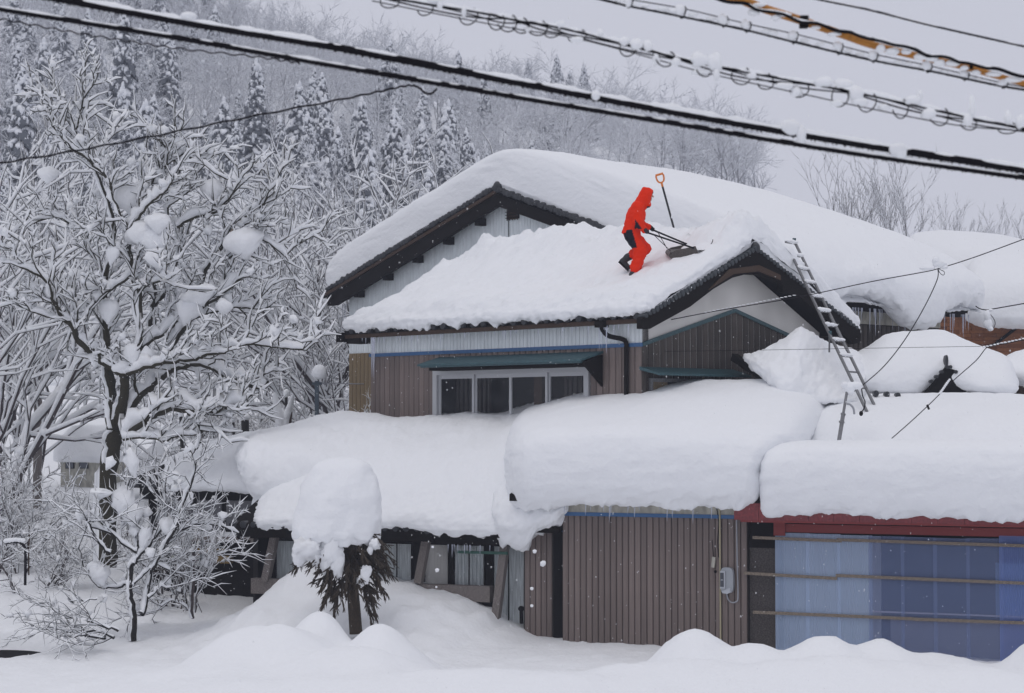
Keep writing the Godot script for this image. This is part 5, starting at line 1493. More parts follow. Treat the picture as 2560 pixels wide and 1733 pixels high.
	for q in [[420, 1370, 40.5, 0.75, 1, "snowy shrub in front of the dark rear wing"], [140, 1400, 43.0, 0.7, 2, "snowy shrub left of the big bare tree's foot"], [60, 1390, 45.0, 1.0, 1, "twiggy thicket above the bent pipe at the left edge"], [230, 1360, 46.0, 0.8, 0, "snowed-over shrub behind the garden shrubs, left"], [15, 1330, 47.0, 1.2, 2, "tall twiggy thicket at the left edge"], [700, 1120, 52.0, 0.8, 0, "snowy shrub beside the teal post"], [620, 1130, 54.0, 0.8, 2, "snowy shrub beyond the rear wing's roof"], [880, 1120, 50.0, 0.9, 1, "snowy shrub against the farmhouse's ochre wall"], [520, 1200, 50.0, 0.9, 1, "snowy shrub behind the rear wing"]]:
		var p := at(q[0], q[1], q[2])
		p.y = minf(p.y, ground_height(p.x, q[2]) + (0.0 if q[1] > 1300 else 1.5)) - 0.05
		set_tree(shrubs[q[4]], used, p, q[3], rng.randf() * TAU, q[5], "snowy garden shrubs")
	# the two shrubs nearest the lane
	root = thing("garden_tree", "small bare garden tree with two leaning stems and snow clumps, nearest the lane", "tree")
	bk = Mb.new()
	sn = Mb.new()
	D = 36.5
	o = {"kids": [4, 3], "up": 0.02, "bend": 0.24, "spread": 0.75, "first": 0.2, "thin": 0.007, "deep": 0.05, "clump": 0.04, "lump": 0.12, "web": 0.3, "webmax": 0.16}
	var g := func(a): # from the enlarged lower left quarter
		var r := []
		for k in range(0, a.size(), 2):
			r.append(a[k])
			r.append(a[k + 1] + 1133.0 * 2.622)
		return r
	for q in [[[880, 1230, 875, 1080, 862, 960, 850, 870, 860, 740, 890, 700], 0.055, 0.04, 3], [[870, 860, 810, 870, 720, 890, 620, 850, 540, 720, 520, 600], 0.025, 0.01, 10], [[880, 720, 900, 600, 870, 480, 840, 300, 835, 180], 0.04, 0.012, 12], [[885, 710, 960, 620, 1040, 520, 1090, 420, 1080, 200, 1110, 60], 0.035, 0.01, 14],
			[[900, 650, 820, 600, 720, 520, 600, 480, 560, 430, 470, 440], 0.03, 0.01, 12], [[720, 660, 640, 580, 590, 470, 570, 430], 0.03, 0.02, 6], [[940, 1060, 960, 940, 990, 780, 1010, 640, 1015, 570], 0.045, 0.035, 3], [[1000, 760, 1060, 650, 1090, 580, 1180, 510, 1280, 470, 1430, 470, 1560, 520], 0.035, 0.01, 14], [[1090, 600, 1160, 480, 1190, 360, 1260, 200, 1290, 40], 0.03, 0.01, 12], [[880, 860, 930, 800, 1020, 740, 1130, 760], 0.02, 0.01, 6], [[980, 940, 1040, 890, 1120, 880], 0.015, 0.008, 3]]:
		limb(bk, sn, g.call(q[0]), 1, D, D + rng.randf_range(-0.6, 0.6), q[1], q[2], 0.07, q[3], o)
	for q in [[310, 1262, 0.24, 0.3], [330, 1290, 0.22, 0.24], [250, 1440, 0.2, 0.22], [420, 1320, 0.16, 0.2], [330, 1160, 0.14, 0.3], [250, 1235, 0.22, 0.1], [360, 1350, 0.12, 0.3], [200, 1290, 0.1, 0.16], [470, 1250, 0.1, 0.16], [235, 1420, 0.14, 0.12], [335, 1330, 0.1, 0.1]]:
		sn.blob(at(q[0], q[1], D + 0.1), Vector3(q[2], q[3], q[2]), nf, 0.5, 12, 14, Basis(Vector3.BACK, rng.randf_range(-0.3, 0.3)), 0.0, 0.8)
	part(root, "branches", bk, M.bark)
	part(root, "snow", sn, M.snow)
	root = thing("twiggy_shrub", "fine twiggy shrub with dried berries on bundled stems, in front of the rear wing", "shrub")
	bk = Mb.new()
	sn = Mb.new()
	for q in [[[1260, 1080, 1265, 900, 1270, 750, 1270, 640], 0.03, 0.025, 8], [[1230, 1040, 1215, 900, 1240, 800, 1200, 720, 1180, 640], 0.014, 0.007, 10], [[1280, 1050, 1300, 860, 1310, 760, 1400, 680, 1500, 640], 0.014, 0.007, 12], [[1320, 1040, 1290, 940, 1310, 820], 0.01, 0.006, 3], [[1270, 760, 1180, 660, 1080, 680, 1000, 760], 0.014, 0.007, 12], [[1240, 1040, 1180, 990, 1100, 980, 1000, 1050], 0.008, 0.005, 8]]:
		limb(bk, sn, g.call(q[0]), 1, 37.4, 37.4 + rng.randf_range(-0.4, 0.4), q[1], q[2], 0.05, q[3], o)
	var be := Mb.new()
	for k in 90:
		var c: Array = [[1200, 1000], [1180, 1000], [1010, 770], [1060, 770], [1000, 760], [1090, 750], [1040, 790]][k % 7]
		be.blob(at((c[0] + rng.randfn(0, 20)) / 2.622, 1133 + (c[1] + rng.randfn(0, 18)) / 2.622, 37.4), Vector3.ONE * 0.013, null, 0.0, 3, 5)
	part(root, "branches", bk, M.twig)
	part(root, "snow", sn, M.snow)
	tag(part(root, "berries", be, M.brown_wood), "", "", "", "stuff")
	root = thing("bent_branches", "low dark branches bent to the snow at the stream's edge", "shrub")
	bk = Mb.new()
	sn = Mb.new()
	for q in [[[750, 1215, 690, 1180, 600, 1165, 540, 1180, 420, 1170, 300, 1130], 0.03, 0.008, 9], [[700, 1220, 620, 1205, 550, 1190, 480, 1210], 0.025, 0.01, 6], [[780, 1160, 680, 1140, 580, 1095], 0.025, 0.015, 5], [[560, 1200, 500, 1100, 400, 1060, 330, 1020], 0.014, 0.006, 8], [[740, 1210, 600, 1260, 500, 1230], 0.01, 0.006, 4], [[640, 960, 560, 970, 460, 970], 0.01, 0.006, 3]]:
		o.deep = 0.03
		limb(bk, sn, g.call(q[0]), 1, 35.4, 35.4 + rng.randf_range(-0.3, 0.3), q[1], q[2], 0.03, q[3], o)
	part(root, "branches", bk, M.bark)
	part(root, "snow", sn, M.snow)

func make_cedar() -> void:
	var D := 35.0
	var o := thing("cedar_sapling", "young cedar with drooping brown-green fronds under a huge snow cap, before the veranda", "tree")
	var bk := Mb.new()
	bk.tube(path([890, 1585, 886, 1530, 882, 1480, 878, 1420, 876, 1370, 872, 1300], D, 12), PackedFloat32Array([0.115, 0.112, 0.11, 0.108, 0.105, 0.1, 0.095, 0.09, 0.085, 0.08, 0.07, 0.06]), 10)
	part(o, "trunk", bk, M.cedar_bark)
	var fr := Mb.new()
	var fork := func(p: Vector3, d: Vector3, l: float):
		for s in 7:
			var t := s / 6.0
			var dd := (turned(d, rng.randf_range(0.1, 0.7), rng.randf() * TAU) + Vector3(0, -0.35 - 0.4 * t, 0)).normalized()
			var a := p + d * l * (0.25 + 0.75 * t) + Vector3(0, -0.25 * l * t * t, 0)
			var ll := rng.randf_range(0.14, 0.3)
			fr.tube(pl([a, a + dd * ll * 0.5, a + (dd + Vector3(0, -0.4, 0)).normalized() * ll]), PackedFloat32Array([0.012, 0.016, 0.002]), 4)
			for e in 3:
				var d3 := (turned(dd, 0.5, rng.randf() * TAU) + Vector3(0, -0.3, 0)).normalized()
				var b := a + dd * ll * rng.randf_range(0.3, 0.8)
				fr.tube(pl([b, b + d3 * 0.05, b + d3 * 0.11]), PackedFloat32Array([0.009, 0.011, 0.002]), 3)
	for k in 76:
		var y := rng.randf_range(0.0, 1.0)
		var p := at(876, lerpf(1330, 1450, y), D)
		var a := TAU * k / 76.0 * 7.0 + rng.randf()
		var out := Vector3(cos(a), rng.randf_range(-0.5, 0.1), sin(a)).normalized()
		var l := rng.randf_range(0.42, 0.78) * (1.0 - 0.1 * y)
		fr.tube(pl([p, p + out * l * 0.5, p + out * l + Vector3(0, -0.25 * l, 0)]), PackedFloat32Array([0.014, 0.01, 0.005]), 4)
		fork.call(p, out, l)
	for q in [[800, 1420, 832, 1470], [850, 1450, 835, 1520], [905, 1430, 935, 1500], [930, 1400, 950, 1450], [770, 1390, 750, 1400], [905, 1450, 925, 1525], [840, 1440, 815, 1480], [915, 1390, 955, 1400]]:
		var p0 := at(q[0], q[1], D - 0.1)
		var p1 := at(q[2], q[3], D - 0.2)
		fork.call(p0, (p1 - p0).normalized(), (p1 - p0).length())
		fork.call(p0, (p1 - p0).normalized(), (p1 - p0).length() * 1.1)
	part(o, "fronds", fr, M.brown_needles)
	# snow cap and the lumps caught on the fronds
	var cap := Mb.new()
	var c := at(843, 1262, D + 0.1)
	var prof := [[0.0, 0.84], [0.18, 0.825], [0.36, 0.76], [0.5, 0.62], [0.6, 0.42], [0.67, 0.18], [0.72, -0.08], [0.75, -0.32], [0.74, -0.5], [0.66, -0.63], [0.5, -0.64], [0.3, -0.5], [0.0, -0.42]]
	for e: Vector3 in spline(pl(prof.map(func(v): return Vector3(v[0], v[1], 0))), 44):
		for j in 61:
			var a := TAU * (j % 60) / 60
			var r := e.x * (1.0 + 0.05 * sin(a * 2.0 + 1.0) + 0.04 * sin(a * 3.0))
			var p := c + Vector3(cos(a) * r, e.y, sin(a) * r)
			p.x += 0.1 * e.y + 0.03
			p += Vector3(cos(a), 0, sin(a)) * (0.09 * nz.get_noise_3dv(p * 1.3) + 0.03 * nf.get_noise_3dv(p * 1.5) + 0.02 * nz.get_noise_3dv(p * Vector3(0.6, 6.0, 0.6)))
			if e.y < -0.35:
				p.y -= 0.3 * maxf(0.0, nz.get_noise_3dv(Vector3(p.x * 2.4, 0, p.z * 2.4)) + 0.05) + 0.09 * nf.get_noise_3dv(p * 3.0)
			cap.add(p, Vector3.UP)
	cap.grid(61)
	tag(part(self, "cedar_snow_cap", cap, M.snow), "tall loaf of snow sitting on the young cedar", "snow", "", "thing")
	for q in [[770, 1372, 0.26, 0.2], [748, 1392, 0.13, 0.16], [790, 1392, 0.12, 0.16], [790, 1350, 0.1, 0.14], [828, 1375, 0.2, 0.3], [812, 1400, 0.12, 0.22], [844, 1404, 0.13, 0.26], [845, 1425, 0.06, 0.14], [912, 1440, 0.09, 0.16], [900, 1455, 0.07, 0.1], [920, 1430, 0.07, 0.1], [938, 1360, 0.1, 0.1], [925, 1375, 0.05, 0.08], [812, 1400, 0.1, 0.14]]:
		var sn := Mb.new()
		sn.blob(at(q[0], q[1], D - 0.42), Vector3(q[2], q[3], q[2] * 0.8), nf, 0.5, 14, 16)
		part(o, "snow_lump", sn, M.snow)

# ---------- the man in red ----------
class Field:                              # distances on a grid, joined smoothly, meshed as surface nets
	var o: Vector3
	var c: float
	var nx: int
	var ny: int
	var nz: int
	var d := PackedFloat32Array()
	func _init(lo: Vector3, hi: Vector3, cell: float) -> void:
		o = lo
		c = cell
		nx = int((hi.x - lo.x) / c) + 1
		ny = int((hi.y - lo.y) / c) + 1
		nz = int((hi.z - lo.z) / c) + 1
		d.resize(nx * ny * nz)
		d.fill(0.3)
	func bone(a: Vector3, b: Vector3, r0: float, r1: float, k := 0.03, wide := 1.0, cut := false) -> void:   # «wide» stretches it along z
		var s := Vector3(1, 1, 1.0 / wide)
		var reach := maxf(r0, r1) * maxf(wide, 1.0) + 0.09
		var lo := (Vector3(minf(a.x, b.x), minf(a.y, b.y), minf(a.z, b.z)) - Vector3.ONE * reach - o) / c
		var hi := (Vector3(maxf(a.x, b.x), maxf(a.y, b.y), maxf(a.z, b.z)) + Vector3.ONE * reach - o) / c
		var ab := (b - a) * s
		var l := maxf(ab.length_squared(), 1e-8)
		for z in range(maxi(0, int(lo.z)), mini(nz, int(hi.z) + 2)):
			for y in range(maxi(0, int(lo.y)), mini(ny, int(hi.y) + 2)):
				for x in range(maxi(0, int(lo.x)), mini(nx, int(hi.x) + 2)):
					var p := (o + Vector3(x, y, z) * c - a) * s
					var t := clampf(p.dot(ab) / l, 0.0, 1.0)
					var e := p.distance_to(ab * t) - lerpf(r0, r1, t)
					var i := x + nx * (y + ny * z)
					var f := d[i]
					if cut:
						d[i] = maxf(f, -e)
					else:
						var h := maxf(k - absf(e - f), 0.0) / k
						d[i] = minf(e, f) - h * h * k * 0.25
	func mesh_into(b: Mb) -> void:
		var ids := PackedInt32Array()
		ids.resize(nx * ny * nz)
		ids.fill(-1)
		var step := [1, nx, nx * ny]
		var corner := []
		for k in 8:
			corner.append((k & 1) * step[0] + ((k >> 1) & 1) * step[1] + ((k >> 2) & 1) * step[2])
		for z in nz - 1:
			for y in ny - 1:
				for x in nx - 1:
					var i := x + nx * (y + ny * z)
					var f := d[i]
					if absf(f) > c * 2.0:
						continue
					var inside := 0
					for k in 8:
						if d[i + corner[k]] < 0.0:
							inside += 1
					if inside == 0 or inside == 8:
						continue
					var p := Vector3.ZERO
					var n := 0
					for k in 8:
						for axis in 3:
							var bit := 1 << axis
							if k & bit:
								continue
							var f0 := d[i + corner[k]]
							var f1 := d[i + corner[k | bit]]
							if (f0 < 0.0) != (f1 < 0.0):
								var q := Vector3(k & 1, (k >> 1) & 1, (k >> 2) & 1)
								q[axis] += f0 / (f0 - f1)
								p += q
								n += 1
					ids[i] = b.add(o + (Vector3(x, y, z) + p / n) * c, Vector3.UP)
		var at := b.v.size()
		for z in range(1, nz - 1):
			for y in range(1, ny - 1):
				for x in range(1, nx - 1):
					var i := x + nx * (y + ny * z)
					for axis in 3:
						var f0 := d[i]
						var f1 := d[i + step[axis]]
						if (f0 < 0.0) == (f1 < 0.0):
							continue
						var u: int = step[(axis + 1) % 3]
						var w: int = step[(axis + 2) % 3]
						var q := [ids[i], ids[i - u], ids[i - u - w], ids[i - w]]
						if q.min() < 0:
							continue
						if f0 < 0.0:
							b.tri(q[0], q[2], q[1])
							b.tri(q[0], q[3], q[2])
						else:
							b.tri(q[0], q[1], q[2])
							b.tri(q[0], q[2], q[3])

func fold(b: Mb, amp: float, paint: Callable) -> void:   # creases in cloth, and its colours
	b.smooth()
	for k in b.v.size():
		var p := b.v[k]
		b.v[k] = p + b.n[k] * amp * (nz.get_noise_3dv(p * Vector3(5, 9, 5)) + 0.5 * nf.get_noise_3dv(p * 5.0))
	b.smooth()
	for k in b.v.size():
		b.c[k] = paint.call(b.v[k])

func cloth_part(o: Node, called: String, b: Mb, rough := 0.9) -> MeshInstance3D:
	var m := StandardMaterial3D.new()
	m.vertex_color_use_as_albedo = true
	m.roughness = rough
	m.metallic_specular = 0.2
	return put(o, called, b.mesh(true), m)

func make_worker() -> void:
	var base := at(1570, 693, 38.35)
	var o := thing("person", "person in a red hooded snow suit pushing a snow scoop up the white roof", "person", Transform3D(Basis.IDENTITY, base))
	var red := Color(0.78, 0.028, 0.003)
	var dark := Color(0.013, 0.014, 0.02)
	var V := func(x, y, z): return Vector3(x, y, z)
	# joints: x forward, y up, z towards the lane
	var sh_n := Vector3(0.17, 1.31, 0.18)
	var el_n := Vector3(0.17, 1.04, 0.25)
	var wr_n := Vector3(0.30, 0.895, 0.2)
	var sh_f := Vector3(0.19, 1.31, -0.18)
	var el_f := Vector3(0.25, 1.05, -0.26)
	var wr_f := Vector3(0.40, 0.99, -0.24)
	var hip_n := Vector3(0.06, 0.83, 0.09)
	var kn_n := Vector3(0.235, 0.5, 0.1)
	var an_n := Vector3(0.125, 0.13, 0.08)
	var hip_f := Vector3(0.07, 0.83, -0.09)
	var kn_f := Vector3(0.335, 0.56, -0.1)
	var an_f := Vector3(0.0, 0.39, -0.1)
	# body under the clothes, one skin
	var b := Mb.new()
	var f := Field.new(Vector3(-0.25, -0.05, -0.4), Vector3(0.65, 1.8, 0.4), 0.02)
	f.bone(Vector3(0.06, 0.85, 0), Vector3(0.17, 1.2, 0), 0.1, 0.115, 0.06, 1.35)
	f.bone(Vector3(0.17, 1.2, 0), Vector3(0.26, 1.4, 0), 0.11, 0.055, 0.06, 1.3)
	f.bone(Vector3(0.25, 1.38, 0), Vector3(0.35, 1.53, 0), 0.055, 0.05)
	for q in [[sh_n, el_n, wr_n], [sh_f, el_f, wr_f]]:
		f.bone(q[0], q[1], 0.052, 0.042, 0.05)
		f.bone(q[1], q[2], 0.042, 0.03, 0.03)
	for q in [[hip_n, kn_n, an_n], [hip_f, kn_f, an_f]]:
		f.bone(q[0], q[1], 0.08, 0.056, 0.05)
		f.bone(q[1], q[2], 0.055, 0.038, 0.03)
	f.mesh_into(b)
	# head with a face, fine grid
	var h := Field.new(Vector3(0.2, 1.42, -0.15), Vector3(0.56, 1.78, 0.15), 0.0055)
	h.bone(Vector3(0.355, 1.6, 0), Vector3(0.385, 1.59, 0), 0.088, 0.085, 0.02, 0.86)
	h.bone(Vector3(0.395, 1.54, 0), Vector3(0.428, 1.487, 0), 0.062, 0.03, 0.03, 0.9)
	h.bone(Vector3(0.34, 1.5, 0), Vector3(0.33, 1.43, 0), 0.05, 0.05, 0.03)
	h.bone(Vector3(0.466, 1.585, 0), Vector3(0.487, 1.55, 0), 0.009, 0.015, 0.012)
	h.bone(Vector3(0.455, 1.523, -0.016), Vector3(0.455, 1.523, 0.016), 0.011, 0.011, 0.008)
	h.bone(Vector3(0.452, 1.508, -0.014), Vector3(0.452, 1.508, 0.014), 0.011, 0.011, 0.008)
	h.bone(Vector3(0.458, 1.607, -0.035), Vector3(0.458, 1.607, 0.035), 0.012, 0.012, 0.012)
	for s in [-1, 1]:
		h.bone(Vector3(0.462, 1.587, s * 0.031), Vector3(0.462, 1.587, s * 0.031), 0.01, 0.01, 0.004, 1.3, true)
		h.bone(Vector3(0.455, 1.587, s * 0.031), Vector3(0.455, 1.587, s * 0.031), 0.012, 0.012, 0.002)
		h.bone(Vector3(0.37, 1.595, s * 0.076), Vector3(0.362, 1.56, s * 0.078), 0.014, 0.01, 0.006, 0.6)
	h.mesh_into(b)
	fold(b, 0.0, func(p): return Color(0.03, 0.03, 0.035) if p.y < 1.43 else Color(0.012, 0.01, 0.01) if p.x > 0.45 and absf(p.y - 1.587) < 0.006 and absf(absf(p.z) - 0.031) < 0.014 else Color(0.3, 0.1, 0.08) if p.x > 0.455 and absf(p.y - 1.515) < 0.009 and absf(p.z) < 0.022 else Color(0.42, 0.235, 0.165))
	cloth_part(o, "body", b, 0.6)
	# hair and cap brim showing in the hood
	b = Mb.new()
	f = Field.new(Vector3(0.25, 1.5, -0.15), Vector3(0.58, 1.8, 0.15), 0.008)
	f.bone(Vector3(0.37, 1.63, 0), Vector3(0.425, 1.635, 0), 0.078, 0.062, 0.02, 1.0)
	f.bone(Vector3(0.45, 1.645, -0.02), Vector3(0.45, 1.645, 0.02), 0.03, 0.03, 0.02)
	f.bone(Vector3(0.47, 1.632, -0.03), Vector3(0.47, 1.632, 0.03), 0.018, 0.018, 0.02)
	f.mesh_into(b)
	b.smooth()
	part(o, "hair", b, M.hair)
	# hood and high collar
	b = Mb.new()
	f = Field.new(Vector3(0.1, 1.22, -0.25), Vector3(0.6, 1.82, 0.25), 0.011)
	f.bone(Vector3(0.35, 1.595, 0), Vector3(0.385, 1.6, 0), 0.13, 0.122, 0.05, 0.9)
	f.bone(Vector3(0.3, 1.5, 0), Vector3(0.24, 1.38, 0), 0.125, 0.135, 0.05, 1.05)
	f.bone(Vector3(0.34, 1.44, 0), Vector3(0.39, 1.4, 0), 0.085, 0.062, 0.04, 1.2)
	f.bone(Vector3(0.31, 1.7, 0), Vector3(0.4, 1.69, 0), 0.035, 0.03, 0.04, 1.5)
	f.bone(Vector3(0.47, 1.575, 0), Vector3(0.6, 1.56, 0), 0.085, 0.14, 0.02, 0.9, true)
	f.bone(Vector3(0.385, 1.57, 0), Vector3(0.4, 1.57, 0), 0.088, 0.088, 0.02, 0.84, true)
	f.bone(Vector3(0.47, 1.47, 0), Vector3(0.56, 1.46, 0), 0.04, 0.08, 0.02, 1.2, true)
	f.mesh_into(b)
	fold(b, 0.008, func(p): return dark if p.y < 1.36 and p.x > 0.36 else red)
	cloth_part(o, "hood", b)
	# jacket
	b = Mb.new()
	f = Field.new(Vector3(-0.25, 0.66, -0.46), Vector3(0.6, 1.55, 0.46), 0.0135)
	f.bone(Vector3(0.06, 0.86, 0), Vector3(0.155, 1.18, 0), 0.168, 0.175, 0.06, 1.3)
	f.bone(Vector3(0.155, 1.18, 0), Vector3(0.2, 1.34, 0), 0.175, 0.135, 0.06, 1.35)
	f.bone(Vector3(0.01, 0.8, 0), Vector3(0.11, 0.82, 0), 0.125, 0.13, 0.05, 1.5)
	f.bone(Vector3(0.2, 1.35, -0.12), Vector3(0.2, 1.35, 0.12), 0.08, 0.08, 0.06)
	f.bone(Vector3(0.27, 1.42, 0), Vector3(0.29, 1.44, 0), 0.1, 0.09, 0.05)
	for q in [[sh_n, el_n, wr_n], [sh_f, el_f, wr_f]]:
		f.bone(q[0], q[1], 0.1, 0.088, 0.05)
		f.bone(q[1], q[2], 0.088, 0.066, 0.03)
	for z in f.nz:                         # hem cut level
		for y in f.ny:
			for x in f.nx:
				var i := x + f.nx * (y + f.ny * z)
				f.d[i] = maxf(f.d[i], 0.822 - 0.16 * (f.o.x + x * f.c) - (f.o.y + y * f.c))
	f.mesh_into(b)
	fold(b, 0.02, func(p): return dark if (p.z > 0.2 and p.y < 1.1 and p.y > 0.9 and p.x < 0.1 + (1.1 - p.y) * 0.62 + 0.05 and p.x > 0.05 and absf(p.z - 0.25) < 0.1 and p.x - (0.17 + (1.04 - p.y) * 0.75) < -0.02 and p.x > 0.12) or p.x > 0.335 and p.y > 1.08 and absf(p.z) < 0.05 else red)
	cloth_part(o, "jacket", b)
	# trousers with a black seat patch
	b = Mb.new()
	f = Field.new(Vector3(-0.22, 0.05, -0.32), Vector3(0.52, 1.0, 0.32), 0.0135)
	f.bone(Vector3(0.06, 0.87, 0), Vector3(0.07, 0.82, 0), 0.135, 0.14, 0.05, 1.25)
	f.bone(hip_n, kn_n, 0.142, 0.122, 0.05)
	f.bone(kn_n, an_n + Vector3(0.02, 0.03, 0), 0.122, 0.112, 0.04)
	f.bone(hip_f, kn_f, 0.135, 0.112, 0.05)
	f.bone(kn_f, an_f + Vector3(0.1, 0.05, 0), 0.112, 0.1, 0.04)
	f.mesh_into(b)
	fold(b, 0.024, func(p): return dark if p.z > -0.02 and p.y > 0.545 and p.x < 0.085 + (0.83 - p.y) * 0.28 else red)
	cloth_part(o, "trousers", b)
	# boots
	for q in [[an_n, Vector3(0.07, 0.035, 0.08), Vector3(0.21, 0.03, 0.1), Vector3(0.13, 0.2, 0.08)], [an_f, Vector3(-0.1, 0.31, -0.1), Vector3(0.01, 0.2, -0.1), Vector3(0.09, 0.43, -0.1)]]:
		b = Mb.new()
		var mid: Vector3 = q[0]
		f = Field.new(mid - Vector3.ONE * 0.28, mid + Vector3.ONE * 0.28, 0.012)
		f.bone(q[3], q[0], 0.075, 0.07, 0.03)
		f.bone(q[0], q[1], 0.068, 0.052, 0.03)
		f.bone(q[1], q[2], 0.055, 0.05, 0.03)
		f.mesh_into(b)
		b.smooth()
		var boot := part(o, "boot", b, M.boot)
		b = Mb.new()
		var along_: Vector3 = (q[2] - q[1]).normalized()
		var down: Vector3 = along_.cross(Vector3.BACK).normalized()
		if down.dot(q[0] - q[1]) > 0:
			down = -down
		b.bar(q[1] - along_ * 0.05 + down * 0.05, q[2] + along_ * 0.05 + down * 0.045, 0.1, 0.03)
		part(boot, "sole", b, M.black)
	# gloves: palm, four unequal fingers and a thumb closed round each handle
	for q in [[wr_n, Vector3(0.335, 0.862, 0.2), 1.0], [wr_f, Vector3(0.475, 0.955, -0.25), -1.0]]:
		b = Mb.new()
		var c: Vector3 = q[1]
		f = Field.new(c - Vector3.ONE * 0.14, c + Vector3.ONE * 0.14, 0.0045)
		var along_ := Vector3(0.9, -0.42, 0.0)
		var s: float = q[2]
		f.bone(q[0] + (q[0] - c) * 0.2, c + Vector3(-0.02, 0.03, s * 0.02), 0.056, 0.044, 0.02)
		f.bone(c + Vector3(-0.03, 0.025, s * 0.026), c + Vector3(0.03, 0.0, s * 0.026), 0.036, 0.032, 0.015)
		for k in 4:
			var root: Vector3 = c + along_ * (-0.035 + k * 0.023) + Vector3(0, 0.012, s * 0.034)
			var long: float = [0.85, 1.0, 0.96, 0.76][k]
			var p1 := root + Vector3(0.004, -0.03 * long, s * 0.004)
			var p2 := root + Vector3(0.004, -0.048 * long, -s * 0.024)
			var p3 := root + Vector3(0.004, -0.036 * long, -s * 0.048)
			f.bone(root, p1, 0.0115, 0.011, 0.006)
			f.bone(p1, p2, 0.011, 0.0105, 0.004)
			f.bone(p2, p3, 0.0105, 0.009, 0.004)
		var th: Vector3 = c + Vector3(-0.02, 0.03, s * 0.012)
		f.bone(th, th + Vector3(0.03, 0.004, -s * 0.03), 0.014, 0.012, 0.008)
		f.bone(th + Vector3(0.03, 0.004, -s * 0.03), th + Vector3(0.05, -0.012, -s * 0.042), 0.012, 0.009, 0.005)
		f.mesh_into(b)
		b.smooth()
		var gl := part(o, "glove", b, M.suit_black)
		b = Mb.new()
		b.blob(c + Vector3(-0.005, 0.03, s * 0.045), Vector3(0.03, 0.014, 0.012), null, 0.0, 6, 8)
		part(gl, "lime_badge", b, M.lime)
	# snow scoop
	var fw := Vector3(1, 0.3, 0).normalized()
	var zz := (Vector3(0, -0.2, 1) - fw * Vector3(0, -0.2, 1).dot(fw)).normalized()
	var fr := Transform3D(Basis(fw, zz.cross(fw), zz), Vector3(0.82, 0.33, 0.0))
	var sc := thing("snow_scoop", "grey push scoop with two long black handles held by the person in red", "snow scoop", Transform3D(Basis.IDENTITY, base))
	var line := spline(pl([Vector3(0.02, 0.17, 0), Vector3(-0.03, 0.12, 0), Vector3(0.0, 0.05, 0), Vector3(0.1, 0.0, 0), Vector3(0.3, -0.012, 0), Vector3(0.5, 0.0, 0), Vector3(0.66, 0.03, 0)]), 24)
	b = Mb.new()
	for side in 2:
		for p in line:
			b.add(fr * (p + Vector3(0, 0.012 * side, -0.3)), Vector3.UP)
			b.add(fr * (p + Vector3(0, 0.012 * side, 0.3)), Vector3.UP)
	b.grid(2)
	part(sc, "pan", b, M.tub)
	for s in [-1, 1]:
		b = Mb.new()
		b.prism(PackedVector2Array([Vector2(0.02, 0.17), Vector2(-0.03, 0.12), Vector2(0.0, 0.05), Vector2(0.1, 0.0), Vector2(0.52, 0.0), Vector2(0.5, 0.16), Vector2(0.1, 0.19)]), -0.01, 0.01, fr * Transform3D(Basis.IDENTITY, Vector3(0, 0, s * 0.3)))
		part(sc, "side_plate", b, M.tub)
		var hand := Vector3(0.335, 0.85, 0.19) if s > 0 else Vector3(0.475, 0.943, -0.24)
		var foot := fr * Vector3(0.46, 0.13, s * 0.315)
		stick(sc, "handle", M.cable, pl([hand + (hand - foot).normalized() * 0.07, hand, foot]), 0.017)
		stick(sc, "brace", M.wire, pl([hand.lerp(foot, 0.16), fr * Vector3(0.02, 0.2, s * 0.27)]), 0.007, 6)
	stick(sc, "front_spring", M.wire, spline(pl([fr * Vector3(0.55, 0.02, 0.1), fr * Vector3(0.72, 0.03, 0.1), fr * Vector3(0.84, 0.1, 0.1), fr * Vector3(0.88, 0.16, 0.1)]), 10), 0.008, 6)

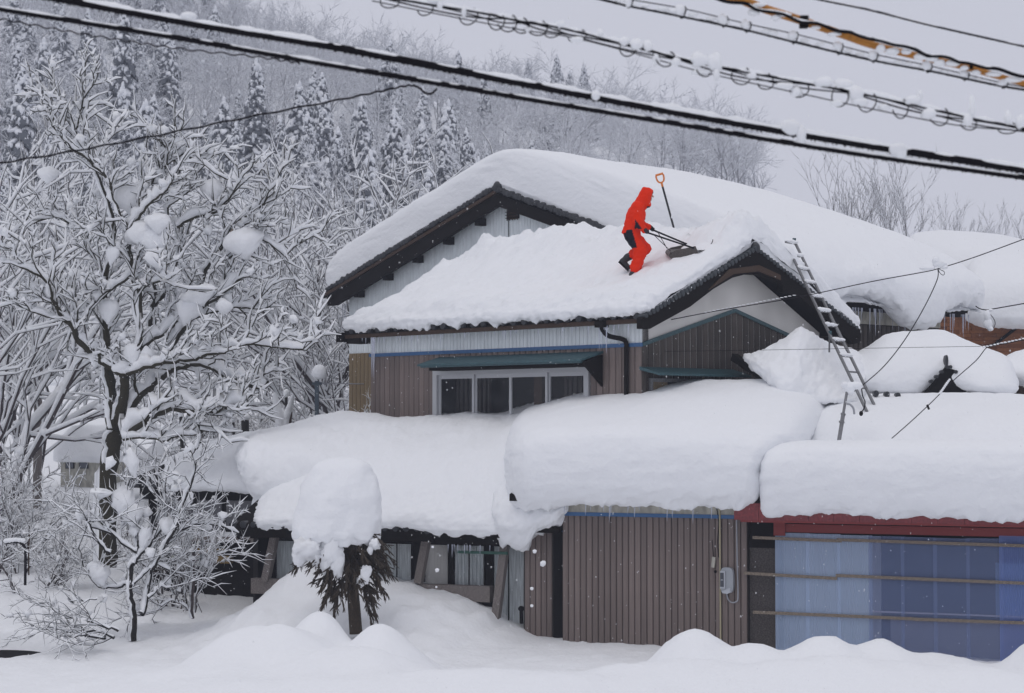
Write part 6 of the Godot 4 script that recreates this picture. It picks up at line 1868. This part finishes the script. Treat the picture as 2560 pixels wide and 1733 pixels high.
# ---------- tools ----------
func make_tools() -> void:
	# shovel stuck in the snow
	var top := at(1649, 436, 41.0)
	var neck := at(1655, 461, 41.0)
	var foot := at(1686, 575, 41.2)
	var o := thing("shovel", "shovel with orange D-grip and black shaft standing in the roof snow", "shovel", Transform3D(Basis.IDENTITY, foot))
	var d := (neck - foot).normalized()
	var s := Vector3.RIGHT.slide(d).normalized()
	var n := neck - foot
	stick(o, "shaft", M.suit_black, pl([-d * 0.45, n * 0.5, n]), 0.021)
	var loop := pl([n - d * 0.02, n + d * 0.03, n + d * 0.06 + s * 0.05, n + d * 0.12 + s * 0.075, n + d * 0.2 + s * 0.07, n + d * 0.215, n + d * 0.2 - s * 0.07, n + d * 0.12 - s * 0.075, n + d * 0.06 - s * 0.05, n + d * 0.03, n - d * 0.02])
	stick(o, "grip", M.orange, spline(loop, 40), 0.018)
	stick(o, "grip_bar", M.orange, pl([n + d * 0.212 - s * 0.08, n + d * 0.212 + s * 0.08]), 0.022)
	stick(o, "socket", M.orange, pl([n - d * 0.05, n + d * 0.04]), 0.022)
	var b := Mb.new()
	b.prism(PackedVector2Array([Vector2(-0.14, -0.42), Vector2(0.14, -0.42), Vector2(0.14, -0.8), Vector2(-0.14, -0.8)]), -0.01, 0.01, Transform3D(Basis(s, d, s.cross(d)), Vector3.ZERO))
	part(o, "blade", b, M.steel)
	b = Mb.new()
	b.blob(n * 0.27 + Vector3(0.01, 0.02, 0.01), Vector3(0.02, 0.04, 0.02), nz, 0.3, 5, 6)
	part(o, "stuck_snow", b, M.snow)
	# ladder
	o = thing("ladder", "snowy aluminium ladder leaning on the wing roof's right eave", "ladder")
	var r0 := at(2182, 1005, 35.8)
	var r1 := at(1986, 603, 40.4)
	var across := Vector3(-0.255, 0.005, 0.36)
	var up := (r1 - r0).normalized()
	for k in 2:
		b = Mb.new()
		var e := across * k
		b.bar(r0 + e - up * 0.3, r1 + e - up * (0.75 * k), 0.03, 0.065, across)
		part(o, "rail", b, M.ladder)
	b = Mb.new()
	b.bar(r0 + (r1 - r0) * 0.34 + across * 0.04 - up * 0.3, r0 + (r1 - r0) * 0.34 + across * 0.04 + up * 0.9, 0.028, 0.06, across)
	part(o, "inner_rail", b, M.steel)
	for k in 11:
		var sn := Mb.new()
		var t := 0.075 + k * 0.0905
		var a := r0.lerp(r1, t)
		b = Mb.new()
		b.bar(a, a + across, 0.035, 0.03)
		part(o, "rung", b, M.ladder)
		if k > 1:
			for j in 4:
				sn.blob(a + across * (0.15 + 0.23 * j) + Vector3(0, 0.03, 0), Vector3(0.07, 0.03 + 0.02 * rng.randf(), 0.05), nz, 0.4, 5, 7)
			part(o, "rung_snow", sn, M.snow)
	boxy(o, "rail_cap", M.teal, r1 - Vector3(0.035, 0.03, 0.03), r1 + Vector3(0.03, 0.06, 0.03))
	var hook := r0.lerp(r1, 0.385) + across
	boxy(o, "hook", M.teal, hook + Vector3(-0.02, -0.06, -0.02), hook + Vector3(0.035, 0.06, 0.02))
	b = Mb.new()
	b.bar(hook, hook - Vector3(0.01, 0.34, 0), 0.035, 0.03)
	part(o, "hook_arm", b, M.ladder)

# ---------- cables over the lane ----------
func cable(called: String, label: String, mt: Material, p: PackedVector3Array, r: float, deep: float, seed_: int, gaps := 0.1) -> Node3D:
	var o := thing(called, label, "cable")
	var b := Mb.new()
	var rad := PackedFloat32Array()
	for k in p.size():
		rad.append(r)
	b.tube(p, rad, 10)
	part(o, "strand", b, mt)
	if deep > 0.0:
		var s := Mb.new()
		var n := p.size()
		for k in n:
			var w := 0.55 + 0.6 * nz.get_noise_3dv(p[k] * 2.3 + Vector3(seed_, 0, 0)) + 0.35 * nf.get_noise_3dv(p[k] * 5.0)
			var h := maxf(0.0, w - gaps) * deep
			var half := r * 0.75 * minf(1.0, h / deep * 4.0) + h * 0.18
			var d := (p[mini(k + 1, n - 1)] - p[maxi(k - 1, 0)]).normalized()
			var u := d.cross(Vector3.UP).normalized().cross(d).normalized()
			var sd := d.cross(u).normalized()
			for j in 9:
				var a := PI * (j - 0.5) / 7.0
				if j == 8:
					a = PI * -0.5 / 7.0
				s.add(p[k] + u * (r * 0.55) + sd * cos(a) * half + u * maxf(-0.2, sin(a)) * h, u)
		s.grid(9)
		part(o, "snow", s, M.snow)
	return o

func frost_nubs(o: Node3D, p: PackedVector3Array, r: float, every: float) -> void:   # beads of ice hanging under a cable
	var b := Mb.new()
	for k in p.size() - 1:
		var n := int((p[k + 1] - p[k]).length() / every) + 1
		for j in n:
			b.blob(p[k].lerp(p[k + 1], rng.randf()) + Vector3(0, -r * 0.95, 0), Vector3(0.004, 0.007 * rng.randf_range(0.5, 1.5), 0.004) * clampf(r * 60.0, 0.6, 1.4), null, 0.0, 3, 4)
	tag(part(o, "ice_beads", b, M.wire), "", "", "", "stuff")

func make_cables() -> void:
	var D := 12.0
	var p := path([-60, -45, 165, 0, 500, 62, 850, 120, 1280, 203, 1710, 284, 2130, 357, 2620, 434], D, 220)
	var o := cable("thick_cable", "thickest black cable with a snow cap crossing the whole picture diagonally", M.cable, p, 0.0225, 0.045, 3)
	frost_nubs(o, p, 0.0225, 0.03)
	var b := Mb.new()
	for q in [[1975, 318, 0.07, 0.05], [2003, 335, 0.03, 0.06], [2245, 372, 0.06, 0.04], [2250, 383, 0.04, 0.03], [470, 40, 0.05, 0.025], [1490, 240, 0.03, 0.03]]:
		var lump := Mb.new()
		lump.blob(at(q[0], q[1], D - 0.01), Vector3(q[2], q[3], 0.04), nz, 0.4, 8, 10)
		part(o, "snow_clump", lump, M.snow)
	p = path([-60, 8, 0, 22, 430, 92, 850, 166, 1280, 240, 1710, 312, 2130, 382, 2620, 452], D, 220)
	o = cable("second_cable", "black cable just below and parallel to the thickest one", M.cable, p, 0.0165, 0.03, 9, 0.2)
	frost_nubs(o, p, 0.0165, 0.03)
	# thin twisted wire under them, upper left
	p = path([-40, 38, 0, 47, 150, 75, 300, 100, 450, 122, 640, 142, 750, 158], D + 0.3, 160)
	for k in p.size():
		p[k] += Vector3(0, 0.006 * sin(k * 0.9), 0.006 * cos(k * 0.9))
	cable("twisted_wire", "thin wavy wire under the two black cables, upper left", M.wire, p, 0.0045, 0.0, 4)
	# dark service wire slanting up from the left edge
	p = path([-40, 416, 0, 408, 200, 375, 420, 333, 640, 289, 860, 247, 960, 226, 1020, 214, 1045, 218, 1062, 232, 1078, 234, 1092, 222], 14.0, 200)
	for k in p.size():
		p[k] += Vector3(0, 0.004 * sin(k * 0.8), 0)
	o = cable("service_wire", "single dark wire rising from the left edge across the hillside to the cables", M.wire, p, 0.007, 0.0, 4)
	# cable bundle hung in open rings
	var up := path([930, -14, 1193, 30, 1300, 52, 1422, 74, 1710, 148, 1929, 192, 2158, 234, 2386, 286, 2620, 334], 11.5, 240)
	var lo := path([930, 2, 1100, 36, 1300, 74, 1422, 92, 1560, 126, 1710, 168, 1820, 195, 2020, 238, 2158, 268, 2386, 312, 2560, 328, 2660, 342], 11.5, 240)
	o = cable("ringed_cable", "cable bundle with open wire rings and ragged snow, third from the bottom of the cables", M.cable, up, 0.0085, 0.045, 21, 0.25)
	for k in 2:
		var q := PackedVector3Array()
		for e in up.size():
			q.append(up[e] + Vector3(0, -0.02 + 0.014 * sin(e * 0.11 + k * 2.0), 0.012 * cos(e * 0.11 + k)))
		stick(o, "inner_strand", M.cable, q, 0.005, 6)
	stick(o, "lower_wire", M.wire, lo, 0.0035, 6)
	var k0 := 6
	var j0 := 0
	while k0 < 234:
		var a := up[k0]
		var c := lo[0]
		for e in lo:
			if absf(e.x - a.x - 0.02) < absf(c.x - a.x - 0.02):
				c = e
		var g := (a - c).length()
		var ring := PackedVector3Array()
		for e in 15:
			var t := TAU * e / 14 * (0.62 if j0 % 3 else 0.8) + 0.6
			ring.append((a + c) * 0.5 + Vector3(sin(t) * 0.055, cos(t) * (g * 0.5 + 0.02), 0.02 * cos(t * 2.0 + j0)) + Vector3(0.012 * (e - 7) / 7.0 * (j0 % 2), 0, 0))
		stick(o, "ring", M.wire, ring, 0.004, 6)
		k0 += 9 + (j0 % 3) * 2
		j0 += 1
	b = Mb.new()
	for q in [[1090, -2, 0.05, 0.02], [1100, 15, 0.015, 0.03], [1160, 30, 0.014, 0.04], [1320, 75, 0.03, 0.014], [1400, 62, 0.04, 0.03], [1500, 85, 0.02, 0.03], [1560, 105, 0.03, 0.03], [1590, 112, 0.04, 0.035], [1620, 118, 0.03, 0.04], [1640, 145, 0.03, 0.04], [1750, 150, 0.06, 0.045], [1785, 155, 0.045, 0.06], [1750, 182, 0.06, 0.02], [1790, 190, 0.02, 0.04], [1960, 215, 0.05, 0.02], [1990, 230, 0.035, 0.03], [2060, 205, 0.06, 0.03], [2110, 212, 0.07, 0.04], [2140, 232, 0.05, 0.05], [2150, 255, 0.05, 0.025], [2280, 250, 0.05, 0.03], [2300, 240, 0.016, 0.035], [2320, 285, 0.05, 0.03], [2430, 270, 0.022, 0.07], [2420, 300, 0.03, 0.04], [2520, 295, 0.025, 0.04], [2550, 305, 0.03, 0.04], [1440, 100, 0.04, 0.02], [1690, 155, 0.03, 0.03], [2210, 268, 0.035, 0.02], [2090, 258, 0.04, 0.018], [1880, 190, 0.04, 0.025]]:
		var lump := Mb.new()
		lump.blob(at(q[0], q[1], 11.5 + rng.randf_range(-0.02, 0.02)), Vector3(q[2], q[3], 0.03), nf, 0.5, 9, 11)
		part(o, "snow_clump", lump, M.snow)
	# messenger wire and cable held together by small hangers
	p = path([1480, -8, 1560, 12, 1710, 42, 1870, 76, 2000, 108, 2180, 150, 2330, 178, 2500, 214, 2620, 232], D, 150)
	o = cable("hanger_cable", "pair of thin cables joined by small hangers, below the yellow guard", M.cable, p, 0.008, 0.012, 31, 0.2)
	frost_nubs(o, p, 0.008, 0.03)
	var p2 := path([1480, -22, 1560, -4, 1710, 22, 1870, 60, 2000, 88, 2180, 134, 2330, 166, 2500, 206, 2620, 228], D, 150)
	stick(o, "messenger_wire", M.wire, p2, 0.0035, 6)
	b = Mb.new()
	for q in [1575, 1705, 1810, 1870, 1985, 2096, 2185, 2315, 2415, 2505]:
		var k := 0
		while k < 148 and p[k].x < at(q, 100, D).x:
			k += 1
		var ring := PackedVector3Array()
		var mid := (p[k] + p2[k]) * 0.5
		var g := (p2[k] - p[k]).length() * 0.5 + 0.012
		for e in 13:
			var t := TAU * e / 12
			ring.append(mid + Vector3(sin(t) * 0.014 + 0.01 * cos(t), cos(t) * g, 0.008 * sin(t)))
		stick(o, "hanger", M.wire, ring, 0.004, 6)
		clump(o, mid + Vector3(-0.015, 0.015, 0), Vector3(0.03, 0.03 * rng.randf_range(0.7, 1.5), 0.02))
	for k in 26:
		var e := 4 + k * 5 + rng.randi() % 4
		clump(o, (p[e] + p2[e]) * 0.5, Vector3(0.03, 0.012, 0.012), 0.5, 6, 8)
	# yellow line guard with a black cable winding along its top
	var yl := path([1760, -26, 1835, -8, 1900, 18, 2000, 50, 2100, 84, 2180, 112, 2300, 142, 2400, 164, 2500, 192, 2620, 226], D, 120)
	o = thing("line_guard", "yellow plastic line guard tube half hidden by snow, upper right", "cable guard")
	b = Mb.new()
	var rad := PackedFloat32Array()
	for k in yl.size():
		rad.append(0.031 - 0.014 * k / yl.size())
	b.tube(yl, rad, 12)
	part(o, "tube", b, M.guard)
	var sn := Mb.new()
	for q in [[1885, 32, 0.035, 0.026], [1940, 44, 0.03, 0.02], [1900, 12, 0.04, 0.016], [1960, 36, 0.05, 0.014], [2040, 70, 0.03, 0.012], [2085, 86, 0.05, 0.012], [2200, 122, 0.03, 0.03], [2230, 130, 0.045, 0.022], [2265, 130, 0.03, 0.014], [2305, 142, 0.05, 0.02], [2350, 158, 0.04, 0.022], [2385, 158, 0.05, 0.02], [2412, 170, 0.03, 0.018], [2440, 182, 0.03, 0.02], [2480, 186, 0.05, 0.016], [2530, 200, 0.06, 0.014], [2330, 146, 0.04, 0.02]]:
		var lump := Mb.new()
		lump.blob(at(q[0], q[1], D - 0.035), Vector3(q[2], q[3], 0.025), nf, 0.55, 9, 12)
		part(o, "stuck_snow", lump, M.snow)
	boxy(o, "clamp", M.black, at(2010, 55, D - 0.02) - Vector3(0.025, 0.035, 0.03), at(2010, 55, D - 0.02) + Vector3(0.025, 0.035, 0.03))
	boxy(o, "end_band", M.black, at(2428, 168, D - 0.02) - Vector3(0.008, 0.012, 0.02), at(2428, 168, D - 0.02) + Vector3(0.008, 0.012, 0.02))
	p = path([1740, -18, 1800, -2, 1860, 10, 1895, 22, 1960, 38, 2010, 54, 2060, 64, 2110, 80, 2150, 88, 2200, 104, 2240, 110, 2290, 126, 2330, 140, 2380, 146, 2410, 158, 2460, 166, 2500, 176, 2560, 190, 2640, 208], D - 0.06, 200)
	for k in p.size():
		p[k] += Vector3(0, 0.006 * sin(k * 0.33), 0)
	cable("winding_cable", "black cable winding along the yellow guard, snow dotted on it", M.cable, p, 0.011, 0.02, 41, 0.4)
	p = path([2000, -14, 2055, 0, 2180, 26, 2330, 64, 2560, 116, 2640, 136], D + 0.2, 120)
	o = cable("top_right_cable", "thin black cable alone in the top right corner", M.cable, p, 0.0065, 0.01, 51, 0.3)
	frost_nubs(o, p, 0.0065, 0.03)

func make_house_wires() -> void:
	var j := at(2345, 672, 36.5)
	var o := cable("drop_wire", "snow-dusted wire from the arched gable up to the right edge", M.wire, spline(pl([at(1664, 802, 37.6), at(1800, 776, 37.3), at(1990, 744, 37.0), at(2180, 704, 36.7), at(2300, 682, 36.5), j, at(2440, 642, 36.0), at(2600, 583, 35.0)]), 90), 0.009, 0.0, 0)
	stick(o, "loop", M.wire, spline(pl([j, j + Vector3(0.05, -0.02, 0), j + Vector3(0.12, -0.06, 0), j + Vector3(0.1, -0.12, 0), j + Vector3(0.04, -0.08, 0), j]), 14), 0.006, 6)
	stick(o, "branch_wire", M.wire, spline(pl([j, at(2343, 700, 36.4), at(2310, 770, 36.0), at(2262, 850, 35.4), at(2210, 916, 34.8), at(2156, 964, 34.3)]), 40), 0.009, 8)
	var b := Mb.new()
	for q in [[2349, 660, 0.13, 0.07], [2340, 652, 0.07, 0.08], [2318, 671, 0.14, 0.04], [2362, 668, 0.06, 0.04]]:
		clump(o, at(q[0], q[1], 36.4), Vector3(q[2], q[3], 0.07), 0.35)
	for k in 22:
		var lump := Mb.new()
		lump.blob(at(1765 + k * 10.5, 782 - k * 2.0, 37.35 - k * 0.013) + Vector3(0, 0.012, 0), Vector3(0.035, 0.009, 0.009), nf, 0.4, 4, 6)
		part(o, "snow_clump", lump, M.snow)
	o = cable("thin_wire", "hair-thin level wire from the gable side window to the right", M.wire, spline(pl([at(1600, 879, 37.6), at(1800, 877, 37.0), at(2100, 872, 36.0), at(2452, 866, 34.8)]), 30), 0.004, 0.0, 0)
	o = cable("right_wire", "frosted wire slanting from the right edge down to the low roof snow", M.wire, spline(pl([at(2600, 840, 34.0), at(2520, 858, 34.4), at(2472, 866, 34.8), at(2440, 902, 34.5), at(2380, 955, 34.2), at(2330, 1005, 34.0), at(2280, 1052, 33.8), at(2230, 1096, 33.6)]), 60), 0.008, 0.0, 0)
	b = Mb.new()
	b.bar(at(2318, 1012, 33.9), at(2323, 1024, 33.9), 0.04, 0.03)
	part(o, "clamp", b, M.black)
	b = Mb.new()
	for k in 16:
		clump(o, at(2460 + k * 9, 869 - k * 1.9, 34.6) + Vector3(0, 0.01, 0), Vector3(0.03, 0.01 + 0.012 * rng.randf(), 0.01), 0.5, 5, 6)
	for k in 9:
		var lump := Mb.new()
		lump.blob(at(2350 + k * 3, 983 - k * 4.2, 34.0), Vector3(0.022, 0.022, 0.012), nf, 0.4, 5, 6)
		part(o, "snow_clump", lump, M.snow)
	o = cable("far_right_wire", "dark wire ending in a snow-wrapped coil by the far roof corner", M.wire, spline(pl([at(2600, 752, 43.0), at(2480, 773, 43.4), at(2466, 775, 43.4), at(2450, 772, 43.6), at(2440, 766, 44.5)]), 30), 0.012, 0.0, 0)
	stick(o, "coil", M.wire, spline(pl([at(2466, 776, 43.4), at(2484, 796, 43.4), at(2488, 812, 43.4), at(2478, 824, 43.4), at(2468, 818, 43.4)]), 20), 0.008, 6)
	b = Mb.new()
	for q in [[2468, 790, 0.08, 0.12], [2470, 810, 0.1, 0.12], [2476, 822, 0.07, 0.06], [2478, 776, 0.06, 0.03]]:
		var lump := Mb.new()
		lump.blob(at(q[0], q[1], 43.4), Vector3(q[2], q[3], 0.08), nz, 0.3, 8, 10)
		part(o, "snow_clump", lump, M.snow)
	# service mast by the ladder foot
	var m0 := at(2096, 1100, 34.0)
	var m1 := at(2120, 975, 34.1)
	o = thing("service_mast", "short grey service mast with cable tails and snow tuft before the ladder foot", "mast", Transform3D(Basis.IDENTITY, m0))
	stick(o, "pipe", M.steel, pl([Vector3(-0.02, -0.2, 0), (m1 - m0) * 0.52]), 0.035)
	stick(o, "upper_pipe", M.steel, pl([(m1 - m0) * 0.5, m1 - m0 + Vector3(0, 0.06, 0)]), 0.024)
	stick(o, "collar", M.steel, pl([(m1 - m0) * 0.34, (m1 - m0) * 0.37]), 0.05)
	stick(o, "collar", M.steel, pl([(m1 - m0) * 0.5, (m1 - m0) * 0.53]), 0.045)
	stick(o, "bent_tube", M.pvc, spline(pl([at(2117, 1010, 34) - m0, at(2126, 1012, 34) - m0, at(2134, 1022, 34) - m0, at(2136, 1036, 34) - m0]), 12), 0.018)
	stick(o, "cable_tail", M.cable, spline(pl([at(2154, 970, 34.2) - m0, at(2157, 990, 34.2) - m0, at(2163, 1006, 34.2) - m0, at(2160, 1022, 34.2) - m0, at(2151, 1034, 34.2) - m0]), 16), 0.01, 6)
	b = Mb.new()
	b.blob(at(2153, 1034, 34.2) - m0, Vector3(0.035, 0.045, 0.03), null, 0.0, 6, 8)
	part(o, "tail_cap", b, M.black)
	stick(o, "clamp_wire", M.steel, pl([at(2132, 980, 34.1) - m0, at(2146, 968, 34.2) - m0, at(2158, 964, 34.2) - m0]), 0.02)
	b = Mb.new()
	for q in [[2124, 970, 0.1, 0.1], [2140, 964, 0.12, 0.07], [2112, 962, 0.06, 0.06], [2126, 980, 0.07, 0.05]]:
		b.blob(at(q[0], q[1], 34.1) - m0, Vector3(q[2], q[3], 0.09), nz, 0.35, 9, 11)
	part(o, "snow_tuft", b, M.snow)

func make_small_things() -> void:
	# teal post with a snow cap
	var p := at(792, 1015, 44.0)
	var o := thing("teal_post", "blue-grey metal post wearing a round snow cap, left of the farmhouse", "post", Transform3D(Basis.IDENTITY, p))
	boxy(o, "post", mat(0.06, 0.085, 0.11, 0.6), Vector3(-0.045, -1.2, -0.045), Vector3(0.045, 0.55, 0.045))
	boxy(o, "clamp", mat(0.05, 0.07, 0.09, 0.6), Vector3(-0.11, 0.46, -0.05), Vector3(0.11, 0.52, 0.05))
	var b := Mb.new()
	b.blob(Vector3(0.05, 0.72, 0), Vector3(0.17, 0.2, 0.17), nz, 0.2, 10, 14, Basis.IDENTITY, 0.3)
	part(o, "snow_cap", b, M.snow)
	stick(o, "wire", M.frost, pl([Vector3(0.05, 0.5, 0), Vector3(1.0, 0.49, -0.4)]), 0.012, 6)
	# bent pipe at the left edge
	p = at(63, 1413, 40.0)
	o = thing("bent_pipe", "dark hooked pipe with snow along its top, left edge of the garden", "pipe", Transform3D(Basis.IDENTITY, p))
	stick(o, "pipe", M.wire, spline(pl([Vector3(0, -0.4, 0), Vector3(0, 0.2, 0), Vector3(-0.02, 0.36, 0), Vector3(-0.12, 0.45, 0), Vector3(-0.26, 0.46, 0), Vector3(-0.4, 0.43, 0)]), 24), 0.028)
	stick(o, "rusty_rod", M.brown_wood, pl([Vector3(0.07, -0.2, 0), Vector3(0.06, 0.3, 0), Vector3(0.08, 0.6, 0)]), 0.014, 6)
	b = Mb.new()
	for k in 6:
		b.blob(Vector3(-0.38 + k * 0.065, 0.5 - 0.008 * absf(k - 3.0), 0), Vector3(0.07, 0.05, 0.05), nz, 0.3, 6, 8)
	part(o, "snow", b, M.snow)
	# stakes and stumps in the garden behind
	for q in [[583, 1052, 1090, 46.0, 0.03, "thin dark stake behind the rear wing's snow"], [612, 1050, 1085, 46.5, 0.09, "short dark stump behind the rear wing's snow"], [452, 1040, 1095, 45.0, 0.04, "leaning brown stake right of the big bare tree's trunk"], [498, 1060, 1110, 44.0, 0.05, "brown stake beside the lowest bough of the big bare tree"], [715, 990, 1062, 47.0, 0.035, "dark stake carrying a forked blade of snow left of the teal post"]]:
		var top := at(q[0], q[1], q[3])
		var low := at(q[0] + 6, q[2], q[3])
		var s: Node3D = thing("stake", q[5], "stake", Transform3D(Basis.IDENTITY, low))
		stick(s, "stick", M.bark, pl([Vector3(0, -0.8, 0), top - low]), q[4])
		b = Mb.new()
		b.blob(top - low + Vector3(0, 0.06, 0), Vector3(q[4] + 0.04, 0.1, q[4] + 0.04), nz, 0.3, 7, 9)
		part(s, "snow_cap", b, M.snow)
	var fork := thing("forked_stump", "V-shaped stump plastered with snow left of the teal post", "stump", Transform3D(Basis.IDENTITY, at(708, 1062, 46.0)))
	b = Mb.new()
	b.tube(spline(pl([Vector3(0, -0.6, 0), Vector3(-0.05, 0.1, 0), Vector3(-0.14, 0.4, 0), Vector3(-0.2, 0.75, 0)]), 12), PackedFloat32Array([0.12, 0.13, 0.14, 0.14, 0.13, 0.12, 0.11, 0.1, 0.09, 0.07, 0.05, 0.02]), 10)
	b.tube(spline(pl([Vector3(0.02, -0.3, 0), Vector3(0.06, 0.1, 0), Vector3(0.14, 0.4, 0), Vector3(0.22, 0.7, 0)]), 12), PackedFloat32Array([0.1, 0.12, 0.12, 0.12, 0.11, 0.1, 0.09, 0.08, 0.06, 0.05, 0.04, 0.02]), 10)
	part(fork, "snow", b, M.snow)
	b = Mb.new()
	b.tube(spline(pl([Vector3(0.1, -0.3, 0.06), Vector3(0.16, 0.1, 0.04), Vector3(0.2, 0.3, 0.0)]), 8), PackedFloat32Array([0.05, 0.05, 0.045, 0.04, 0.035, 0.03, 0.02, 0.01]), 7)
	part(fork, "wood", b, M.brown_wood)
	# wooden poles of the village
	var pole := thing("utility_pole", "weathered wooden pole seen through twigs at the left", "pole", Transform3D(Basis.IDENTITY, at(95, 1000, 58.0)))
	b = Mb.new()
	b.tube(pl([Vector3(0, -4, 0), Vector3(0, 0, 0), Vector3(0, 2.0, 0)]), PackedFloat32Array([0.14, 0.12, 0.11]), 10)
	part(pole, "shaft", b, M.grey_wood)
	b = Mb.new()
	b.blob(Vector3(0, 2.1, 0), Vector3(0.16, 0.22, 0.16), nz, 0.2)
	part(pole, "snow_cap", b, M.snow)
	# clods of snow dropping from the eave
	for q in [[1337, 1379, 0.035, "falling snow clod highest in front of the narrow brown wall"], [1358, 1409, 0.05, "largest falling snow clod, before the dark corner of the brown wall"], [1330, 1472, 0.03, "falling snow clod halfway down the narrow brown wall"], [1330, 1515, 0.028, "lowest falling snow clod by the narrow brown wall"], [1093, 1426, 0.035, "falling snow clod in front of the plaster panel of the veranda"], [1082, 1368, 0.022, "small falling snow clod beside the second slanting veranda post"], [1091, 1468, 0.018, "small falling snow clod in front of the veranda sill"]]:
		b = Mb.new()
		b.blob(Vector3.ZERO, Vector3(q[2] * 1.2, q[2], q[2]), nf, 0.5, 7, 9)
		var c := part(self, "snow_clod", b, M.snow)
		c.position = at(q[0], q[1], 34.6)
		tag(c, q[3], "snow clod", "snow clods falling from the eave", "thing")

func make_snowfall() -> void:
	var b := Mb.new()
	b.blob(Vector3.ZERO, Vector3.ONE, null, 0.0, 2, 4)
	var mm := MultiMesh.new()
	mm.transform_format = MultiMesh.TRANSFORM_3D
	mm.mesh = b.mesh()
	mm.instance_count = 14000
	for k in 14000:
		var d := pow(rng.randf_range(pow(15.0, 3.0), pow(60.0, 3.0)), 1.0 / 3.0)
		var p := at(rng.randf_range(-120, 2680), rng.randf_range(-100, 1833), d)
		var s := rng.randf_range(0.0025, 0.006)
		mm.set_instance_transform(k, Transform3D(Basis.from_scale(Vector3(s, s * rng.randf_range(1.0, 2.2), s)), p))
	var o := MultiMeshInstance3D.new()
	o.name = "falling_snow"
	o.multimesh = mm
	o.material_override = M.snow
	add_child(o)
	tag(o, "fine snowflakes falling through the whole air", "snowfall", "", "stuff")
